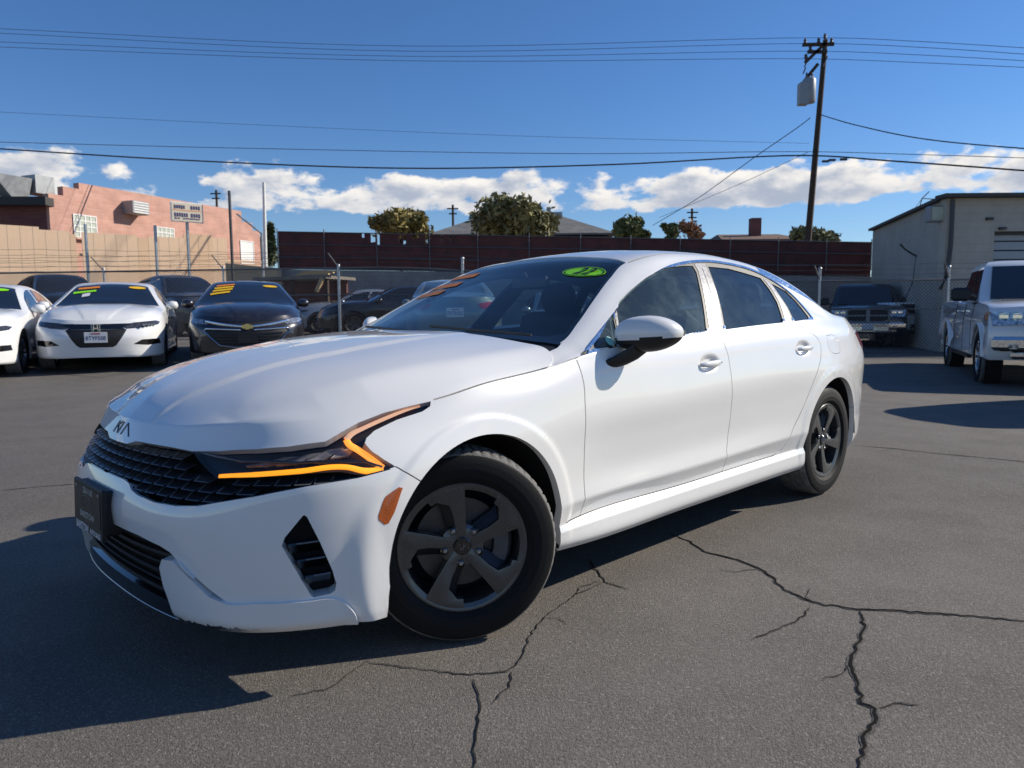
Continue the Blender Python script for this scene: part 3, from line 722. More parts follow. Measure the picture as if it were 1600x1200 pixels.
    gril = [(a_, b_, c_ + .010) for a_, b_, c_ in hood_edge[:6]] + [(-.74, .53, .705), (-.70, .63, .70), (-.60, .77, .70), (-.50, .845, .70), (-.42, .88, .69), (-.352, .9022, .657), (-.4525, .8796, .6433), (-.5875, .8217, .6322), (-.6999, .7309, .6068), (-.8049, .5784, .5709), (-.8392, .4977, .5627), (-.8681, .3967, .5616), (-.8839, .3052, .5704), (-.888, .258, .581), (-.884, .228, .597), (-.888, .19, .603), (-.897, 0, .605)]
    gx = p1.line(gril); gpoly = np.r_[gx, [(-1, gx[-1][1]), (-1, gx[0][1])]]
    p1.region('grille_hole', gpoly)
    head = [(-.7695, .4576, .7132)] + [(a_, b_, c_ + .014) for a_, b_, c_ in hood_edge[5:] + hl_top[:-1]] + hl_top[-1:] + [(-.1725, .8695, .8291), (-.2029, .8685, .8155), (-.2908, .8525, .7968), (-.3686, .8442, .7709), (-.3983, .8465, .7531), (-.4091, .8519, .7395), (-.3985, .869, .7169), (-.3679, .8902, .688), (-.3362, .9038, .6636), (-.3743, .898, .6549), (-.4424, .8814, .6497), (-.5013, .8549, .6666), (-.5953, .8015, .666), (-.6889, .7124, .6581), (-.7579, .601, .6503), (-.7642, .5587, .6679), (-.7673, .5077, .6882)]
    hx = p1.line(head, closed=True); p1.region('headlight', hx)
    p1.region('hood', np.r_[[(-1, he[0][1])], he, ht, [(ht[-1][0], NT + 1), (-1, NT + 1)]])
    fog = [(-.5986, .8212, .5495), (-.5927, .8249, .5433), (-.5614, .8407, .462), (-.5301, .8499, .3728), (-.5201, .8511, .3346), (-.5227, .8475, .3119), (-.5355, .8404, .3027), (-.5775, .8179, .2979), (-.5839, .8149, .3035), (-.6221, .8008, .3879), (-.6541, .7837, .4631), (-.6464, .7898, .4872), (-.6031, .8184, .548)]
    lipp = [(-.8409, .5055, .4011), (-.8152, .559, .355), (-.796, .5968, .3266), (-.7662, .6476, .2895), (-.709, .7213, .2928), (-.6534, .7687, .2921), (-.5837, .8136, .2914), (-.545, .835, .293), (-.512, .851, .284), (-.482, .860, .262), (-.462, .865, .236), (-.455, .866, .21)]
    lx = p1.line(lipp, smooth=True)
    low = [(-.914, 0, .452), (-.9074, .1905, .4523), (-.8919, .3156, .4481), (-.8672, .4283, .4329), (-.8546, .4696, .4205), (-.8407, .5037, .3928), (-.8152, .559, .355), (-.796, .5968, .3266), (-.7662, .6478, .2915), (-.7761, .6314, .2956), (-.792, .6027, .3057), (-.8113, .5658, .3362), (-.8299, .5266, .3702), (-.8475, .4854, .3999), (-.8597, .4414, .3964), (-.8606, .4209, .3658), (-.8549, .4243, .3169), (-.842, .4432, .25), (-.838, .448, .22)]
    wx = p1.line(low)
    p1.region('bumper_lip', np.r_[lx, [(lx[-1][0], -1), (wx[-1][0], -1)], wx[::-1][:14]])
    p1.region('lower_hole', np.r_[[(-1, wx[0][1])], wx, [(wx[-1][0], -1), (-1, -1)]])
    p1.region('fog_hole', p1.line(fog, closed=True))
    mk = [(-.3222, .9148, .5977), (-.3347, .9126, .6015), (-.3776, .9062, .5785), (-.3865, .905, .5642), (-.4037, .9017, .5239), (-.402, .9019, .5118), (-.3843, .9055, .4951), (-.3721, .908, .497), (-.3531, .9122, .5276), (-.3296, .9146, .5831)]
    p1.region('side_marker', p1.line(mk, closed=True))
    fu = [(2.80, .892, .975), (2.90, .89, .975), (2.96, .895, .955), (2.965, .905, .90), (2.95, .915, .872), (2.86, .919, .866), (2.81, .915, .88), (2.79, .90, .93)]
    p1.region('fuel_door', p1.line(fu, closed=True, smooth=True))
    for ln in (fd, bd, rd): p1.region('gap', p1.strip(ln, G, smooth=True))
    p1.region('gap', p1.strip([(p[0], p[1], p[2]) for p in p1.ev(np.array(sl(fx[-1][0] - 8, rx[-1][0] + 2)))], .006))
    p1.region('gap', p1.strip(bl, .004)); p1.region('gap', p1.strip(fu + fu[:1], .0028, smooth=True))
    p1.region('gap', p1.strip([(3.18, .92, .47), (3.20, .92, .50), (3.40, .90, .66), (3.52, .86, .83)], .004))
    r9 = rows[-1]; p1.region('gap', p1.strip([tuple(q) for q in r9[(r9[:, 0] > -.165) & (r9[:, 0] < .548)][::3]], .006))
    tl = p1.line([(3.45, .86, 1.0), (3.60, .78, 1.0), (3.72, .66, .98), (3.70, .68, .90), (3.62, .78, .87), (3.50, .86, .90)], closed=True, smooth=True)
    p1.region('tail_lamp', tl)
    for cu, cw, R in ((.012, .335, .387), (2.86, .335, .389)):
        pts = [(cu - R * .985, .92, .1)] + [(cu + R * cos(t), .93, cw + R * sin(t)) for t in np.linspace(pi + .1, -.1, 60)] + [(cu + R * 1.01, .92, .1)]
        ax = p1.inv(pts); ax[0][1] = ax[-1][1] = -2; p1.region('arch_hole', ax)
    p1.cut()
    # ---- bonnet
    hd.default = 'hood'
    us = HD[0, :, 0]
    rear = [(.35, 0), (.365, .2), (.385, .4), (.43, .7), (.450, .79), (.444, .825), (.42, .858), (.385, .878), (.372, .882)]
    rearx = hd.line([(u, v, float(hf(np.array([u]), np.array([v]))[0])) for u, v in rear], smooth=True)
    hd.region('none', np.r_[[(rearx[0][0], hd.nt + 1)], rearx, [(rearx[-1][0], -1), (hd.ns + 1, -1), (hd.ns + 1, hd.nt + 1)]])
    hd.region('gap', hd.strip([tuple(q) for q in r9[(r9[:, 0] > -.165) & (r9[:, 0] < .385)][::3]], .006))
    hd.cut()
    # ---- greenhouse
    tp.default = 'body_side'
    tu = TP[0, :, 0]; xu = lambda u: np.interp(u, tu, np.arange(len(tu)))
    yv = lambda u, v: float(np.interp(-v, -TP[:, int(round(xu(u))), 1], np.arange(tp.nt)))
    CEN = tp.nt - 1; RY = 24
    base = [(.40 + .135 * (v / .8) ** 2, v) for v in np.linspace(0, .80, 16)]
    top_ = [(1.315 - .07 * (v / .58) ** 2.2, v) for v in np.linspace(0, .575, 16)]
    cv = lambda L_: [(xu(u), yv(u, v) if v > 0 else CEN + 1) for u, v in L_]
    edge = [(xu(u), RY + .3) for u in np.linspace(.54, 1.245, 40)]
    rg0 = [(2.60 - .03 * (v / .5) ** 2, v) for v in np.linspace(0, .52, 12)]
    rg1 = [(3.30 - .06 * (v / .6) ** 2, v) for v in np.linspace(0, .62, 12)]
    tp.region('cowl', np.r_[[(-1, CEN + 1)], cv(base), [(xu(.55), RY + .3), (xu(.50), RY - 1), (-1, RY - 1)]])
    tp.region('roof', np.r_[cv(top_), [(xu(1.26), RY + .6)], [(xu(u), RY + .6) for u in np.linspace(1.28, 2.6, 40)], cv(rg0)[::-1]])
    tp.region('trunk_lid', np.r_[cv(rg1), [(xu(3.5), RY + 1), (xu(3.8), RY + 2), (tp.ns, CEN + 1)]])
    tp.region('ditch', np.r_[[(xu(u), RY - .15) for u in np.linspace(1.25, 2.85, 60)], [(xu(u), RY + .6) for u in np.linspace(2.85, 1.25, 60)]])
    tp.region('rear_window', np.r_[cv(rg0), cv(rg1)[::-1]])
    tp.region('windscreen', np.r_[cv(base), edge, cv(top_)[::-1]])
    belt = [(xu(u), .7) for u in np.linspace(2.765, .552, 80)]
    dlo3 = [(.5478, .8873, .9605), (.6846, .8483, 1.0297), (.8154, .8097, 1.0918), (.9945, .7565, 1.1756), (1.1735, .7115, 1.25), (1.3191, .6796, 1.302), (1.5309, .6453, 1.3569), (1.8332, .6225, 1.3931), (2.061, .6228, 1.3925), (2.3176, .6383, 1.368), (2.4913, .6643, 1.3231), (2.6829, .7204, 1.2276), (2.757, .7909, 1.1202), (2.775, .817, 1.081)]
    dl = tp.line(dlo3, smooth=True)
    s2 = tp.line([(2.43, .652, 1.336), (2.4839, .6599, 1.3286), (2.7337, .7123, 1.2418), (2.9654, .751, 1.1651), (3.06, .768, 1.125)])
    tp.region('chrome_rail', np.r_[s2, [(xu(u), RY - 2.2) for u in np.linspace(3.05, 2.43, 30)]])
    tp.region('chrome_trim', np.r_[dl, belt])
    # black reveal just inside the bright trim
    inn = []
    full = tp.ev(np.r_[dl, belt]); fn = tp.nrm(np.r_[dl, belt]); T = np.roll(full, -1, 0) - np.roll(full, 1, 0); T /= np.linalg.norm(T, axis=1, keepdims=True) + 1e-9
    B = np.cross(fn, T); c_ = full.mean(0)
    sg = 1 if ((c_ - full) * B).sum() > 0 else -1
    k_ = np.arange(len(full)); wd = np.where(k_ < len(dl), .016, .015)[:, None]
    inner = full + sg * B * wd
    inner_xy = tp.inv(inner); tp.region('window_reveal', inner_xy)
    gq1 = [(.640, .886, .980), (.700, .857, 1.025), (.80, .82, 1.087), (.868, .797, 1.118), (.835, .84, 1.06), (.782, .888, .985)]
    gf = [(.800, .888, .988), (.856, .84, 1.062), (.905, .79, 1.13), (.9637, .7523, 1.17), (1.0865, .7223, 1.2223), (1.2617, .6875, 1.2866), (1.4408, .6595, 1.3342), (1.614, .6492, 1.3545), (1.72, .6472, 1.3588), (1.7152, .6732, 1.3239), (1.6399, .7452, 1.2237), (1.5619, .8173, 1.1053), (1.5102, .8586, 1.0312), (1.2659, .8656, 1.0167), (1.0, .877, 1.0)]
    gr = [(1.8689, .6472, 1.3599), (2.0701, .6492, 1.357), (2.2293, .6627, 1.3372), (2.3887, .6771, 1.3125), (2.4046, .7231, 1.2495), (2.4002, .7752, 1.1724), (2.3618, .8245, 1.0896), (2.3313, .8433, 1.0581), (1.983, .8519, 1.0468), (1.6849, .8587, 1.0334), (1.7349, .8109, 1.1182), (1.8067, .7289, 1.2494)]
    gq2 = [(2.4884, .6943, 1.2831), (2.6309, .717, 1.2384), (2.6826, .7554, 1.1795), (2.723, .8158, 1.0861), (2.6817, .8267, 1.0714), (2.4897, .8378, 1.0629), (2.5014, .7924, 1.1396), (2.4873, .7372, 1.2248)]
    bp_f = [(1.745, .640, 1.370), (1.853, .636, 1.374), (1.79, .745, 1.233), (1.712, .815, 1.115), (1.66, .861, 1.031), (1.535, .861, 1.029), (1.585, .815, 1.11), (1.662, .742, 1.226), (1.738, .67, 1.33)]
    cp_f = [(2.415, .68, 1.305), (2.475, .69, 1.288), (2.470, .74, 1.222), (2.482, .793, 1.14), (2.463, .842, 1.057), (2.356, .844, 1.057), (2.387, .82, 1.09), (2.425, .77, 1.172), (2.43, .72, 1.249)]
    dp_f = [(.886, .789, 1.132), (.92, .778, 1.148), (.865, .84, 1.062), (.812, .887, .989), (.788, .888, .985), (.842, .84, 1.06)]
    tp.region('pillar_trim', tp.line(bp_f, closed=True)); tp.region('pillar_trim', tp.line(cp_f, closed=True)); tp.region('pillar_trim', tp.line(dp_f, closed=True))
    for nm, pl in (('front_quarter_glass', gq1), ('front_door_glass', gf), ('rear_door_glass', gr), ('rear_quarter_glass', gq2)): tp.region(nm, tp.line(pl, closed=True))
    tp.region('gap', tp.strip([(1.795, .66, 1.352), (1.73, .742, 1.228), (1.65, .815, 1.11), (1.60, .861, 1.031)], .004))
    tp.region('gap', tp.strip([tuple(q) for q in r9[(r9[:, 0] > .385) & (r9[:, 0] < .548)][::3]], .006))
    tp.cut()
    mp1 = lambda *n, **k: p1.mesh(list(n), **k)
    # ---- emit parts
    hood = emit_part('hood', [mp1('hood', depth=.03), hd.mesh('hood', depth=.03)], M_white, root, both=True)
    bump = emit_part('front_bumper', [mp1('front_bumper', depth=.045)], M_bumper, root, both=True)
    emit_part('front_fascia_backing', [mp1('grille_hole', 'headlight', depth=0, offset=-.06), mp1('lower_hole', depth=0, offset=-.05), mp1('fog_hole', depth=0, offset=-.05)], M_matte, bump, both=True)
    for sd, nm in ((1, 'left'), (-1, 'right')):
        emit_part('bumper_lip', [mp1('bumper_lip', depth=.05, offset=.011)], M_bumper, bump, side=sd)
        emit_split('fender', mp1('fender', depth=.03), M_white, root, side=sd)
        d1 = emit_part('front_door', [mp1('front_door', depth=.03)], M_white, root, side=sd)
        d2 = emit_part('rear_door', [mp1('rear_door', depth=.03)], M_white, root, side=sd)
        emit_part('quarter_panel', [mp1('quarter_panel', depth=.03)], M_white, root, side=sd)
        emit_part('fuel_door', [mp1('fuel_door', depth=.01)], M_white, root, side=sd) if sd == 1 else None
        emit_part('sill', [mp1('sill', depth=.05)], M_white, root, side=sd)
        emit_part('roof_side', [tp.mesh('body_side', depth=.03)], M_white, root, side=sd)
        ct = emit_part('window_trim', [tp.mesh('chrome_trim', depth=.006, offset=.002)], M_chrome, root, side=sd)
        emit_part('roof_rail_trim', [tp.mesh('chrome_rail', depth=.006, offset=.002)], M_chrome, root, side=sd)
        emit_split('window_reveal', tp.mesh('window_reveal', depth=.02, offset=-.003), M_black, ct, side=sd)
        emit_split('pillar_trim', tp.mesh('pillar_trim', depth=.012, offset=-.001), M_pillar, ct, side=sd)
        emit_part('roof_ditch', [tp.mesh('ditch', depth=0, offset=-.006)], M_black, root, side=sd)
        for g, mm, pr in (('front_quarter_glass', M_side, root), ('front_door_glass', M_side, d1), ('rear_door_glass', M_rearg, d2), ('rear_quarter_glass', M_rearg, root)):
            emit_part(g, [tp.mesh(g, depth=0, offset=-.007)], mm, pr, side=sd)
        mko = emit_part('side_marker', [mp1('side_marker', depth=.012, offset=.001)], M_marker, bump, side=sd)
        emit_part('tail_lamp', [mp1('tail_lamp', depth=.02, offset=.006)], M_red, root, side=sd)
        # door handle
        for dr, (hu, hw) in zip((d1, d2), HANDLES):
            build_handle(dr, hu, hw, sd, p1)
        build_mirror(d1, sd)
        build_headlight(root, p1, sd, hx)
    emit_part('rear_bumper', [mp1('rear_bumper', depth=.03)], M_white, root, both=True)
    emit_part('roof', [tp.mesh('roof', depth=.02)], M_white, root, both=True)
    emit_part('trunk_lid', [tp.mesh('trunk_lid', depth=.02)], M_white, root, both=True)
    cw = emit_part('cowl', [tp.mesh('cowl', depth=0, offset=-.012)], M_black, root, both=True)
    ws = emit_part('windscreen', [tp.mesh('windscreen', depth=0, offset=-.004)], M_ws, root, both=True)
    emit_part('rear_window', [tp.mesh('rear_window', depth=0, offset=-.003)], M_rearg, root, both=True)
    # frit band round the windscreen (black enamel) as a thin frame just inside
    fr = Patch(TP); fr.N = tp.N; fr.default = 'none'
    P_w = np.r_[cv(base), edge, cv(top_)[::-1]]; fr.region('frit', P_w)
    ins_base = [(u + .055, v) for u, v in base]; ins_top = [(u - .035, v) for u, v in top_]
    ins_edge = [(xu(u), RY + 1.25) for u in np.linspace(.62, 1.215, 40)]
    fr.region('clear', np.r_[cv(ins_base[:14]), ins_edge, cv(ins_top)[::-1]])
    fr.cut(); emit_part('windscreen_band', [fr.mesh('frit', depth=0, offset=-.006)], M_frit, ws, both=True)
    # inner shells so that no white shows inside
    emit_part('headliner', [tp.mesh(['roof', 'body_side', 'pillar_trim', 'window_reveal', 'chrome_trim', 'chrome_rail', 'ditch', 'trunk_lid', 'cowl'], depth=0, offset=-.032)], M_interior2, root, both=True)
    emit_part('inner_body', [mp1('fender', 'front_door', 'rear_door', 'quarter_panel', 'sill', 'rear_bumper', 'gap', 'fuel_door', 'tail_lamp', depth=0, offset=-.045), hd.mesh('hood', depth=0, offset=-.045)], M_matte, root, both=True)
    return root, p1, hd, tp, hf, bump, hood, ws
M_bumper = None
def scuffed(name):
    """bumper paint with scuffs along the bottom edge and a stain behind the wheel-arch corner"""
    m = paint(name, (.80, .79, .765)); nt = m.node_tree; b = nt.nodes['Principled BSDF']; N = nt.nodes.new; L = nt.links.new
    src = b.inputs['Base Color'].links[0].from_socket
    tc = N('ShaderNodeTexCoord'); sp = N('ShaderNodeSeparateXYZ'); L(tc.outputs['Object'], sp.inputs[0])
    def mr(v, a, b_, c, d):
        n = N('ShaderNodeMapRange'); L(v, n.inputs[0])
        for i, q in zip((1, 2, 3, 4), (a, b_, c, d)): n.inputs[i].default_value = q
        return n.outputs[0]
    def mul(a, b_):
        n = N('ShaderNodeMath'); n.operation = 'MULTIPLY'; L(a, n.inputs[0]); L(b_, n.inputs[1]); return n.outputs[0]
    nz = N('ShaderNodeTexNoise'); nz.inputs['Scale'].default_value = 55; nz.inputs['Detail'].default_value = 5; mp = N('ShaderNodeMapping'); mp.inputs['Scale'].default_value = (1, 1, .5); L(tc.outputs['Object'], mp.inputs[0]); L(mp.outputs[0], nz.inputs['Vector'])
    low = mr(sp.outputs[2], .228, .204, -.36, .20)
    fx = mul(mr(sp.outputs[0], .68, .78, 0, 1), mr(sp.outputs[1], .42, .47, 0, 1))
    ad = N('ShaderNodeMath'); ad.operation = 'ADD'; L(nz.outputs[0], ad.inputs[0]); L(low, ad.inputs[1])
    sc = mul(mr(ad.outputs[0], .52, .56, 0, 1), fx)
    mx = N('ShaderNodeMix'); mx.data_type = 'RGBA'; L(sc, mx.inputs[0]); L(src, mx.inputs[6]); mx.inputs[7].default_value = (.02, .02, .02, 1)
    st = mul(mul(mr(sp.outputs[0], .42, .35, 0, 1), mr(sp.outputs[2], .30, .21, 0, .5)), mr(nz.outputs[0], .35, .6, 0, 1))
    m2 = N('ShaderNodeMix'); m2.data_type = 'RGBA'; L(st, m2.inputs[0]); L(mx.outputs[2], m2.inputs[6]); m2.inputs[7].default_value = (.42, .30, .16, 1)
    L(m2.outputs[2], b.inputs['Base Color']); return m
M_bumper = scuffed('white_bumper_paint')
M_frit = mat('black_enamel', (.004, .004, .005), .25)
M_pillar = mat('gloss_pillar', (.10, .10, .105), .36, .7, .6, coat_r=.2, bump=(500, .10), noise=(60, .15))
def build_handle(door, hu, hw, sd, p1):
    v0 = .921
    mb = MB(); prof = []
    # bowed grip: sections along its length
    n = 14
    for k in range(n + 1):
        t = k / n; u = hu - .088 + .176 * t; w = hw + .004 + .03 * (u - hu) - .002; bow = math.sin(pi * min(1, max(0, t))) ** .55
        hgt = .0135 * (.62 + .5 * math.sin(pi * t) ** .7) ; dep = .010 * (.5 + .5 * bow)
        v = v0 + .0015 + .017 * bow - .004
        prof.append([(u, v + dep * cos(a), w + hgt * sin(a)) for a in np.linspace(0, 2 * pi, 12, endpoint=False)])
    V = [q for s_ in prof for q in s_]; m = 12
    F = [(k * m + i, k * m + (i + 1) % m, (k + 1) * m + (i + 1) % m, (k + 1) * m + i) for k in range(n) for i in range(m)] + [tuple(range(m)), tuple(range(n * m + m - 1, n * m - 1, -1))]
    mb.add(car_co(np.array(V), sd), F); h = mb.build('door_handle', M_white, door, smooth=50)
    if hu < 2 and sd == 1:
        MB().lathe([(0, .0), (.0035, .0), (.004, -.003)], 12).build('handle_button', M_black, h, loc=(-(hu + .078), .9335, hw + .004))
def build_mirror(door, sd):
    """folding mirror: painted cap, black lower shell, black foot, glass behind"""
    C = np.array([.865, .985, 1.036]); A = np.array([.075, .105, .0735])
    n, m = 40, 24; V = []
    for j in range(m + 1):
        ph = -pi / 2 + pi * j / m
        for i in range(n):
            th = 2 * pi * i / n; ex = .72
            f = lambda x, e: math.copysign(abs(x) ** e, x)
            x = f(cos(ph), .8) * f(cos(th), ex); y = f(cos(ph), .8) * f(sin(th), ex); z = f(sin(ph), .85)
            # flatter on the rear (glass) side, taller towards the car, tapering outward
            if x > 0: x = x * .62
            tz = 1 - .30 * max(0, y) ** 1.5; 
            p = C + A * np.array([x + .95 * y, y, z * tz + .04 * y])
            V.append(p)
    F = [(j * n + i, j * n + (i + 1) % n, (j + 1) * n + (i + 1) % n, (j + 1) * n + i) for j in range(m) for i in range(n)]
    V = np.array(V); cen = np.array([V[list(f)].mean(0) for f in F])
    line = C[2] - .022 + np.where(cen[:, 1] > C[1] - .01, .010, 0) - .02 * (cen[:, 1] - C[1])
    up = cen[:, 2] > line
    for nm, sel, mm in (('mirror_cap', up, M_white), ('mirror_shell', ~up, M_black)):
        o = mesh_obj(nm, car_co(V, sd), [f for f, s_ in zip(F, sel) if s_], mm, door, smooth=True)
        bm = bmesh.new(); bm.from_mesh(o.data); bmesh.ops.remove_doubles(bm, verts=bm.verts, dist=1e-5); bmesh.ops.delete(bm, geom=[v for v in bm.verts if not v.link_faces], context='VERTS'); bmesh.ops.recalc_face_normals(bm, faces=bm.faces); bm.to_mesh(o.data); bm.free()
        if nm == 'mirror_cap': cap = o
    secs = []
    for (u, v, w, a, b) in ((.72, .898, .918, .062, .018), (.745, .925, .930, .058, .022), (.79, .95, .955, .054, .026), (.835, .975, .99, .05, .026)):
        secs += [(u + a * cos(t), v + .2 * a * cos(t), w + b * sin(t)) for t in np.linspace(0, 2 * pi, 14, endpoint=False)]
    Fs = [(k * 14 + i, k * 14 + (i + 1) % 14, (k + 1) * 14 + (i + 1) % 14, (k + 1) * 14 + i) for k in range(3) for i in range(14)]
    MB().add(car_co(np.array(secs), sd), Fs).build('mirror_foot', M_black, door, smooth=60)
    gl = [(C[0] + .050 + .95 * .075 * y, C[1] + A[1] * .86 * y, C[2] + .05 * z * (1 - .25 * max(0, y))) for y, z in [(cos(t), sin(t)) for t in np.linspace(0, 2 * pi, 24, endpoint=False)]]
    mesh_obj('mirror_glass', car_co(np.array(gl), sd), [tuple(range(24))], M_chrome, cap)
def build_headlight(root, p1, sd, hx):
    hl = emit_part('headlight', [p1.mesh('headlight', depth=0, offset=-.001)], M_lens, root, side=sd)
    bz = np.r_[hx, hx[:1]]; Pb, Nb = p1.ev(bz), p1.nrm(bz); nb = len(bz)
    MB().add(car_co(np.concatenate([Pb - Nb * .001, Pb - Nb * .04]), sd), [(i, i + 1, nb + i + 1, nb + i) for i in range(nb - 1)]).build('lamp_bezel', M_housing, hl)
    emit_part('lamp_housing', [p1.mesh('headlight', depth=0, offset=-.036)], M_housing, hl, side=sd)
    def ribbon(name, pts, widths, off, m, thick=.006):
        xy = p1.line(pts, step=.012, smooth=True); P = p1.ev(xy); Nn = p1.nrm(xy); T = np.gradient(P, axis=0); T /= np.linalg.norm(T, axis=1, keepdims=True) + 1e-9; B = np.cross(Nn, T)
        w = np.interp(np.linspace(0, 1, len(xy)), np.linspace(0, 1, len(widths)), widths)[:, None]
        P0 = P + Nn * off; V = np.concatenate([P0 + B * w / 2 - Nn * thick * .4, P0 + B * w * .25, P0 - B * w * .25, P0 - B * w / 2 - Nn * thick * .4, P0 - Nn * thick * 2]); n = len(xy); F = []
        for k in range(n - 1):
            for r in range(5): q = (r + 1) % 5; F.append((r * n + k, r * n + k + 1, q * n + k + 1, q * n + k))
        mb = MB(); mb.add(car_co(V, sd), F); return mb.build(name, m, hl, smooth=50)
    am = [(-.7551, .5953, .6585), (-.6852, .7057, .6696), (-.5919, .7961, .6778), (-.5137, .8412, .6836), (-.4727, .8617, .6784), (-.4308, .8813, .6632), (-.3934, .8926, .659), (-.372, .8965, .6635)]
    am2 = [(-.372, .8965, .6635), (-.4042, .8767, .6973), (-.4295, .8549, .7232), (-.449, .833, .741), (-.4527, .8199, .7569)]
    am3 = [(-.4527, .8199, .7569), (-.4311, .8181, .7715), (-.3887, .8232, .7867), (-.324, .832, .8063), (-.2374, .8479, .8293), (-.20, .8575, .8355)]
    ribbon('light_strip', am, [.012, .0155, .016, .016, .016, .018, .02, .02], -.010, M_amber)
    ribbon('light_strip', am2, [.021, .021, .021, .021, .02], -.009, M_amber2)
    ribbon('light_guide', am3, [.019, .017, .014, .013, .010, .006], -.009, M_amber_dim)
    # angular reflector blades of the main beam
    for a, b in (((-.70, .655, .692), (-.60, .745, .728)), ((-.64, .728, .695), (-.54, .789, .735)), ((-.575, .783, .70), (-.485, .818, .744)), ((-.51, .825, .705), (-.455, .838, .74))):
        q = p1.inv([a, b]); P = p1.ev(q); Nn = p1.nrm(q)
        A, B = P[0] - Nn[0] * .014, P[1] - Nn[1] * .014; T = (p1.ev([q[0] + (2.2, 0)])[0] - P[0]); T = T / np.linalg.norm(T)
        up = np.array([0, 0, 1.0])
        M_ = (A + B) / 2 + T * .026 - up * .0
        V = [A, A + T * .05, A + T * .052 - Nn[0] * .012 + up * .004, M_ + T * .012 - Nn[0] * .012, B + T * .018 - Nn[0] * .015, B - T * .03 - Nn[0] * .015, M_ - T * .04 - Nn[0] * .01, A + up * .004 - Nn[0] * .004]
        mb = MB(); V2 = [v - Nn[0] * .012 for v in V]; k = len(V)
        mb.add(car_co(np.array(V + V2), sd), [tuple(range(k))] + [(i, (i + 1) % k, k + (i + 1) % k, k + i) for i in range(k)]); mb.build('reflector_blade', M_blade, hl, bevel=.0012)
M_housing = mat('lamp_housing', (.012, .012, .013), .35, bump=(90, .1))
M_blade = mat('lamp_blade', (.30, .26, .24), .35, .4, noise=(40, .3))
M_amber2 = mat('amber_light_upper', (.9, .36, .05), .4, emit=(1.0, .33, .03), es=1.05)
def surf_w(p1, x, w, off=0):
    """point on the ring surface at column x (grid index) and height w"""
    col = p1.ev(np.stack([np.full(p1.nt, x), np.arange(p1.nt)], 1)); k = 16
    y = np.interp(w, np.maximum.accumulate(col[:, 2]), np.arange(p1.nt)); q = [(x, y)]
    return p1.ev(q)[0] + p1.nrm(q)[0] * off, p1.nrm(q)[0], (x, y)
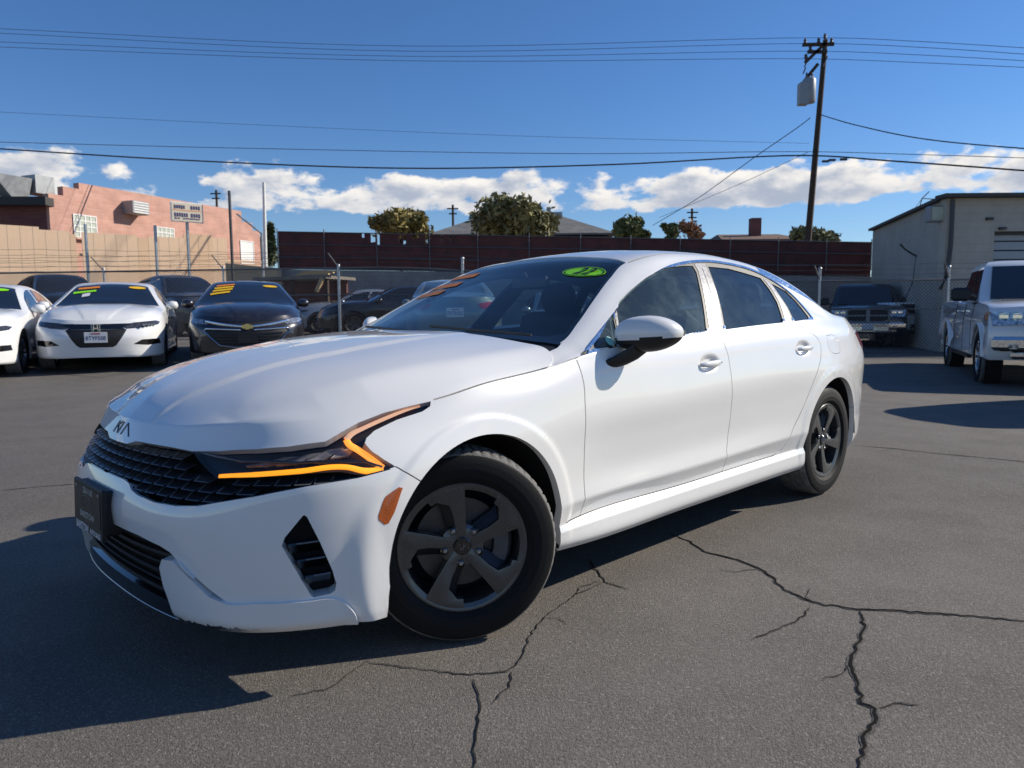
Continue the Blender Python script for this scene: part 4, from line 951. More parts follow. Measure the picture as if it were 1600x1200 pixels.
def k5_details(K):
    root, p1, hd, tp, hf, bump, hood, ws = K
    M_cell = mat('grille_cell_black', (.013, .013, .016), .42, 0, .15); M_celledge = mat('grille_edge', (.30, .31, .33), .36, .7)
    # ---- scales of the main grille
    arc = np.r_[0, np.cumsum(np.linalg.norm(np.diff(p1.P[44, :130], axis=0), axis=1))]
    xa = lambda a: np.interp(a, arc, np.arange(len(arc)))
    gp = [q for n_, q in p1.polys if n_ == 'grille_hole'][0]; hp = [q for n_, q in p1.polys if n_ == 'headlight'][0]
    grille = bpy.data.objects.new('grille', None); grille.empty_display_size = .1; link(grille, root)
    rows_w = np.arange(.572, .715, .0262)
    for r, w in enumerate(rows_w):
        for c in range(-1, 19):
            a0 = .064 * (c + .5 * (r % 2))
            if a0 < -.001: continue
            cx_, cy_ = surf_w(p1, xa(a0), w)[2]
            pts = np.array([surf_w(p1, xa(max(0, a0 + da)), w + dw)[2] for da, dw in ((0, -.004), (-.016, -.009), (.016, -.009), (-.02, .003), (.02, .003))])
            ing = inside(pts, gp) & ~inside(pts, hp)
            if ing.sum() < 5: continue
            sc = 1.0
            def pt(da, dw, off):
                s_ = -1 if a0 + da < 0 else 1
                P, n_, _ = surf_w(p1, xa(abs(a0 + da)), w + dw, off); return np.array([P[0], P[1] * s_, P[2]])
            tl, tr = pt(-.033, .0125, -.032), pt(.033, .0125, -.032); bl, br = pt(-.0235, -.0115, -.008), pt(.0235, -.0115, -.008)
            bl2, br2 = pt(-.0255, -.0142, -.005), pt(.0255, -.0142, -.005); tl2, tr2 = pt(-.0350, .0125, -.028), pt(.0350, .0125, -.028)
            bl3, br3 = pt(-.0255, -.0150, -.03), pt(.0255, -.0150, -.03)
            V = np.array([tl, tr, br, bl, tl2, bl2, br2, tr2, bl3, br3])
            F = [(0, 3, 2, 1), (3, 5, 6, 2), (0, 4, 5, 3), (1, 2, 6, 7), (5, 8, 9, 6)]; mi = [0, 1, 1, 1, 0]
            for sd in ((1, -1) if a0 > .001 else (1,)):
                o = mesh_obj('grille_cell', car_co(V, sd), F if sd == -1 else [f[::-1] for f in F], [M_cell, M_celledge], grille)
                o.data.polygons.foreach_set('material_index', mi)
    # rim of the grille opening
    ring_pts = p1.ev(gp[:len(gp) - 2]) - p1.nrm(gp[:len(gp) - 2]) * .012
    for sd in (1, -1): MB().tube(car_co(ring_pts[::2], sd), .005, 6).build('grille_frame', M_gloss, grille, smooth=60)
    # ---- lower intake: bars and black splitter
    low = bpy.data.objects.new('lower_grille', None); low.empty_display_size = .1; link(low, bump)
    for k, w in enumerate((.268, .300, .332, .364, .396, .428)):
        a = np.linspace(0, .455 if w < .38 else .45 + (w - .38) * .5, 16); L_ = np.array([surf_w(p1, xa(q), w, -.024)[0] for q in a])
        V = np.r_[L_[::-1] * [1, -1, 1], L_[1:]]; n = len(V); hh = .0035 if k % 2 else .0055
        VV = np.concatenate([V + [-.006, 0, hh], V + [-.006, 0, -hh], V + [.012, 0, -hh * .4], V + [.012, 0, hh * .4]]); F = []
        for i in range(n - 1):
            for j in range(4): q = (j + 1) % 4; F.append((j * n + i, j * n + i + 1, q * n + i + 1, q * n + i))
        MB().add(car_co(VV), F).build('grille_bar', M_bar, low, smooth=50)
    a = np.linspace(0, .46, 20); sec = []
    for w, off in ((.262, -.03), (.250, -.004), (.226, .004), (.207, .010), (.203, .008), (.203, -.06)): 
        L_ = np.array([surf_w(p1, xa(q), w, off)[0] for q in a]); sec.append(np.r_[L_[::-1] * [1, -1, 1], L_[1:]])
    n = len(sec[0]); F = [(j * n + i, j * n + i + 1, (j + 1) * n + i + 1, (j + 1) * n + i) for j in range(5) for i in range(n - 1)]
    MB().add(car_co(np.concatenate(sec)), F).build('splitter', M_gloss, bump, smooth=40)
    ed = sec[3] + [-.001, 0, -.001]; MB().tube(car_co(ed), .0016, 5).build('splitter_edge', M_nut, bump)
    # ---- side intakes: three blades each
    fogp = [q for n_, q in p1.polys if n_ == 'fog_hole'][0]
    for sd in (1, -1):
        for k, (a_, b_) in enumerate((((-.640, .793, .462), (-.565, .838, .467)), ((-.618, .802, .412), (-.550, .844, .417)), ((-.598, .809, .361), (-.536, .848, .366)))):
            xy = p1.line([a_, b_], step=.012); P = p1.ev(xy); Nn = p1.nrm(xy); up = np.array([0, 0, 1])
            V = np.concatenate([P - Nn * .006 + up * .003, P - Nn * .004 - up * .002, P - Nn * .045 - up * .040, P - Nn * .045 - up * .012]); n = len(P)
            F = [(j * n + i, j * n + i + 1, ((j + 1) % 4) * n + i + 1, ((j + 1) % 4) * n + i) for j in range(4) for i in range(n - 1)]
            bl_ = MB().add(car_co(V, sd), F).build('intake_blade', M_gloss, bump, smooth=30)
            MB().tube(car_co((P - Nn * .003 + up * .002)[n // 3:], sd), .0022, 5).build('blade_edge', M_bladeedge, bl_)
    # ---- plate in its dealer frame
    pl = bpy.data.objects.new('licence_plate', None); pl.empty_display_size = .1; link(pl, bump); pl.location = (.9405, 0, .487); pl.rotation_euler = (0, rad(-2), 0)
    MB().box((-.030, 0, 0), (.05, .285, .150), ch=.006).build('plate_bracket', M_black, pl)
    MB().box((0, 0, -.004), (.014, .312, .172), ch=.004).build('plate_frame', M_black, pl)
    MB().box((.0076, 0, .010), (.003, .284, .118)).build('plate_card', M_card, pl)
    def plate_text(body, y, z, size, m, nm='print', xs=1.0, bold=0, x=.0098):
        V, F = text_mesh(body, size, bold=bold, xs=xs); mesh_obj(nm, [(x, y + a, z + b) for a, b in V], F, m, pl)
    plate_text('256-1165', .012, .056, .030, M_text2, 'phone_number', .95, .0006)
    plate_text('BARSTOW', 0, -.028, .030, M_text2, 'dealer_name', 1.1, .0008)
    plate_text('AUTO SALES', 0, -.046, .011, M_text3, 'dealer_line')
    plate_text('BARSTOW', -.066, -.0755, .037, M_text, 'frame_lettering', .80, .0009, .0076); plate_text('AUTO SALES', .078, -.0755, .024, M_text, 'frame_lettering', .85, .0006, .0076)
    em = MB(); em.tube([(.0098, -.055, -.012), (.0098, -.055, .028)] + [(.0098, .055 * -cos(t), .028 + .012 * sin(t)) for t in np.linspace(.2, pi - .2, 8)] + [(.0098, .055, .028), (.0098, .055, -.012)], .0009, 4)
    em.tube([(.0098, -.05, -.006), (.0098, -.03, -.002), (.0098, -.015, .008), (.0098, .015, .008), (.0098, .03, -.001), (.0098, .055, -.006)], .0008, 4); em.build('car_outline', M_text3, pl)
    for sy in (-1, 1): MB().lathe([(0, .003), (.005, .002), (.006, 0)], 10, Matrix.Rotation(-pi / 2, 3, 'Z')).build('plate_screw', M_nut, pl, loc=(.008, sy * .122, .060))
    # ---- badge on the bonnet
    bd = MB(); bd2 = MB()
    for ks, st in enumerate(([(-1, -.5), (-.80, .5)], [(-.91, -.06), (-.40, .5)], [(-.70, .16), (-.40, -.5)], [(-.40, -.5), (-.18, .5)], [(.06, -.5), (.32, .5)], [(.32, .5), (.98, -.5)])):
        P = []
        for a, b in np.linspace(st[0], st[1], 6):
            v = a * .080; x = np.interp(abs(v), p1.P[76, :60, 1], np.arange(60)); q = [(x, 76.2 + b * 4.2)]; n_ = p1.nrm(q)[0]; P.append(((p1.ev(q)[0] + n_ * .0008) * [1, 1 if v >= 0 else -1, 1]))
        (bd if ks < 4 else bd2).tube(car_co(np.array(P)), .0024, 6)
    bd.build('badge', M_badge, hood, smooth=60); bd2.build('badge', M_badge, hood, smooth=60)
    # ---- wheels, liners
    for u, steer in ((0, -31.8), (2.85, 0)):
        for sd in (1, -1):
            w = make_wheel('wheel', root, spin=1.016 if u == 0 else .35); w.location = (-u, sd * .80, .336); st = steer * (1 if sd == 1 else .86)
            w.rotation_euler = (0, 0, rad(st) + (0 if sd == 1 else pi))
            sp = bpy.data.objects.new('spin', None)
        for sd in (1, -1):
            ln = MB(); th = np.linspace(.0 if u > 1 else -.25, pi + (.25 if u > 1 else .25), 30); V = []; n = 30
            for v in (.905, .60): V += [(u + .012 * (u == 0) + .40 * cos(t), v, .335 + .40 * sin(t)) for t in th]
            V += [(u + .40 * cos(t), .60, .335 + .40 * sin(t)) for t in th] + [(u, .60, .30)] * n
            F = [(i, i + 1, n + i + 1, n + i) for i in range(n - 1)] + [(2 * n + i, 2 * n + i + 1, 3 * n + i + 1, 3 * n + i) for i in range(n - 1)]
            ln.add(car_co(np.array(V), sd), F).build('arch_liner', M_liner, root, smooth=40)
    fl = MB().box((-1.45, 0, .215), (3.9, 1.70, .03)); fl.v = [(x, y * (.62 if abs(x + 1.45) > 1.7 else 1), z) for x, y, z in fl.v]; 
    MB().box((-1.42, 0, .22), (1.95, 1.74, .03)).box((-1.42, 0, .22), (4.3, 1.1, .025)).build('underbody', M_matte, root)
    MB().box((.12, 0, .56), (1.05, 1.15, .52), ch=.06).build('engine_light_block', M_matte, root)  # plain black box added under the bonnet to stop sunlight leaking through
    # ---- cabin
    cab = MB()
    def seat(u, v, rear=False):
        s_ = bpy.data.objects.new('seat', None); s_.empty_display_size = .1; link(s_, root); s_.location = (-u, v, .42)
        wd = .50 if not rear else 1.28
        MB().box((0, 0, .06), (.50, wd, .17), ch=.05).build('seat_cushion', M_interior, s_, smooth=40)
        b = MB().box((0, 0, 0), (.13, wd * .96, .60), ch=.045, M=Matrix.Rotation(rad(-18), 3, 'Y')); b.v = [(x - .30, y * (1 - .18 * max(0, z + .1)), z + .42) for x, y, z in b.v]; b.build('seat_back', M_interior, s_, smooth=40)
        for hv in ((0,) if not rear else (-.38, .38)):
            h = MB().lathe([(0, -.12), (.06, -.118), (.085, -.09), (.095, 0), (.085, .09), (.06, .118), (0, .12)], 16); h.v = [(x * .55 - .41, y + hv, z * 1.05 + .79) for x, y, z in h.v]; h.build('headrest', M_interior, s_, smooth=60)
            MB().bar((-.385, hv - .05, .66), (-.405, hv - .05, .76), .012, n=6).bar((-.385, hv + .05, .66), (-.405, hv + .05, .76), .012, n=6).build('headrest_post', M_nut, s_)
    seat(1.42, .38); seat(1.42, -.38); seat(2.32, 0, True)
    MB().prism([(-.50, .90), (-.62, .985), (-.98, .955), (-1.06, .88), (-1.02, .68), (-.5, .6)], -.74, .74, 'y').build('dashboard', M_interior, root, bevel=.02, smooth=40)
    st = MB(); st.lathe([(.185 + .015 * cos(t), .015 * sin(t)) for t in np.linspace(0, 2 * pi, 9)], 36, Matrix.Rotation(rad(90), 3, 'Z')); st.box((0, 0, 0), (.03, .12, .10), ch=.01); st.box((0, 0, 0), (.02, .34, .03)); st.box((0, 0, -.08), (.02, .03, .16))
    so = st.build('steering_wheel', M_interior, root, smooth=40); so.location = (-1.17, .38, .88); so.rotation_euler = (0, rad(-24), 0)
    MB().box((-1.13, .06, 1.275), (.03, .24, .065), ch=.012).bar((-1.12, .05, 1.29), (-1.14, 0.0, 1.33), .02, n=6).build('rear_view_mirror', M_black, root)
    MB().prism([(-2.75, .93), (-3.35, 1.02), (-3.35, .98), (-2.75, .88)], -.62, .62, 'y').build('parcel_shelf', M_interior, root)
    MB().box((-1.6, 0, .30), (2.6, 1.5, .06)).build('cabin_floor', M_interior, root)
    for sd in (1, -1):
        for u0, u1 in ((.56, 1.60), (1.66, 2.55)):
            MB().prism([(-u0, .36), (-u1, .36), (-u1, .955 + .02 * u1), (-u0, .955 + .02 * u0 - .03)], sd * .80, sd * .835, 'y').build('door_card', M_interior2, root)
        # wiper
        wp = np.array([(.44 + .12 * (abs(v) / .8) ** 2 + .045, v, 0) for v in np.linspace(-.58 if sd < 0 else .12, -.02 if sd < 0 else .70, 14)])
    wm = MB()
    for v0, v1 in ((.66, .06), (.02, -.56)):
        L_ = []
        for t in np.linspace(0, 1, 12):
            v = v0 + (v1 - v0) * t; u = .40 + .135 * (abs(v) / .8) ** 2 + .02 + .05 * t; q = tp.inv([(u, abs(v), 1.03)])[0]; q = (np.interp(u, tp.P[0, :, 0], np.arange(tp.ns)), np.interp(-abs(v), -tp.P[:, int(q[0]), 1], np.arange(tp.nt))); P = tp.ev([q])[0]; L_.append((u, v, P[2] + .012))
        wo = MB().tube(car_co(np.array(L_)), .006, 5); wo.build('wiper', M_black, root)
    # ---- stickers on the glass
    def on_glass(u, v):
        x = np.interp(u, tp.P[0, :, 0], np.arange(tp.ns)); i = int(x); y = np.interp(-abs(v), -tp.P[:, i, 1], np.arange(tp.nt)); return tp.ev([(x, y)])[0] * [1, np.sign(v) if v else 1, 1] + tp.nrm([(x, y)])[0] * [1, np.sign(v) if v else 1, 1] * -.0015
    ctr = np.array([1.094, .447]); 
    def sticker(name, poly, m, c, lift=.0, ax=(0, 1), ay=(1, 0)):
        # fan of small quads following the glass
        V = []
        for a, b in poly: P = on_glass(c[0] + a * ax[0] + b * ay[0], c[1] + a * ax[1] + b * ay[1]); V.append(P + np.array([-.35, 0, .93]) * lift)
        return V
    ell = lambda a, b, n=40: [(a * cos(t), b * sin(t)) for t in np.linspace(0, 2 * pi, n, endpoint=False)]
    def fan(name, poly, m, c, lift, ring_in=None):
        if ring_in is None:
            V = sticker(name, poly + [(0, 0)], m, c, lift); n = len(poly); F = [(i, (i + 1) % n, n) for i in range(n)]
        else:
            V = sticker(name, poly + ring_in, m, c, lift); n = len(poly); F = [(i, (i + 1) % n, n + (i + 1) % n, n + i) for i in range(n)]
        return mesh_obj(name, car_co(np.array(V)), F, m, ws)
    fan('year_sticker', ell(.128, .052), M_green, ctr, .0012)
    fan('sticker_ring', ell(.121, .048), M_text_dark, ctr, .0018, ell(.113, .044))
    V, F = text_mesh('22', .088, shear=.35, xs=1.2, bold=.0016); V = [on_glass(ctr[0] + b, ctr[1] + a) + np.array([-.35, 0, .93]) * .0035 for a, b in V]; mesh_obj('year_number', car_co(np.array(V)), F, M_text_dark, ws)
    for k, (u, v0, v1) in enumerate(((1.12, -.56, -.34), (1.01, -.60, -.36), (.92, -.62, -.40))):
        o = MB(); L0 = [on_glass(u + .028, v) for v in np.linspace(v0, v1, 8)]; L1 = [on_glass(u - .028, v) for v in np.linspace(v0, v1, 8)]
        V = np.array([p_ + np.array([-.35, 0, .93]) * .0012 for p_ in L0 + L1]); o.add(car_co(V), [(i, i + 1, 9 + i, 8 + i) for i in range(7)]); o.build('offer_sticker', M_orange, ws)
    # round emission sticker on the small front pane
    q = tp.inv([(.755, .872, 1.012)])[0]; P0, n0 = tp.ev([q])[0], tp.nrm([q])[0]; ta = np.array([1, 0, 0]) - n0 * n0[0]; ta /= np.linalg.norm(ta); tb = np.cross(n0, ta)
    MB().add(car_co(np.array([P0 - n0 * .0045 + ta * .022 * cos(t) + tb * .022 * sin(t) for t in np.linspace(0, 2 * pi, 24, endpoint=False)])), [tuple(range(24))]).build('round_sticker', M_aqua, root)
M_bar = mat('grille_bar_grey', (.05, .05, .055), .3, .6, .3)
M_bladeedge = mat('blade_edge', (.24, .24, .25), .35, .8)
M_card = mat('dealer_card', (.010, .010, .011), .5)
M_text2 = mat('silver_print', (.42, .41, .39), .45); M_text3 = mat('bronze_print', (.20, .17, .13), .5)
M_badge = mat('dark_chrome', (.13, .14, .16), .18, 1)
M_liner = mat('felt_liner', (.008, .008, .009), .95)
# ------------------------------------------------------------------ the lot
FPX, CAMH, PIT, ROL = 1158.28, 1.1255, rad(5.4976), rad(-0.4853)
def at(px, py, Y):
    """world point at depth Y for a position measured on the 1600 x 1200 photograph"""
    x, y = px - 800, py - 600; cr, sr = cos(ROL), sin(ROL); x, y = x * cr + y * sr, -x * sr + y * cr
    up = -y / FPX; d = (x / FPX, cos(PIT) + up * sin(PIT), -sin(PIT) + up * cos(PIT)); t = Y / d[1]
    return Vector((d[0] * t, Y, CAMH + d[2] * t))
def g(x, y):
    """lot surface: flat under the nearest car, rising gently towards the back left"""
    return .5 * float(sstep((y - 4) / 15.)) * float(sstep((5. - x) / 9.))
def ground_at(px, py, z=0):
    a = at(px, py, 1.0); d = a - Vector((0, 0, CAMH)); t = (CAMH - z) / -d.z; return Vector((d.x * t, d.y * t, z))
def asphalt():
    m = bpy.data.materials.new('asphalt'); m.use_nodes = True; nt = m.node_tree; b = nt.nodes['Principled BSDF']; N = nt.nodes.new; L = nt.links.new
    tc = N('ShaderNodeTexCoord')
    def noise(sc, det=4, ro=.5, dist=0):
        n = N('ShaderNodeTexNoise'); n.inputs['Scale'].default_value = sc; n.inputs['Detail'].default_value = det; n.inputs['Roughness'].default_value = ro; n.inputs['Distortion'].default_value = dist; L(tc.outputs['Object'], n.inputs['Vector']); return n.outputs[0]
    def mr(v, a, b_, c, d):
        n = N('ShaderNodeMapRange'); L(v, n.inputs[0])
        for i, q in zip((1, 2, 3, 4), (a, b_, c, d)): n.inputs[i].default_value = q
        return n.outputs[0]
    def mixc(f, a, b_):
        n = N('ShaderNodeMix'); n.data_type = 'RGBA'; (L(f, n.inputs[0]) if not isinstance(f, float) else setattr(n.inputs[0], 'default_value', f))
        for i, q in ((6, a), (7, b_)):
            if isinstance(q, tuple): n.inputs[i].default_value = (*q, 1)
            else: L(q, n.inputs[i])
        return n.outputs[2]
    big = noise(.33, 5, .55, .4); mid = noise(2.2, 6, .6); fine = noise(95, 3, .7)
    vor = N('ShaderNodeTexVoronoi'); vor.inputs['Scale'].default_value = 210; L(tc.outputs['Object'], vor.inputs['Vector'])
    sepc = N('ShaderNodeSeparateColor'); L(vor.outputs['Color'], sepc.inputs[0])
    base = mixc(mr(big, .35, .65, 0, 1), (.122, .110, .098), (.170, .152, .133))
    base = mixc(mr(mid, .42, .70, 0, .5), base, (.106, .094, .081))
    stone = mr(sepc.outputs[0], .80, .97, 0, .55); base = mixc(stone, base, (.34, .31, .275))
    base = mixc(mr(fine, .35, .50, .55, 0), base, (.04, .038, .036))
    stain = mr(noise(.75, 3, .5, .6), .62, .74, 0, .42); base = mixc(stain, base, (.066, .063, .061))
    L(base, b.inputs['Base Color']); L(mr(mid, .3, .7, .72, .92), b.inputs['Roughness']); b.inputs['Specular IOR Level'].default_value = .35
    bp = N('ShaderNodeBump'); bp.inputs['Strength'].default_value = .8; bp.inputs['Distance'].default_value = .0045
    ad = N('ShaderNodeMath'); ad.operation = 'ADD'; L(fine, ad.inputs[0]); L(mr(vor.outputs['Distance'], 0, .6, .5, 0), ad.inputs[1]); L(ad.outputs[0], bp.inputs['Height'])
    bp2 = N('ShaderNodeBump'); bp2.inputs['Strength'].default_value = .35; bp2.inputs['Distance'].default_value = .03; L(mid, bp2.inputs['Height']); L(bp2.outputs[0], bp.inputs['Normal']); L(bp.outputs[0], b.inputs['Normal'])
    return m
M_asph = asphalt()
xs = np.unique(np.r_[-260, -160, -100, -70, np.linspace(-45, 45, 91), 70, 100, 160, 260]); ys = np.unique(np.r_[-60, -30, -15, np.linspace(-6, 44, 101), 60, 90, 150, 300, 700])
V = [(x, y, g(x, y)) for y in ys for x in xs]; n = len(xs)
ground = mesh_obj('asphalt_lot', V, [(j * n + i, j * n + i + 1, (j + 1) * n + i + 1, (j + 1) * n + i) for j in range(len(ys) - 1) for i in range(n - 1)], M_asph, smooth=True); tag(ground, kind='structure')
M_crack = mat('crack_shadow', (.016, .015, .014), 1.0, spec=.05)
M_crumb = mat('crumbled_asphalt', (.085, .078, .072), .95, bump=(160, .6))
def crack(px, w0, seed):
    r = np.random.default_rng(seed); P = np.array([ground_at(*q)[:2] for q in px]); T = [P[0]]
    for a, b in zip(P[:-1], P[1:]):
        k = max(2, int(np.linalg.norm(b - a) / .022)); nrm = np.array([-(b - a)[1], (b - a)[0]]); nrm /= np.linalg.norm(nrm) + 1e-9
        for i in range(1, k + 1): T.append(a + (b - a) * i / k + nrm * r.normal(0, .0042))
    T = np.array(T); D = np.gradient(T, axis=0); Nn = np.stack([-D[:, 1], D[:, 0]], 1); Nn /= np.linalg.norm(Nn, axis=1, keepdims=True) + 1e-9
    n = len(T); t = np.linspace(0, 1, n); env = np.minimum(1, np.minimum(t, 1 - t) * 7 + .25)
    sm = np.convolve(r.random(n + 8), np.ones(5) / 5, 'same')[:n]
    for nm, k, z, mm in (('crack_edge', 2.3, .0022, M_crumb), ('crack', 1.0, .0042, M_crack)):
        w = w0 * .64 * k * env * (.35 + 1.3 * sm); lw = w * (.5 + .35 * (r.random(n) - .5)); rw = w - lw
        A = T + Nn * lw[:, None]; B = T - Nn * rw[:, None]
        V = [(x, y, g(x, y) + z) for x, y in A] + [(x, y, g(x, y) + z) for x, y in B]
        mesh_obj(nm, V, [(i, i + 1, n + i + 1, n + i) for i in range(n - 1)], mm, ground)
for i, (w, px) in enumerate([
    (.011, [(1040, 832), (1075, 845), (1100, 862), (1150, 875), (1185, 888), (1210, 905), (1225, 922), (1270, 942), (1330, 952), (1400, 955), (1480, 960), (1620, 972)]),
    (.012, [(1345, 955), (1352, 985), (1335, 1015), (1328, 1040), (1340, 1070), (1345, 1100), (1368, 1108), (1365, 1130), (1350, 1160), (1340, 1210)]),
    (.005, [(1265, 950), (1250, 970), (1210, 985), (1175, 1000)]),
    (.0055, [(920, 875), (935, 895), (945, 910), (985, 922)]), (.0042, [(942, 910), (900, 930), (850, 965), (825, 1000), (815, 1030), (790, 1050), (735, 1055), (690, 1050), (640, 1045), (570, 1035)]),
    (.005, [(740, 1060), (750, 1100), (745, 1150), (740, 1210)]), (.004, [(800, 1050), (795, 1075), (770, 1100)]), (.008, [(1336, 697), (1400, 702), (1450, 708), (1530, 715), (1620, 724)]),
    (.006, [(0, 768), (60, 762), (130, 757)]), (.007, [(60, 607), (120, 611), (170, 614)]), (.003, [(450, 1090), (520, 1075), (570, 1035)])]):
    crack(px, w, 40 + i)
    rb = np.random.default_rng(90 + i)
    for j in range(len(px) // 5):      # hairline side branches
        k = int(rb.integers(1, len(px) - 1)); q = px[k]; a = rb.random() * 6.28; d_ = 14 + 26 * rb.random()
        crack([q, (q[0] + d_ * cos(a), q[1] + d_ * .4 * sin(a)), (q[0] + 2 * d_ * cos(a + .4), q[1] + .8 * d_ * sin(a + .4))], .003, 200 + 10 * i + j)

# ------------------------------------------------------------------ chain link fence between the lots
M_galv = mat('galvanised_steel', (.42, .43, .44), .42, .85, noise=(8, .15))
M_wire = mat('weathered_wire', (.16, .16, .165), .55, .7)
M_wire_dark = mat('fence_wire', (.075, .075, .08), .6, .5)
FA, FB = Vector((-19.0, 21.2)), Vector((13.2, 17.75))
def fence_pt(t): p = FA + (FB - FA) * t; return p.x, p.y
def build_fence():
    f = empty('chain_link_fence', (0, 0, 0), 0, 'grey chain link fence with barbed wire behind the parked cars', 'fence')
    Lf = (FB - FA).length; H = 1.83
    # posts where the photograph shows them
    def t_at(px):
        lo, hi = 0., 1.
        for _ in range(50):
            m = (lo + hi) / 2; x, y = fence_pt(m); k = (px - 800) / FPX
            if x / y < k: lo = m
            else: hi = m
        return (lo + hi) / 2
    posts = [-60, 170, 355, 533, 725, 910, 1095, 1278, 1478, 1660]
    for q in posts:
        x, y = fence_pt(t_at(q)); z = g(x, y); big = q in (533, 725, 1278, 1478); r = .075 if big else .06; hh = H + (.30 if q in (1278, 1478, 725) else .06)
        p = MB().bar((x, y, z - .05), (x, y, z + hh), r, n=10).build('post', M_galv, f, smooth=40)
        MB().lathe([(r * .62, 0), (r * .6, .02), (r * .3, .045), (0, .05)], 10, Matrix.Rotation(pi / 2, 3, 'X')).build('post_cap', M_galv, p, loc=(x, y, z + hh), smooth=40)
        if q not in (725,):
            MB().bar((x, y, z + H + .02), (x - .22, y - .18, z + H + .38), .04, .02).build('barb_arm', M_wire, p)
    T = np.linspace(0, 1, 60)
    for h, r, mm in ((H, .026, M_wire), (H * .62, .018, M_wire), (.06, .010, M_wire_dark)):
        MB().tube([(*fence_pt(t), g(*fence_pt(t)) + h) for t in T], r, 6).build('rail', mm, f, smooth=60)
    for k in range(3):
        MB().tube([(fence_pt(t)[0] - .07 * (k + 1), fence_pt(t)[1] - .06 * (k + 1), g(*fence_pt(t)) + H + .02 + .12 * (k + 1) + .01 * sin(t * 160)) for t in np.linspace(0, 1, 120)], .0045, 4).build('barbed_wire', M_wire_dark, f)
    mb = MB(); st = .085; d = (FB - FA) / Lf; nrm = Vector((-d.y, d.x)); r = .0045
    for k in range(int(-H / st), int(Lf / st)):
        for s_ in (1, -1):
            a0 = k * st; a1 = a0 + H
            if s_ < 0: a0, a1 = a1, a0
            pts = []
            for a, h in ((a0, .03), (a1, H)):
                t = min(1, max(0, a / Lf)); x, y = fence_pt(t); pts.append((x, y + .004 * s_, g(x, y) + (h if 0 <= a <= Lf else .03 + (H - .03) * (abs(t * Lf - a0) / H))))
            if (Vector(pts[0]) - Vector(pts[1])).length < .2: continue
            u = (Vector(pts[1]) - Vector(pts[0])).normalized(); w = Vector((-u.z * d.x, -u.z * d.y, u.x * d.x + u.y * d.y)) * r; o = Vector((nrm.x, nrm.y, 0)) * r
            A, B = Vector(pts[0]), Vector(pts[1]); mb.add([A + w, A - w * .5 + o, A - w * .5 - o, B + w, B - w * .5 + o, B - w * .5 - o], [(0, 1, 4, 3), (1, 2, 5, 4), (2, 0, 3, 5)])
    tag(mb.build('chain_link_mesh', M_wire_dark, f, fix=False), kind='stuff')
build_fence()
# ------------------------------------------------------------------ buildings, walls, poles
def tex_brick(name, c1, c2, mortar, sx, sy, rough=.9, bump=.4, axis='xz', wear=.15):
    m = bpy.data.materials.new(name); m.use_nodes = True; nt = m.node_tree; b = nt.nodes['Principled BSDF']; N = nt.nodes.new; L = nt.links.new
    tc = N('ShaderNodeTexCoord'); sp = N('ShaderNodeSeparateXYZ'); cb = N('ShaderNodeCombineXYZ'); L(tc.outputs['Object'], sp.inputs[0])
    ad = N('ShaderNodeMath'); ad.operation = 'ADD'; L(sp.outputs[0], ad.inputs[0]); L(sp.outputs[1], ad.inputs[1]); L(ad.outputs[0], cb.inputs[0]); L(sp.outputs[2], cb.inputs[1])
    br = N('ShaderNodeTexBrick'); L(cb.outputs[0], br.inputs['Vector']); br.inputs['Scale'].default_value = 1; br.inputs['Brick Width'].default_value = sx; br.inputs['Row Height'].default_value = sy; br.inputs['Mortar Size'].default_value = .014; br.inputs['Mortar Smooth'].default_value = .3
    br.inputs['Color1'].default_value = (*c1, 1); br.inputs['Color2'].default_value = (*c2, 1); br.inputs['Mortar'].default_value = (*mortar, 1); br.inputs['Bias'].default_value = -.1
    n = N('ShaderNodeTexNoise'); n.inputs['Scale'].default_value = 1.3; n.inputs['Detail'].default_value = 7; L(tc.outputs['Object'], n.inputs['Vector'])
    r = N('ShaderNodeMapRange'); r.inputs[1].default_value = .3; r.inputs[2].default_value = .7; r.inputs[3].default_value = 1 - wear; r.inputs[4].default_value = 1 + wear; L(n.outputs[0], r.inputs[0])
    v = N('ShaderNodeVectorMath'); v.operation = 'SCALE'; L(br.outputs['Color'], v.inputs[0]); L(r.outputs[0], v.inputs['Scale']); L(v.outputs[0], b.inputs['Base Color'])
    bp = N('ShaderNodeBump'); bp.inputs['Strength'].default_value = bump; bp.inputs['Distance'].default_value = .02; bp.invert = True; L(br.outputs['Fac'], bp.inputs['Height']); L(bp.outputs[0], b.inputs['Normal']); b.inputs['Roughness'].default_value = rough
    return m
M_pink = tex_brick('pink_brick', (.56, .31, .24), (.49, .255, .195), (.50, .32, .26), .42, .145)
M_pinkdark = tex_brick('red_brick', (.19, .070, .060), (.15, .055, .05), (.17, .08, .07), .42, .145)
M_greyblock = tex_brick('grey_block', (.27, .27, .262), (.25, .25, .243), (.22, .22, .217), .40, .20)
M_beigeblock = tex_brick('painted_block', (.46, .42, .35), (.44, .40, .335), (.42, .38, .32), .40, .20, bump=.25, wear=.1)
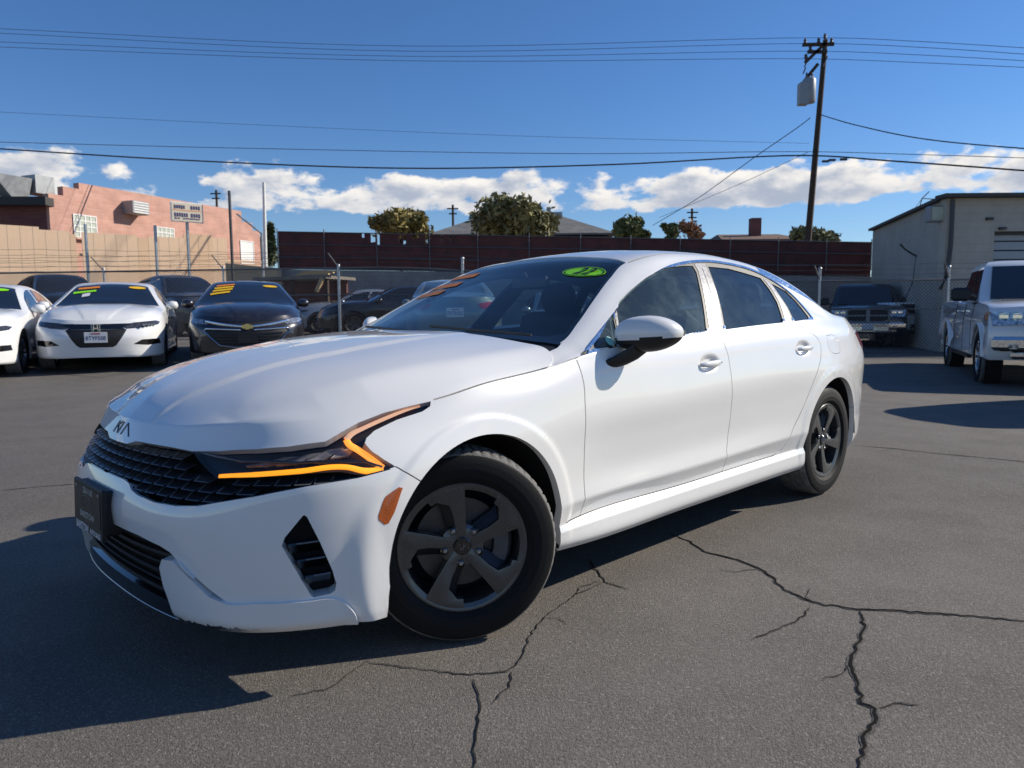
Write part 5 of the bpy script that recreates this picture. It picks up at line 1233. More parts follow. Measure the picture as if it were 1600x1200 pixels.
def stained_tan():
    m = mat('tan_board', (.70, .48, .31), .85, noise=(.6, .05)); nt = m.node_tree; b = nt.nodes['Principled BSDF']; N = nt.nodes.new; L = nt.links.new
    src = b.inputs['Base Color'].links[0].from_socket; tc = N('ShaderNodeTexCoord'); mp = N('ShaderNodeMapping'); mp.inputs['Scale'].default_value = (1, 1, .55); L(tc.outputs['Object'], mp.inputs[0])
    n = N('ShaderNodeTexNoise'); n.inputs['Scale'].default_value = .62; n.inputs['Detail'].default_value = 5; n.inputs['Distortion'].default_value = .8; L(mp.outputs[0], n.inputs['Vector'])
    r = N('ShaderNodeMapRange'); r.inputs[1].default_value = .585; r.inputs[2].default_value = .65; r.inputs[3].default_value = 0; r.inputs[4].default_value = .55; L(n.outputs[0], r.inputs[0])
    mx = N('ShaderNodeMix'); mx.data_type = 'RGBA'; L(r.outputs[0], mx.inputs[0]); L(src, mx.inputs[6]); mx.inputs[7].default_value = (.30, .24, .14, 1); L(mx.outputs[2], b.inputs['Base Color']); return m
M_tan = stained_tan(); M_tanb = mat('tan_board_pale', (.73, .52, .35), .85, noise=(.8, .06))
M_slat = mat('brown_slat', (.105, .030, .024), .75, noise=(2.2, .4, 6), bump=(30, .2))
M_winpale = mat('pale_blind', (.42, .46, .38), .5, noise=(3, .15)); M_darkglass = mat('dark_window', (.012, .014, .017), .06, coat=1.0)
M_whitep = mat('white_trim', (.74, .73, .70), .6, noise=(4, .08)); M_greyp = mat('grey_metal', (.30, .31, .32), .5, .3, noise=(5, .1))
M_wood = mat('weathered_pole_wood', (.060, .040, .028), .9, noise=(7, .35, 6), bump=(24, .5)); M_insul = mat('ceramic', (.10, .085, .075), .35)
M_shingle = tex_brick('grey_shingle', (.19, .19, .18), (.15, .15, .145), (.10, .10, .10), .5, .16, wear=.2)
M_brownroof = tex_brick('brown_shingle', (.20, .12, .085), (.16, .10, .07), (.10, .07, .05), .5, .16)
def wall_frame(A, B):
    A, B = Vector(A), Vector(B); d = (B - A); L_ = math.hypot(d.x, d.y); return A, math.atan2(d.y, d.x), L_
def brick_building():
    # long stepped-parapet wall receding to the right; local x along the wall, y into the building
    A = at(83, 420, 33.0); B = at(408, 420, 45.5); A.z = B.z = 0; d = B - A; L_ = d.length; rz = math.atan2(d.y, d.x)
    b = empty('brick_building', (A.x, A.y, 0), rz, 'pink brick hall with stepped parapet behind the tan board fence', 'building')
    z = lambda px, py, t: at(px, py, (A + d * t).y).z
    # fractions along the wall of the visible steps
    def frac(px):
        k = at(px, 400, 1.0).x; lo, hi = 0, 1
        for _ in range(40):
            m = (lo + hi) / 2; p = A + d * m
            if p.x / p.y < k: lo = m
            else: hi = m
        return lo
    f1, f2, f3, f4 = frac(105), frac(130), frac(380), frac(396)
    h0 = z(83, 302, 0); h1 = z(107, 291, f1); h2 = z(131, 281, f2); h3 = z(355, 329, frac(355)); h4 = z(382, 346, f3) ; h5 = z(399, 360, f4)
    top = (h2 + h3) / 2
    prof = [(0, -.5), (L_, -.5), (L_, h5), (L_ * f4, h5), (L_ * f4, h4), (L_ * f3, h4), (L_ * f3, top), (L_ * f2, top), (L_ * f2, h1), (L_ * f1, h1), (L_ * f1, h0), (0, h0)]
    MB().prism(prof, 0, .35, 'y').build('wall', M_pink, b)
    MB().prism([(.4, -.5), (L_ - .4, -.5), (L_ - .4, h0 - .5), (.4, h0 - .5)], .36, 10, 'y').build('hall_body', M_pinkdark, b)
    def win(px0, px1, py0, py1, rows, cols, nm='window', mm=M_winpale):
        t0, t1 = frac(px0), frac(px1); tm = (t0 + t1) / 2; z1, z0 = z((px0 + px1) / 2, py0, tm), z((px0 + px1) / 2, py1, tm); x0, x1 = L_ * t0, L_ * t1
        w = MB().box(((x0 + x1) / 2, -.012, (z0 + z1) / 2), (x1 - x0, .02, z1 - z0)).build(nm, mm, b)
        fr = MB()
        for i in range(cols + 1): x = x0 + (x1 - x0) * i / cols; fr.box((x, -.03, (z0 + z1) / 2), (.05, .03, z1 - z0))
        for j in range(rows + 1): q = z0 + (z1 - z0) * j / rows; fr.box(((x0 + x1) / 2, -.032, q), (x1 - x0 + .05, .03, .05))
        fr.build('window_frame', M_whitep, w)
        MB().box(((x0 + x1) / 2, -.10, z0 - .06), (x1 - x0 + .2, .20, .09)).build('sill', M_pink, w); return w
    win(118, 153, 337, 372, 4, 4); win(247, 273, 356, 372, 2, 4); win(338, 352, 376, 396, 2, 2)
    dd = win(376, 396, 377, 414, 1, 1, 'door', M_whitep)
    # box air conditioner through the wall
    t = frac(208); x = L_ * t; zz = z(208, 326, t); ac = MB().box((x, -.35, zz), (.95, .7, .62), ch=.03).build('air_conditioner', M_greyp, b)
    for k in range(5): MB().box((x, -.71, zz - .24 + .12 * k), (.85, .03, .05)).build('louvre', M_whitep, ac)
    # dark wing facing the lot, with clerestory and eaves
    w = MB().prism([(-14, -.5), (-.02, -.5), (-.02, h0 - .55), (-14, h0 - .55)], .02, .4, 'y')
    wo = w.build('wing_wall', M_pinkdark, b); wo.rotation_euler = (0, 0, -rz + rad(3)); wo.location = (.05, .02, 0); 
    MB().prism([(-14, h0 - .55), (.1, h0 - .55), (.1, h0 - .2), (-14, h0 - .2)], -.5, 1.2, 'y').build('eave', mat('dark_fascia', (.05, .048, .045), .8), wo)
    cl = MB().prism([(-14, h0 - .2), (-3.0, h0 - .2), (-3.6, h0 + .65), (-14, h0 + .65)], .6, 3, 'y').build('clerestory', mat('cream_stucco', (.60, .54, .40), .9, noise=(3, .08)), wo)
    MB().prism([(-14, h0 + .65), (-3.2, h0 + .65), (-3.2, h0 + .85), (-14, h0 + .85)], .2, 3.4, 'y').build('clerestory_roof', M_brownroof, wo)
    wg = MB().box((-6.0, .0, h0 - 1.75), (1.6, .06, 1.5)).build('wing_window', mat('dim_glass', (.10, .12, .12), .3, noise=(2, .3)), wo)
    hop = MB(); hop.add([(-1.6, 1.2, h0 + .75), (.2, 1.2, h0 + .75), (.2, 2.2, h0 + .75), (-1.6, 2.2, h0 + .75), (-.6, 1.4, h0 - .2), (.1, 1.4, h0 - .2), (.1, 2.0, h0 - .2), (-.6, 2.0, h0 - .2)], [(0, 1, 2, 3), (4, 7, 6, 5), (0, 4, 5, 1), (1, 5, 6, 2), (2, 6, 7, 3), (3, 7, 4, 0)])
    hop.box((.75, 1.6, h0 + .55), (.9, .9, .8)); hop.build('roof_cooler', M_greyp, b)
    # board fence in front
    A2 = at(-30, 380, 28.0); B2 = at(412, 380, 35.5); A2.z = B2.z = 0; d2 = B2 - A2; L2 = d2.length
    bf = empty('tan_board_fence', (A2.x, A2.y, 0), math.atan2(d2.y, d2.x), 'tall tan fence of vertical boards with grey paint-over stains', 'fence')
    ztop = [(-30, 349), (0, 350), (80, 357), (131, 365), (138, 361), (240, 371), (247, 369), (293, 372), (299, 365), (362, 372), (364, 408), (412, 415)]
    x = 0; k = 0; fr2 = lambda px: max(0., min(1., ((at(px, 380, 1).x * A2.y - A2.x) / (d2.x - at(px, 380, 1).x * d2.y))))
    px_of = lambda s_: (lambda p: 800 + FPX * p.x / p.y)(A2 + d2 * s_)
    proto = {}
    while x < L2:
        wd = .21; s_ = (x + wd / 2) / L2; px = px_of(s_); py = np.interp(px, [q[0] for q in ztop], [q[1] for q in ztop]); zt = at(px, py, (A2 + d2 * s_).y).z
        if not (131 < px < 137.5 or 293.5 < px < 298.5):
            key = round(zt, 1)
            if key not in proto:
                o = MB().box((0, 0, (key + .2) / 2), (wd - .003, .04, key - .2)).build('board', M_tan if k % 9 else M_tanb, bf); proto[key] = o; o.location = (x + wd / 2, .005 * (k % 2), 0)
            else: o = proto[key].copy(); COL.objects.link(o); o.location = (x + wd / 2, .005 * (k % 2), 0)
        x += wd; k += 1
    for q in (1.2, 2.6, 3.6): MB().box((L2 / 2, .07, q), (L2, .06, .1)).build('rail', M_tan, bf)
    # tall steel posts with barbed strands standing before the boards
    for i, (px, py0, Y) in enumerate(((133, 350, 25.5), (242, 352, 26.2), (292, 345, 26.6), (358, 298, 27.0), (409, 365, 29))):
        p = at(px, py0, Y); po = MB().bar((p.x, p.y, .2), (p.x, p.y, p.z), .10, n=8).build('steel_post', M_galv if i != 3 else M_wire_dark, smooth=40)
        tag(po, ['tall galvanised post before the tan boards, by the large blind window', 'thin tall post between the two stained tan boards', 'galvanised post below the painted signboard', 'dark slender pole rising above the brick parapet', 'hooked steel post at the right end of the brick hall'][i], 'post')
        if i == 4: MB().bar((p.x, p.y, p.z), (p.x - .9, p.y - .1, p.z + .75), .07, n=6).build('hook_arm', M_galv, po)
    sw = empty('barbed_wire_strands', (0, 0, 0), 0, 'barbed wire strands strung before the tan boards', 'wire')
    for k in range(5):
        a, c = at(-40, 388 + 9 * k, 25.2), at(420, 394 + 7.5 * k, 27.5); MB().tube([a + (c - a) * t + Vector((0, 0, -.03 * sin(pi * ((t * 5) % 1)))) for t in np.linspace(0, 1, 40)], .005, 4).build('strand', M_wire_dark, sw)
    # signboard
    c = at(292, 332, 26.4); sg = empty('signboard', tuple(c), rad(42), 'white framed signboard with dark lettering above the tan fence', 'sign')
    MB().box((0, 0, 0), (1.10, .05, .68), ch=.01).build('board', M_whitep, sg)
    MB().box((0, -.03, 0), (1.04, .012, .62)).build('face', mat('sign_cream', (.66, .58, .46), .6), sg)
    ink = mat('sign_ink', (.06, .05, .13), .6); 
    for zz, hh, words in ((.17, .13, ((-.34, -.05), (.08, .34))), (-.10, .14, ((-.34, .02), (.08, .34))), (-.22, .05, ((-.34, -.18), (-.12, .32)))):
        mb = MB()
        for x0, x1 in words:
            n = int((x1 - x0) / .055)
            for i in range(n): mb.box(((x0 + (i + .5) * (x1 - x0) / n) * 1.32, -.039, zz + .004 * ((i * 7) % 3 - 1)), ((x1 - x0) / n * .95, .008, hh * (.9 if i % 3 else 1)))
        tag(mb.build('lettering', ink, sg), kind='stuff')
    MB().box((0, -.039, .06), (.98, .008, .02)).build('divider', M_orange, sg)
brick_building()
def low_wall(px0, px1, py0, py1, Y0, Y1, nm, m, label, thick=.25, bot=0.0):
    a, b = at(px0, py0, Y0), at(px1, py1, Y1); d = b - a; d.z = 0; o = MB(); ang = math.atan2(d.y, d.x); L_ = d.length
    o.add([(0, 0, bot), (L_, 0, bot), (L_, 0, b.z), (0, 0, a.z), (0, thick, bot), (L_, thick, bot), (L_, thick, b.z), (0, thick, a.z)], [(0, 1, 2, 3), (5, 4, 7, 6), (3, 2, 6, 7), (4, 0, 3, 7), (1, 5, 6, 2), (4, 5, 1, 0)])
    w = o.build(nm, m); w.location = (a.x, a.y, 0); w.rotation_euler = (0, 0, ang); return tag(w, label, 'wall')
low_wall(425, 1375, 421, 433, 30.2, 29.0, 'block_wall', M_greyblock, 'grey concrete block retaining wall under the brown slat fence')
low_wall(352, 432, 411, 419, 31.0, 29.6, 'stucco_wall', mat('tan_stucco', (.52, .40, .26), .9, noise=(2, .08)), 'low tan wall between the brick hall and the brown fence')
def slat_fence():
    a, b = at(434, 362, 30.35), at(1362, 379, 29.15); a0, b0 = at(434, 421, 30.35), at(1362, 434, 29.15); d = b - a; d.z = 0; L_ = d.length; ang = math.atan2(d.y, d.x)
    f = empty('slat_fence', (a.x, a.y, 0), ang, 'tall dark brown privacy slat fence on top of the grey block wall', 'fence')
    mb = MB(); n = int(L_ / .088); r = np.random.default_rng(3)
    for i in range(n):
        t = (i + .5) / n; zt = a.z + (b.z - a.z) * t; zb = a0.z + (b0.z - a0.z) * t
        if (35 < i < 85 and r.random() < .35): zt -= r.random() * .35 * (zt - zb)
        if 20 < i < 110 and r.random() < .02: continue
        mb.box((t * L_, .004 * (i % 2), (zt + zb) / 2 + .02), (.0872, .012, zt - zb - .06))
    tag(mb.build('slats', M_slat, f, fix=False), kind='stuff')
    for k, h in enumerate((1.0, .67, .33, .02)):
        MB().tube([(t * L_, -.04, (a0.z + (b0.z - a0.z) * t) * (1 - h) + (a.z + (b.z - a.z) * t) * h) for t in np.linspace(0, 1, 20)], .022, 6).build('rail', M_wire, f)
    for px in (434, 508, 590, 672, 747, 827, 907, 985, 1062, 1140, 1215, 1290, 1360):
        q = at(px, 400, 1).x; s_ = (q * a.y - a.x) / (d.x - q * d.y); s_ = min(1, max(0, s_)); zt = a.z + (b.z - a.z) * s_
        MB().bar((s_ * L_, -.08, a0.z - .3), (s_ * L_, -.08, zt + .12), .04, n=8).build('post', M_wire, f, smooth=40)
    # terrace of soil behind the retaining wall
    mesh_obj('terrace', [(-40, 30.8, 2.3), (60, 29.6, 2.3), (90, 300, 3.0), (-40, 300, 3.0)], [(0, 1, 2, 3)], mat('dry_soil', (.20, .15, .10), .95, noise=(1.5, .2)))['kind'] = 'structure'
slat_fence()
def house(px0, px1, pye, pyr, Y, nm, label, mr_, depth=9, hip=.33, wallc=(.12, .10, .09)):
    a, b = at(px0, pye, Y), at(px1, pye, Y); r = at((px0 + px1) / 2, pyr, Y + depth / 2).z; L_ = (b - a).length; o = empty(nm, (a.x, a.y, 2.3), 0, label, 'house')
    e = a.z - 2.3; rr = r - 2.3
    MB().box((L_ / 2, depth / 2, e / 2 - .1), (L_ - .8, depth - .8, e - .2)).build('wall', mat(nm + '_wall', wallc, .9, noise=(2, .1)), o)
    k = L_ * hip; V = [(0, 0, e), (L_, 0, e), (L_, depth, e), (0, depth, e), (k, depth / 2, rr), (L_ - k, depth / 2, rr)]
    ro = MB().add(V + [(x, y, z_ - .12) for x, y, z_ in V[:4]], [(0, 1, 5, 4), (1, 2, 5), (2, 3, 4, 5), (3, 0, 4), (6, 7, 1, 0), (7, 8, 2, 1), (8, 9, 3, 2), (9, 6, 0, 3), (9, 8, 7, 6)]).build('roof', mr_, o)
    return o, ro, e, rr, L_
h1, r1, e1, rr1, L1 = house(668, 962, 366, 335, 52, 'grey_roof_house', 'house with grey hipped shingle roof behind the brown fence', M_shingle, hip=.30)
MB().box((L1 * .66, 4.2, rr1 + .02), (.3, .3, .9)).build('vent_pipe', M_greyp, r1); MB().box((L1 * .70, 3.6, rr1 - .2), (.9, .5, .4)).build('roof_vent', M_greyp, r1)
for k in range(3): MB().box((L1 * (.25 + .25 * k), .28, e1 * .55), (1.6, .1, 1.0)).build('window', M_darkglass, h1)
h2, r2, e2, rr2, L2_ = house(1128, 1262, 374, 366, 48, 'brown_roof_house', 'low house with brown roof and square chimney behind the brown fence', M_brownroof, hip=.12, depth=7)
MB().box((L2_ * .53, 2.5, rr2 + .35), (.65, .65, 1.2)).build('chimney', M_pinkdark, r2)
def beige_building():
    C = at(1480, 309, 19.6); F = at(1364, 360, 27.6); h = C.z; d = Vector((F.x - C.x, F.y - C.y, 0)); L_ = d.length
    b = empty('beige_garage', (C.x, C.y, 0), 0, 'beige painted block garage with roll-up door behind the pickup', 'building')
    wv = -.06
    def quad(p, q, z0, z1a, z1b): return [(p[0], p[1], z0), (q[0], q[1], z0), (q[0], q[1], z1b), (p[0], p[1], z1a)]
    L0, FR = (d.x, d.y), (16, wv * 16 * -1)
    nx, ny = d.y / L_, -d.x / L_
    MB().add(quad((0, 0), (d.x, d.y), -.3, h, F.z) + quad((.3, .02), (d.x + .3, d.y), -.3, h - .1, F.z - .1), [(0, 1, 2, 3), (7, 6, 5, 4), (3, 2, 6, 7), (0, 3, 7, 4), (1, 5, 6, 2)]).build('side_wall', M_beigeblock, b)
    # front wall pieces round the door opening
    dx0 = (at(1548, 400, 19.7).x - C.x); dz = at(1548, 362, 19.7).z; dw = 3.7
    for nm, x0, x1, z0, z1 in (('front_wall', 0, dx0, -.3, h), ('front_wall', dx0, dx0 + dw, dz, h), ('front_wall', dx0 + dw, 12, -.3, h)):
        MB().box(((x0 + x1) / 2 + (.004 if x0 == 0 else 0), .15, (z0 + z1) / 2), (x1 - x0, .3, z1 - z0)).build(nm, M_beigeblock, b)
    ns = 13
    for k in range(ns): MB().box((dx0 + dw / 2, .24, -.0 + dz * (k + .5) / ns), (dw, .05, dz / ns - .025), ch=.012).build('door_slat', mat('grey_shutter', (.36, .38, .40), .5, .2, noise=(4, .08)), b)
    MB().box((dx0 + dw / 2, .285, dz / 2), (dw + .1, .02, dz)).build('door_backing', M_matte, b)
    MB().box((dx0 + dw / 2, .20, dz - .03), (dw + .1, .14, .1)).build('door_lintel', M_wire_dark, b)
    MB().box((6, -.04, h + .03), (12.4, .5, .09)).build('coping', mat('dark_coping', (.06, .055, .05), .7), b)
    co2 = MB().bar((0, 0, h + .02), (d.x, d.y, F.z + .02), .32, .08).build('side_coping', MATS['dark_coping'], b)
    MB().add([(0, 0, h - .15), (12, 0, h - .15), (12, 9, h - .3), (d.x, d.y, F.z - .15)], [(0, 1, 2, 3)]).build('roof', mat('tar_roof', (.05, .05, .05), .9), b)
    dp = MB().tube([(.10, -.09, h - .05), (.10, -.09, h - 1.2), (.04, -.09, h - 2.0), (-.12, -.09, h - 2.35)], .055, 8).build('downpipe', mat('dark_pipe', (.06, .06, .06), .6), b, smooth=40)
    # floodlight on the side wall near the corner, wall bracket with hanging cable, roof antenna
    t = .045; p = d * t; fl = MB().box((p.x - .2, p.y - .05, h - .38), (.42, .26, .42), ch=.03).build('floodlight', M_greyp, b); MB().box((p.x - .2, p.y - .20, h - .38), (.34, .03, .34)).build('lamp_glass', M_winpale, fl)
    p = d * .26; MB().tube([(p.x - .12, p.y, h - 1.35), (p.x - .45, p.y, h - 1.15), (p.x - .6, p.y, h - 1.0)], .025, 6).tube([(p.x - .12, p.y, h - 1.3), (p.x - .14, p.y + .1, h - 2.1), (p.x + .0, p.y + .9, h - 2.8), (p.x + .1, p.y + 1.4, h - 3.2)], .014, 5).build('cable_bracket', MATS['dark_pipe'], b)
    p = d * .42; an = MB().tube([(p.x, p.y, h - .9), (p.x + .25, p.y - .2, h + .45), (p.x + 1.2, p.y - .4, h + .35)], .022, 6); an.tube([(p.x + .25, p.y - .2, h + .45), (p.x + .45, p.y - .2, h + .65)], .016, 5); an.tube([(p.x + .25, p.y - .2, h + .45), (p.x + .1, p.y + .5, h - .2)], .010, 4); an.build('antenna', M_greyp, b)
    for x, z_ in ((1.1, h - .55), (1.45, h - .8)): MB().box((x, -.05, z_), (.16, .1, .06)).build('wall_hook', M_wire_dark, b)
beige_building()
# ------------------------------------------------------------------ poles, wires, trees
def utility_pole():
    Y = 34.0; top = at(1290, 62, Y); bot = at(1262, 380, Y); dirv = (top - bot); base = bot - dirv.normalized() * 3.5
    p = empty('utility_pole', tuple(base), 0, 'tall dark timber utility pole with crossarms and grey transformer', 'utility pole')
    loc = lambda px, py, dy=0: at(px, py, Y + dy) - base
    r0, r1 = .165, .105
    n = 10; pts = [loc(1262, 380) - dirv.normalized() * 3.5 + dirv.normalized() * ((dirv.length + 3.5) * k / n) for k in range(n + 1)]
    MB().tube(pts, [r0 + (r1 - r0) * k / n for k in range(n + 1)], 10).build('pole', M_wood, p, smooth=50)
    for (a, b) in (((1254, 70), (1303, 69)), ((1262, 81), (1292, 81)), ((1258, 98), (1290, 67)), ((1260, 122), (1278, 100))):
        o = MB().bar(loc(*a, -.25), loc(*b, -.25), .11, .13).build('crossarm', M_wood, p)
    for q in ((1258, 68), (1279, 67), (1289, 60), (1299, 67), (1266, 79), (1289, 79), (1260, 95), (1259, 92)):
        c = loc(*q, -.25); MB().lathe([(0, .22), (.04, .2), (.075, .12), (.05, .1), (.085, .02), (.05, 0), (.03, -.08)], 10, Matrix.Rotation(pi / 2, 3, 'X')).build('insulator', M_insul, p, loc=tuple(c), smooth=40)
    c = loc(1264, 141, -.35); tr = MB().lathe([(0, .54), (.2, .52), (.27, .46), (.285, .42), (.285, -.50), (.26, -.54), (0, -.54)], 18, Matrix.Rotation(pi / 2, 3, 'X')); t = tr.build('transformer', M_greyp, p, loc=tuple(c), smooth=40)
    for k in (-.12, .12): MB().lathe([(0, .26), (.03, .25), (.05, .15), (.035, .1), (.05, .05), (.04, 0)], 8, Matrix.Rotation(pi / 2, 3, 'X')).build('bushing', M_insul, t, loc=(k, 0, .5))
    c = loc(1255, 147, -.5); MB().box(tuple(c), (.40, .36, .95), ch=.03).build('meter_can', M_greyp, p)
    for q in ((1289, 97), (1286, 104), (1255, 115), (1257, 105)): c = loc(*q, -.2); MB().bar(c, c + Vector((.1, 0, .25)), .06, n=6).build('fuse_cutout', M_insul, p)
    for q in ((1300, 250), (1318, 249), (1290, 252)): c = loc(*q, -.3); MB().box(tuple(c), (.30, .10, .10), ch=.02).build('splice_case', M_wire_dark, p)
    return p
utility_pole()
M_cable = mat('black_cable', (.02, .02, .022), .7)
def wire(name, label, pts, r, Y=34.0):
    P = [at(*q) for q in pts]
    if len(P) == 2: P = [P[0] + (P[1] - P[0]) * t for t in np.linspace(0, 1, 16)]
    else:
        A = np.array([tuple(q) for q in P])[:, None, :]; P = [Vector(q) for q in catmull(A, 8)[:, 0]]
    o = MB().tube(P, r, 5).build(name, M_cable); tag(o, label, 'wire', 'overhead wires'); return o
for k, (l, m, rr_) in enumerate((((-40, 43), (640, 72), (1900, 88)), ((-40, 50), (640, 80), (1900, 99)), ((-40, 64), (640, 88), (1900, 107)), ((-40, 72), (640, 95), (1900, 115)))):
    py = (59, 68, 80, 92)[k]
    wire('power_line', ['topmost', 'second from the top', 'third from the top', 'lowest'][k] + ' of the four thin power lines crossing the upper sky', [(l[0], l[1], 36), (m[0], m[1], 35), (1284 - 5 * k, py, 34), (1440, py + 6, 31), (1800, rr_[1], 26)], .0105)
wire('phone_cable', 'thick sagging telephone cable across the middle of the sky', [(-40, 230, 36), (300, 251, 35.5), (640, 263, 35), (960, 257, 34.5), (1255, 243, 34), (1400, 252, 31), (1700, 274, 27)], .034)
wire('phone_cable', 'thin cable just above the thick telephone cable', [(-40, 221, 36), (400, 232, 35.5), (900, 240, 34.5), (1262, 237, 34), (1420, 241, 31), (1700, 250, 27)], .014)
wire('phone_cable', 'faint single wire high over the left half of the sky', [(-40, 173, 36), (400, 195, 35.5), (800, 212, 35), (1264, 224, 34)], .007)
wire('service_drop', 'service cable sloping down to the right from the utility pole', [(1278, 178, 34), (1340, 196, 31), (1450, 218, 28), (1700, 240, 24)], .022)
wire('service_drop', 'service cable sloping down to the left from the utility pole', [(1266, 184, 34), (1252, 195, 34.5), (1180, 245, 38), (1090, 310, 44), (1020, 352, 50)], .020)
wire('service_drop', 'second thin cable sloping down left towards the grey house', [(1262, 238, 34), (1150, 290, 40), (1030, 340, 48)], .012)
def small_pole(px, py0, py1, Y, label):
    a, b = at(px, py0, Y), at(px, py1, Y); o = empty('utility_pole', tuple(b), 0, label, 'utility pole'); L_ = (a - b).length
    MB().bar((0, 0, -2.5), (0, 0, L_), .24, n=8).build('pole', M_wood, o); MB().box((0, -.2, L_ - .4), (1.1, .12, .12)).box((0, -.2, L_ - .9), (.8, .12, .12)).build('crossarm', M_wood, o)
small_pole(708, 320, 355, 75, 'distant utility pole left of the grey roof house'); small_pole(339, 297, 325, 80, 'distant utility pole behind the brick hall parapet'); small_pole(1081, 326, 352, 75, 'distant utility pole beside the thin bare tree')
a, b = at(412, 285, 40), at(413, 400, 40); fp_ = MB().bar((b.x, b.y, .3), (a.x, a.y, a.z), .24, n=10, w2=.16).build('white_mast', M_whitep, smooth=40); tag(fp_, 'tall plain white mast right of the brick hall', 'mast')
b_, t_ = at(436, 400, 44), at(436, 358, 44)
# cloud-side cypress and broadleaf trees beyond the fence
def leaf_mat(name, c):
    m = mat(name, c, .75, noise=(1.1, .5, 3)); m.node_tree.nodes['Principled BSDF'].inputs['Subsurface Weight'].default_value = 0; return m
M_leafA = leaf_mat('olive_leaves', (.26, .215, .07)); M_leafB = leaf_mat('green_leaves', (.14, .155, .055)); M_leafC = leaf_mat('dark_conifer', (.07, .09, .04)); M_leafD = leaf_mat('rusty_leaves', (.32, .17, .09)); M_leafE = leaf_mat('dusty_green_leaves', (.20, .19, .085)); M_bark = mat('bark', (.07, .05, .038), .95, bump=(20, .6))
def tree(px0, px1, pyt, pyb, Y, label, m, seed, lobes=9, leaves=5200, open_=.0, nm='broadleaf_tree', zb=2.3, conif=False, ls=.20):
    r = np.random.default_rng(seed); a, b = at(px0, pyb, Y), at(px1, pyb, Y); tp_ = at((px0 + px1) / 2, pyt, Y).z; cx = (a.x + b.x) / 2; W = (b.x - a.x) / 2; zlow = at(px0, pyb, Y).z - .3; H = tp_ - zlow
    o = empty(nm, (cx, Y, zb), 0, label, 'tree'); tz = zlow - zb
    tr = MB(); tr.tube([(0, 0, -.2), (.05, 0, tz * .5), (-.05, .05, tz + H * .2), (.0, .0, tz + H * .55)], [W * .07, W * .055, W * .045, W * .02], 8)
    cs = []
    for k in range(lobes):
        th = 2 * pi * k / lobes + r.random() * .8; q = r.random() ** .6; zz = (.18 + .62 * r.random())
        rad_ = (W * (.20 + .22 * r.random())) if not conif else W * .45
        c = np.array([cos(th) * (W - rad_ * .75) * q, sin(th) * (W - rad_ * .75) * q * .9, tz + H * zz]);
        if conif: c = np.array([r.normal(0, .05), r.normal(0, .05), tz + H * k / lobes]); rad_ = W * (1.0 - .75 * k / lobes)
        cs.append((c, rad_, min(rad_ * .85, H * .26) if not conif else H / lobes))
        if not conif: tr.tube([(-.03, .02, tz * .9), tuple(c * [.45, .45, 1] - [0, 0, rad_ * .7]), tuple(c)], [W * .035, W * .022, W * .008], 5)
    tr.build('trunk', M_bark, o, smooth=50)
    cs.append((np.array([0, 0, tz + H * .5]), W * .55, H * .33)) if not conif else None
    n = leaves; k = r.integers(0, len(cs), n); d = r.normal(size=(n, 3)); d /= np.linalg.norm(d, axis=1, keepdims=True); rr = r.random(n) ** .33
    C = np.array([c[0] for c in cs])[k]; R = np.array([[c[1], c[1], c[2]] for c in cs])[k]
    rr = np.where(r.random(n) < .10, rr * 1.38, rr); P = C + d * R * rr[:, None] * (1 + .22 * r.normal(size=(n, 1))); P[:, 2] = np.minimum(P[:, 2], tz + H * 1.03)
    keep = r.random(n) > open_; P = P[keep]; n = len(P)
    u = r.normal(size=(n, 3)); u /= np.linalg.norm(u, axis=1, keepdims=True); v = np.cross(u, r.normal(size=(n, 3))); v /= np.linalg.norm(v, axis=1, keepdims=True); s_ = ls * (.5 + r.random((n, 1)))
    V = np.concatenate([P - u * s_, P + v * s_ * .42, P + u * s_, P - v * s_ * .42]); mesh_obj('crown', V, [(i, n + i, 2 * n + i, 3 * n + i) for i in range(n)], m, o); return o
tree(578, 672, 322, 372, 44, 'olive-brown bushy tree behind the left half of the brown fence', M_leafA, 1, lobes=12, leaves=7000)
tree(738, 868, 308, 374, 44, 'largest olive-green tree standing before the grey roof house', M_leafE, 2, lobes=15, leaves=10500)
tree(960, 1012, 331, 378, 46, 'narrow green tree right of the grey roof house', M_leafB, 3, lobes=9, leaves=5200, ls=.18)
tree(1033, 1062, 344, 378, 46, 'sparse green sapling beside the rusty tree', M_leafB, 4, lobes=7, leaves=1300, ls=.16)
tree(1058, 1102, 340, 378, 48, 'thin rusty-leaved tree with bare twigs', M_leafD, 5, lobes=8, leaves=1100, ls=.16)
tree(1234, 1306, 352, 384, 40, 'low pale green bush behind the utility pole', M_leafE, 6, lobes=9, leaves=3600, ls=.16)
tree(417, 431, 350, 400, 70, 'dark narrow cypress beside the white mast', M_leafC, 7, lobes=8, leaves=3500, conif=True, nm='cypress_tree', zb=0, ls=.3)
tree(406, 415, 372, 402, 72, 'small green cypress left of the white mast', M_leafC, 8, lobes=6, leaves=1500, conif=True, nm='cypress_tree', zb=0, ls=.28)
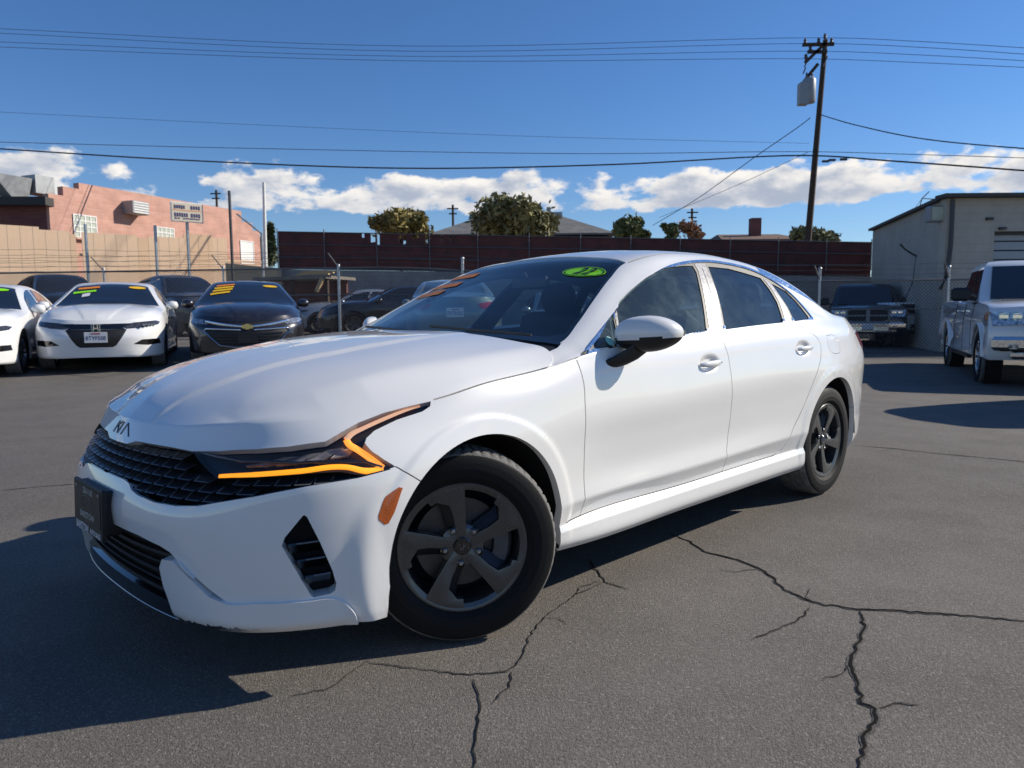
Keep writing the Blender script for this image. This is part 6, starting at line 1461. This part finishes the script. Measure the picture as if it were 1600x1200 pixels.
# lumber store under a low roof behind the fence
def lean_to():
    a = at(398, 436, 25.5); b = at(512, 432, 24.5); o = empty('lean_to_shed', (a.x, a.y, .4), math.atan2(b.y - a.y, b.x - a.x), 'low lean-to shed with flat roof and planks behind the fence', 'shed'); L_ = math.hypot(b.x - a.x, b.y - a.y); h = a.z - .4
    MB().box((L_ / 2, .8, h), (L_, 1.8, .10)).build('roof', mat('shed_roof', (.22, .19, .16), .9, noise=(3, .2)), o)
    for x in (.1, L_ * .5, L_ - .1): MB().box((x, .1, h / 2), (.1, .1, h)).build('post', M_wood, o)
    MB().box((L_ * .45, 1.6, h * .5), (L_ * .9, .08, h - .1)).build('back_wall', M_pinkdark, o)
    for k in range(3): MB().box((L_ - .55 + .08 * k, -.05 + .12 * k, h + .09 + .05 * k), (1.3, .14, .045), rz=.06 * k).build('plank', mat('fresh_lumber', (.48, .33, .17), .8, noise=(9, .2)), o)
    MB().box((L_ - .25, -.1, h - .25), (.12, .1, .5), M=Matrix.Rotation(.5, 3, 'Y')).build('brace', MATS['fresh_lumber'], o)
lean_to()
# ------------------------------------------------------------------ other parked vehicles
def sgrid_coarse(L): return np.r_[np.linspace(0, L[6], 34, endpoint=False), np.linspace(L[6], L[13], 40, endpoint=False), np.linspace(L[13], 1, 34)]
M_darkcar_glass = mat('parked_car_glass', (.010, .012, .015), .05, coat=1.0)
def build_sedan(name, label, cat_, loc, heading, pm, feats=(), sc=(1, 1, 1), group=None, stickers=(), wheel='five', glass=None, lift=0, roof_h=0, rear_stretch=0, extra=None):
    """parked car lofted from body sections; feats = (part, [(v,w)..], material, offset, 'f'|'r', mirrored)"""
    glass = glass or M_darkcar_glass
    root = empty(name, tuple(loc), math.atan2(heading[1], heading[0]), label, cat_, group)
    L = make_p1(np.array([0, 1.]))[1]; S = sgrid_coarse(L); rows, _ = make_p1(S); P1, _ = ring(S, 3); HD, hf = make_hood(S, rows, 26, 4e-3); TP = make_top(S, rows, 3)
    scv = np.array(sc)
    def warp(P):
        P = P * scv; P = P.copy(); P[..., 2] += lift
        k = sstep((P[..., 2] - .95 * sc[2] - lift) / (.3)); P[..., 2] += roof_h * k * sstep((P[..., 0] - .3) / .9)
        P[..., 0] += rear_stretch * sstep((P[..., 0] - 2.0) / 1.0) * sstep((P[..., 2] - .9 - lift) / .25); return P
    p1, hd, tp = Patch(warp(P1)), Patch(warp(HD)), Patch(warp(TP))
    nx = p1.ns; i6, i13 = 34, 74
    def fp(v, w, end):
        rng_ = np.arange(0, i6 + 1) if end == 'f' else np.arange(i13, nx); best = []
        C = p1.P[:, rng_]; ys = [float(np.interp(w, np.maximum.accumulate(C[:, k, 2]), np.arange(p1.nt))) for k in range(len(rng_))]
        vv = np.array([p1.ev([(x, y)])[0][1] for x, y in zip(rng_, ys)])
        if end == 'f': x = np.interp(v, np.maximum.accumulate(vv), rng_)
        else: x = np.interp(-v, np.maximum.accumulate(-vv), rng_)
        return (x, float(np.interp(x, rng_, ys)))
    p1.default = 'body'
    R = .34
    for u in (0.012, 2.85):
        cu, cw = u * sc[0], .335 + lift * .5; pts = [(cu - .385, .9, .08)] + [(cu + .385 * cos(t), .93 * sc[1], cw + .385 * sin(t)) for t in np.linspace(pi, 0, 22)] + [(cu + .385, .9, .08)]
        ax = p1.inv(pts); ax[0][1] = ax[-1][1] = -2; p1.region('arch', ax)
    for nm, pts, mm, off, end, mir in feats:
        q = []
        for a_, b_ in zip(pts, pts[1:] + pts[:1]):
            for t in (0, .34, .67): q.append(fp(max(0, a_[0] + (b_[0] - a_[0]) * t), a_[1] + (b_[1] - a_[1]) * t, end))
        q = np.array(q)
        if not mir:
            k = 0; e = -1 if end == 'f' else nx; q[:, 0] = np.where(q[:, 0] < .05, -1, q[:, 0]) if end == 'f' else np.where(q[:, 0] > nx - 1.05, nx, q[:, 0])
        p1.region(nm, q)
    p1.cut()
    hd.default = 'body'; us = HD[0, :, 0] * sc[0]; xe = float(np.interp(.42, us, np.arange(len(us)))); hd.region('none', np.array([(xe, -1), (hd.ns + 1, -1), (hd.ns + 1, hd.nt + 1), (xe - 1.5, hd.nt + 1)])); hd.cut()
    tp.default = 'roof_body'; tu = TP[0, :, 0]; xu = lambda u: np.interp(u, tu, np.arange(len(tu))); CE = tp.nt; RY = 9
    base = [(.40 + .135 * (v / .8) ** 2, v) for v in np.linspace(0, .80, 8)]
    yv = lambda u, v: float(np.interp(-v, -TP[:, int(round(xu(u))), 1], np.arange(tp.nt)))
    cv = lambda L_: [(xu(u), yv(u, v) if v > 0 else CE) for u, v in L_]
    tp.region('windscreen', np.array(cv(base) + [(xu(u), RY + .2) for u in np.linspace(.56, 1.24, 12)] + cv([(1.315 - .07 * (v / .58) ** 2.2, v) for v in np.linspace(.57, 0, 8)])))
    tp.region('rear_window', np.array(cv([(2.58, 0), (2.57, .3), (2.55, .53)]) + cv([(3.18, .60), (3.26, .3), (3.28, 0)])))
    S3 = lambda pl: tp.inv(warp(np.array(pl)))
    tp.region('front_glass', S3([(.68, .868, 1.0), (.80, .815, 1.08), (.9637, .7523, 1.17), (1.2617, .6875, 1.2866), (1.614, .6492, 1.3545), (1.73, .6472, 1.3588), (1.64, .7452, 1.2237), (1.52, .858, 1.0312), (1.0, .877, 1.0)]))
    tp.region('rear_glass', S3([(1.8, .6472, 1.3599), (2.0701, .6492, 1.357), (2.3887, .6771, 1.3125), (2.62, .72, 1.235), (2.71, .8158, 1.0861), (2.33, .8433, 1.0581), (1.62, .8587, 1.0334), (1.71, .735, 1.2494)]))
    tp.cut()
    emit_part('body', [p1.mesh('body', depth=.03), hd.mesh('body', depth=.02), tp.mesh('roof_body', depth=.015)], pm, root, both=True)
    ws_ = emit_part('windscreen', [tp.mesh('windscreen', depth=0, offset=-.006)], glass, root, both=True)
    emit_part('rear_window', [tp.mesh('rear_window', depth=0, offset=-.006)], glass, root, both=True)
    for sd in (1, -1):
        for q in ('front_glass', 'rear_glass'): emit_part('side_window', [tp.mesh(q, depth=0, offset=-.006)], glass, root, side=sd)
        MB().lathe([(.0, -.1), (.05, -.09), (.075, -.03), (.08, .02), (.06, .08), (0, .1)], 12).build('door_mirror', pm, root, smooth=60, loc=tuple(car_co(warp(np.array([[.74, .99, 1.02]])), sd)[0]))
        for u in (1.447, 2.45): MB().box(tuple(car_co(warp(np.array([[u, .928, .89]])), sd)[0]), (.17, .02, .022), ch=.008).build('door_handle', pm, root)
        for u in (.53, 1.62, 2.52): MB().tube(car_co(warp(np.array([p1.P[j, int(np.interp(u * sc[0], p1.P[20, :70, 0], np.arange(70)))] / scv - [0, 0, lift] for j in range(9, p1.nt, 3)])) + [0, .0005, 0], sd) if False else [(0, 0, 0), (0, 0, .001)], .0001, 3) if False else None
    done = {}
    for nm, pts, mm, off, end, mir in feats:
        if nm in done: continue
        done[nm] = 1
        if mir:
            for sd in (1, -1): emit_part(nm, [p1.mesh(nm, depth=.015, offset=off)], mm, root, side=sd)
        else: emit_part(nm, [p1.mesh(nm, depth=.015, offset=off)], mm, root, both=True)
    for u in (0, 2.85):
        for sd in (1, -1):
            w = make_wheel('wheel', root, R=R + lift * .5, width=.22, style=wheel, seg=36, rim_m=M_rim if wheel == 'five' else M_nut); w.location = (-u * sc[0], sd * .80 * sc[1], R + lift * .5); w.rotation_euler = (0, 0, 0 if sd == 1 else pi)
    MB().box((-1.42 * sc[0], 0, .25 + lift), (4.2 * sc[0], 1.3, .1)).build('underbody', M_matte, root)
    # things stuck on the windscreen: (u, v0, v1, half height, material, text colour)
    def og(u, v):
        x = xu(u); y = np.interp(-abs(v), -TP[:, int(x), 1], np.arange(tp.nt)); s_ = np.array([1, np.sign(v) if v else 1, 1]); return (tp.ev([(x, y)])[0] + tp.nrm([(x, y)])[0] * .004) * s_
    for (u, v0, v1, hh, mm, shape) in stickers:
        if shape == 'o':
            c = (v0 + v1) / 2; V = [og(u + hh * sin(t), c + (v1 - v0) / 2 * cos(t)) for t in np.linspace(0, 2 * pi, 20, endpoint=False)]; MB().add(car_co(np.array(V)), [tuple(range(20))]).build('oval_sticker', mm, ws_)
        else:
            V = [og(u + hh + .03 * t, v0 + (v1 - v0) * t) for t in np.linspace(0, 1, 5)] + [og(u - hh + .03 * t, v0 + (v1 - v0) * t) for t in np.linspace(0, 1, 5)]
            st_ = MB().add(car_co(np.array(V)), [(i, i + 1, 6 + i, 5 + i) for i in range(4)]).build('strip_sticker', mm, ws_)
    if extra: extra(root, fp, p1)
    return root
def plate(root, x, z, text, parent=None, back=False, mm=None):
    p = bpy.data.objects.new('licence_plate', None); p.empty_display_size = .05; link(p, root); p.location = (x, 0, z); p.rotation_euler = (0, 0, pi if back else 0)
    MB().box((0, 0, 0), (.012, .31, .16), ch=.003).build('plate_panel', mm or mat('plate_white', (.70, .71, .72), .5), p)
    if not text: return p
    V, F = text_mesh(text, .085, xs=.88, bold=.0012); mesh_obj('plate_number', [(.0075, a, b - .012) for a, b in V], F, mat('plate_blue', (.03, .04, .14), .5), p)
    MB().box((.0072, 0, .058), (.002, .13, .018)).build('plate_script', mat('plate_red', (.35, .03, .04), .5), p)
M_lampclear = mat('headlamp_clear', (.42, .43, .44), .12, .6, 1, noise=(24, .8)); M_lampdark = mat('headlamp_dark', (.06, .06, .065), .12, .3, 1, noise=(30, .6))
M_whitecar = paint('white_paint_parked', (.78, .78, .765), dirt=.02); M_blackcar = paint('charcoal_paint', (.022, .020, .026), .9, .3, .4, .02); M_greycar = paint('slate_paint', (.060, .066, .078), .9, .35, .3, .05); M_silver = paint('silver_paint', (.38, .40, .42), .9, .35, .6); M_sage = paint('sage_grey_paint', (.20, .235, .225), .9, .35, .5); M_darkblue = paint('dark_blue_paint', (.018, .022, .032), .9, .35, .3); M_blacksed = paint('black_paint', (.010, .010, .011), .9, .3, .2)
HD_ = (.36, -.933)
def place(px, Y, v=0, heading=HD_):
    """origin (front axle) so that the nose centre is seen at px, at depth Y"""
    nose = Vector((at(px, 500, 1).x * Y, Y)); h = Vector(heading).normalized(); o = nose - h * .92; return (o.x, o.y, g(o.x, o.y))
def h_emblem(root, fp, p1):
    e = MB(); 
    for s_ in (-1, 1): e.bar((0, s_ * .036, -.05), (0, s_ * .024, .05), .012, .016)
    e.bar((0, -.03, 0), (0, .03, 0), .012, .014); e.tube([(0, .056 * cos(t) if False else .058 * max(-1, min(1, 1.5 * cos(t))), .062 * max(-1, min(1, 1.4 * sin(t)))) for t in np.linspace(0, 2 * pi, 24)], .006, 5)
    e.build('emblem', M_chrome, root, loc=(.885, 0, .655)); plate(root, .925, .515, '8TYF508')
    for sd in (1, -1):
        for k in range(5): MB().box((.62 + .04 * k, sd * (.80 - .036 * k), .70), (.03, .03, .028)).build('lamp_cell', M_lampclear, root) if sd == 1 else None
ACC = [('headlight', [(.36, .665), (.50, .735), (.80, .765), (.86, .745), (.84, .70), (.62, .655), (.42, .64)], M_lampdark, .003, 'f', True),
       ('grille_bar', [(0, .715), (.50, .725), (.36, .66), (.40, .635), (0, .64)], M_gloss, .006, 'f', False),
       ('grille', [(0, .635), (.42, .635), (.36, .52), (.27, .39), (.22, .36), (0, .36)], M_black, -.004, 'f', False),
       ('fog_surround', [(.50, .40), (.62, .47), (.86, .48), (.87, .40), (.70, .38)], M_gloss, -.004, 'f', True)]
st1 = [(1.10, -.52, -.18, .035, M_orange, 's'), (.95, -.58, -.22, .035, M_green, 's'), (.82, -.42, -.30, .06, mat('paper', (.6, .62, .66), .8), 's'), (1.14, .28, .56, .05, M_yellow, 'o')]
build_sedan('white_parked_sedan', 'white sedan with H emblem, white plate and black lower grille, between two parked cars', 'car', place(148, 11.35), HD_, M_whitecar, ACC, (1, 1, 1.0), 'sedans parked along the fence', st1, extra=h_emblem)
build_sedan('white_parked_sedan', 'white sedan at the far left, cut off by the picture edge', 'car', place(-112, 10.3), HD_, M_whitecar, ACC, (1, 1, 1), 'sedans parked along the fence', [(1.14, .22, .52, .05, M_green, 'o')], wheel='ten')
def bow(root, fp, p1):
    V = [(-.09, -.012), (-.06, -.03), (-.03, -.03), (-.03, -.045), (.03, -.045), (.03, -.03), (.08, -.03), (.09, .012), (.06, .03), (.03, .03), (.03, .045), (-.03, .045), (-.03, .03), (-.08, .03)]
    MB().prism([(a, b) for a, b in V], .0, .02, 'x').build('emblem', mat('gold', (.75, .55, .22), .25, 1), root, loc=(.905, 0, .625)); plate(root, .93, .44, '', mm=M_card)
    def bar_(pts, r, nm): MB().tube(car_co(np.array([p1.ev([fp(abs(v), w, 'f')])[0] * [1, -1 if v < 0 else 1, 1] + [-.012, 0, 0] for v, w in pts])), r, 6).build(nm, M_chrome if nm != 'grille_slat' else M_bar, root, smooth=60)
    vs = np.linspace(-.62, .62, 15); bar_([(v, .625 + .09 * (abs(v) / .62) ** 1.6) for v in vs], .024, 'chrome_bar')
    for sd in (1, -1): bar_([(sd * v, w) for v, w in ((.10, .575), (.40, .59), (.62, .60), (.66, .57), (.55, .45), (.42, .33), (.2, .30), (.02, .30))], .012, 'grille_surround')
    for k in range(5): bar_([(v, .33 + .05 * k) for v in np.linspace(-.42 - .035 * k, .42 + .035 * k, 9)], .007, 'grille_slat')
MAL = [('headlight', [(.50, .70), (.66, .745), (.84, .765), (.88, .73), (.80, .685), (.62, .665)], M_lampclear, .003, 'f', True), ('grille', [(0, .585), (.60, .60), (.64, .57), (.52, .43), (.40, .32), (0, .30)], M_black, -.006, 'f', False), ('upper_grille', [(0, .70), (.48, .715), (.58, .665), (0, .645)], M_black, -.004, 'f', False)]
st2 = [(1.16, -.52, -.20, .030, M_orange, 's'), (1.06, -.55, -.22, .030, M_yellow, 's'), (.96, -.58, -.24, .030, M_yellow, 's'), (.85, -.62, -.28, .032, M_yellow, 's'), (1.14, .30, .56, .045, M_yellow, 'o')]
build_sedan('black_parked_sedan', 'charcoal black sedan with chrome nose bar and gold emblem, yellow stickers on its windscreen', 'car', place(386, 11.9, heading=(.33, -.944)), (.33, -.944), M_blackcar, MAL, (1, .995, 1.0), 'sedans parked along the fence', st2, extra=bow)
# cars seen through the cabin of the nearest car
def rear_plate(root, fp, p1): plate(root, -3.955, .80, '7XTR321', back=True)
TAIL = [('tail_lamp', [(.42, .95), (.62, .99), (.80, .98), (.86, .93), (.80, .87), (.60, .85), (.45, .88)], M_red, .004, 'r', True)]
hd2 = (-.10, .995); o = at(687, 500, 1); 
build_sedan('grey_green_sedan', 'grey-green sedan seen from behind through the windscreen of the nearest car', 'car', (-1.0 - .10 * 3.9, 13.2 + 3.9, g(-1.7, 16) - .04), hd2, M_sage, TAIL, (1, .98, 1.0), None, extra=rear_plate, glass=mat('mid_glass', (.03, .04, .042), .06, coat=1))
build_sedan('silver_sedan', 'pale silver sedan beyond the grey-green one, seen through the nearest car', 'car', (1.4, 20.0 - 3.2, g(1.5, 16)), (.12, -.99), M_silver, ACC[:3], (1, .98, 1.02), None)
# beyond the fence
build_sedan('dark_suv', 'dark grey sport utility behind the fence, between the white and black sedans', 'car', (*[at(318, 500, 1).x * 22.4, 22.4], .52), (.72, -.69), M_greycar, ACC[:3], (1.0, 1.03, 1.12), 'vehicles behind the fence', lift=.14, roof_h=.10, rear_stretch=.35)
build_sedan('dark_suv', 'black sport utility behind the fence at the far left', 'car', (*[at(120, 500, 1).x * 22.6, 22.6], .55), (.72, -.69), M_blacksed, ACC[:3], (1.0, 1.03, 1.14), 'vehicles behind the fence', lift=.14, roof_h=.12, rear_stretch=.35)
build_sedan('silver_coupe', 'silver car facing left behind the fence, beyond the black sedan', 'car', (*[at(493, 500, 1).x * 23.5, 23.5], .5), (-.93, -.36), M_silver, ACC[:1], (.95, .98, .97), 'vehicles behind the fence', wheel='ten')
build_sedan('black_sedan', 'glossy black car facing left behind the fence post, its nose over the silver car', 'car', (*[at(545, 500, 1).x * 22.0, 22.0], .5), (-.93, -.36), M_blacksed, ACC[:1], (1, .98, .99), 'vehicles behind the fence')
# ------------------------------------------------------------------ pickups
def build_pickup(name, label, loc, heading, pm, group=None, chrome_cross=False, lamps=None, plate_text=None):
    root = empty(name, tuple(loc), math.atan2(heading[1], heading[0]), label, 'pickup', group)
    def arch(cx, r=.50, n=12): return [(cx + r * cos(t), .42 + r * sin(t)) for t in np.linspace(0, pi, n)]
    low = [(.93, .52)] + [(.86, .42)] + arch(0) + [(-.62, .40), (-2.95, .40)] + arch(-3.67) + [(-4.3, .46), (-4.78, .56), (-4.82, .70)]
    prof = low + [(-4.82, 1.26), (-4.78, 1.31), (-2.55, 1.31), (-2.50, 1.28), (-.62, 1.24), (-.3, 1.27), (.55, 1.22), (.80, 1.16), (.90, 1.05), (.95, .80)]
    # shell with crowned sides: several depth layers of the same outline
    n = len(prof); V = []; PA = np.array(prof); nx_ = np.roll(PA, -1, 0) - np.roll(PA, 1, 0); nx_ /= np.linalg.norm(nx_, axis=1, keepdims=True); inw = np.stack([-nx_[:, 1], nx_[:, 0]], 1)
    ctr = PA.mean(0); area = sum(PA[i, 0] * PA[(i + 1) % n, 1] - PA[(i + 1) % n, 0] * PA[i, 1] for i in range(n)); inw *= 1 if area > 0 else -1
    ys = [(-1.03, .045), (-1.02, .016), (-.985, .0), (-.5, -.03), (.5, -.03), (.985, .0), (1.02, .016), (1.03, .045)]
    for y, ins in ys:
        for (x, z), w_ in zip(prof, inw):
            top = max(0, min(1, (z - .95) / .35)); q = (x, z)
            if ins > 0: q = (x + w_[0] * ins, z + w_[1] * ins)
            elif z > 1.0 and x > -.62: q = (x, z - ins)
            V.append((q[0], y * (1 - .05 * top), q[1]))
    F = [(k * n + i, k * n + (i + 1) % n, (k + 1) * n + (i + 1) % n, (k + 1) * n + i) for k in range(len(ys) - 1) for i in range(n)] + [tuple(range(n)), tuple(range((len(ys) - 1) * n + n - 1, (len(ys) - 1) * n - 1, -1))]
    MB().add(V, F).build('body', pm, root, smooth=32)
    # cab
    def ringp(x0, x1, y, z, r=.12): return [(x0, -y + r, z), (x0 - r * .4, -y, z), (x1 + r * .4, -y, z), (x1, -y + r, z), (x1, y - r, z), (x1 + r * .4, y, z), (x0 - r * .4, y, z), (x0, y - r, z)]
    secs = [ringp(-.42, -2.50, .95, 1.26), ringp(-.72, -2.47, .90, 1.48), ringp(-1.08, -2.42, .80, 1.84), ringp(-1.22, -2.36, .73, 1.925), ringp(-1.5, -2.2, .5, 1.955, .05)]
    V = [q for s_ in secs for q in s_]; F = [(k * 8 + i, k * 8 + (i + 1) % 8, (k + 1) * 8 + (i + 1) % 8, (k + 1) * 8 + i) for k in range(4) for i in range(8)] + [tuple(range(32, 40))]
    MB().add(V, F).build('cab', pm, root, smooth=35)
    L_ = lambda a, b, t: tuple(np.array(a) + (np.array(b) - np.array(a)) * t)
    # glass, set proud of the pillars
    ws_ = [(-.49, -.80, 1.31), (-.49, .80, 1.31), (-1.09, .70, 1.845), (-1.09, -.70, 1.845)]; MB().add([(x + .035, y, z) for x, y, z in ws_] + [(x, y, z - .01) for x, y, z in ws_], [(0, 1, 2, 3), (0, 4, 5, 1), (1, 5, 6, 2), (2, 6, 7, 3), (3, 7, 4, 0)]).build('windscreen', M_darkcar_glass, root)
    for sd in (1, -1):
        ysd = lambda z: sd * (.95 - (z - 1.26) * .262 + .018)
        for nm, pl in (('side_window', [(-.70, 1.31), (-1.38, 1.32), (-1.38, 1.80), (-1.10, 1.80)]), ('side_window', [(-1.47, 1.32), (-2.30, 1.34), (-2.22, 1.80), (-1.47, 1.80)])):
            MB().add([(x, ysd(z), z) for x, z in pl] + [(x, ysd(z) - sd * .03, z) for x, z in pl], [(0, 1, 2, 3)] + [(i, (i + 1) % 4, 4 + (i + 1) % 4, 4 + i) for i in range(4)]).build(nm, M_darkcar_glass, root)
        for x in (-.60, -1.43, -2.50): MB().tube([(x, sd * 1.030 * (1 - .05 * max(0, min(1, (z - .95) / .35))), z) for z in (.44, .7, .95, 1.05, 1.15, 1.24)], .005, 5).build('door_gap', M_matte, root)
        for x in (-1.25, -2.30): MB().box((x, sd * 1.01, 1.12), (.20, .035, .04), ch=.012).build('door_handle', M_chrome if not chrome_cross else pm, root)
        mr_ = MB().box((-.78, sd * 1.17, 1.39), (.13, .26, .22), ch=.04).build('door_mirror', M_black, root, smooth=40); MB().bar((-.80, sd * .92, 1.30), (-.78, sd * 1.1, 1.33), .07, .05).build('mirror_arm', M_black, mr_)
        MB().prism([(-.70, .36), (-2.9, .36), (-2.9, .43), (-.70, .43)], sd * .98, sd * 1.035, 'y').build('side_step', M_black, root)
        # headlamp and fog lamp
        hl = MB().add([(.965, sd * .55, .93), (.945, sd * .97, .91), (.90, sd * 1.0, 1.11), (.945, sd * .55, 1.11), (.80, sd * .55, .93), (.70, sd * 1.04, .91), (.68, sd * 1.035, 1.11), (.8, sd * .55, 1.11)], [(0, 1, 2, 3), (1, 5, 6, 2), (3, 2, 6, 7), (0, 4, 5, 1), (0, 3, 7, 4)]).build('headlight', M_lampclear, root)
        MB().box((.72, sd * 1.025, 1.03), (.10, .03, .08), ch=.01).build('turn_lamp', M_marker, hl)
        for k in range(2): MB().box((.94 - .02 * k, sd * (.68 + .16 * k), 1.04), (.03, .11, .09), ch=.02).build('lamp_cell', M_chrome, hl)
        MB().box((.985, sd * .72, .62), (.03, .34, .13), ch=.02).build('fog_recess', M_black, root); MB().box((1.0, sd * .72, .62), (.03, .12, .07), ch=.015).build('fog_lamp', M_lampclear, root)
        # arch lips
        for cx in (0, -3.67): MB().tube([(cx + .51 * cos(t), sd * 1.02, .42 + .51 * sin(t)) for t in np.linspace(.05, pi - .05, 20)], .022, 8).build('arch_lip', pm, root, smooth=60)
    MB().box((.94, 0, .66), (.13, 1.98, .20), ch=.05).box((.96, 0, .50), (.10, 1.5, .12), ch=.04).build('front_bumper', M_chrome if not chrome_cross else M_chrome, root, smooth=40)
    MB().box((.93, 0, .95), (.05, 1.06, .34), ch=.02).build('grille', M_black, root)
    if chrome_cross:
        MB().box((.955, 0, .95), (.05, .10, .36), ch=.015).box((.955, 0, .95), (.04, 1.06, .05), ch=.015).build('grille_cross', M_greyp, root); MB().tube([(.955, .56 * max(-1, min(1, 1.25 * cos(t))), .95 + .19 * max(-1, min(1, 1.25 * sin(t)))) for t in np.linspace(0, 2 * pi, 33)], .035, 6).build('grille_surround', M_greyp, root, smooth=60)
    else:
        for k in range(4): MB().box((.955, 0, .83 + .08 * k), (.03, 1.04, .022), ch=.006).build('grille_bar', M_chrome, root)
    if plate_text: plate(root, 1.015, .62, plate_text.strip())
    for cx in (0, -3.67):
        for sd in (1, -1):
            w = make_wheel('wheel', root, R=.41, width=.28, rr=.265, style='five', seg=48, rim_m=M_chrome if not chrome_cross else M_rim); w.location = (cx, sd * .87, .41); w.rotation_euler = (0, 0, 0 if sd == 1 else pi)
            MB().lathe([(.5, -.1), (.5, .12)], 24).build('arch_liner', M_liner, root, fix=False, loc=(cx, sd * .86, .42))
    MB().box((-1.8, 0, .48), (4.8, 1.4, .14)).build('chassis', M_matte, root)
    return root
build_pickup('white_pickup', 'white crew cab pickup with chrome bumper at the right edge', (8.12, 11.05, -.03), (-.405, -.914), M_whitecar)
build_sedan('shadow_suv', 'white sport utility added outside the picture to the right to cast a shadow on the asphalt', 'car', (11.05, 9.33, 0), (.97, .25), M_whitecar, ACC[:3], (1.0, 1.03, 1.25), None, lift=.2, roof_h=.32, rear_stretch=.45)  # unseen vehicle, added and sized to shade the asphalt at the right
q = at(1352, 500, 1).x * 21.9
build_pickup('dark_pickup', 'dark blue pickup with chrome crossed grille behind the fence gate', (q + .4, 22.7, .0), (-.38, -.925), M_darkblue, None, chrome_cross=True, plate_text=' ')
def camper():
    c = at(1428, 520, 22.0); o = empty('camper_tailgate', (c.x, c.y, .0), rad(4), 'white truck tailgate with black camper shell window behind the fence', 'pickup')
    MB().box((0, .6, .72), (1.25, 1.2, .42), ch=.04).build('tailgate', M_whitecar, o, smooth=40); MB().box((0, .62, 1.12), (1.2, 1.1, .42), ch=.06).build('camper_shell', M_whitecar, o, smooth=40)
    MB().box((0, .05, 1.14), (.86, .06, .28), ch=.04).build('shell_window', M_darkcar_glass, o); MB().box((0, -.02, .62), (.24, .03, .12)).build('licence_plate', M_card, o); MB().box((0, -.03, .45), (1.35, .16, .12), ch=.03).build('rear_bumper', M_black, o)
    for s_ in (-1, 1): w = make_wheel('wheel', o, R=.34, width=.2, style='five', seg=24); w.location = (s_ * .5, .7, .34); w.rotation_euler = (0, 0, -pi / 2 * s_)
camper()
K5 = build_k5(); k5_details(K5)
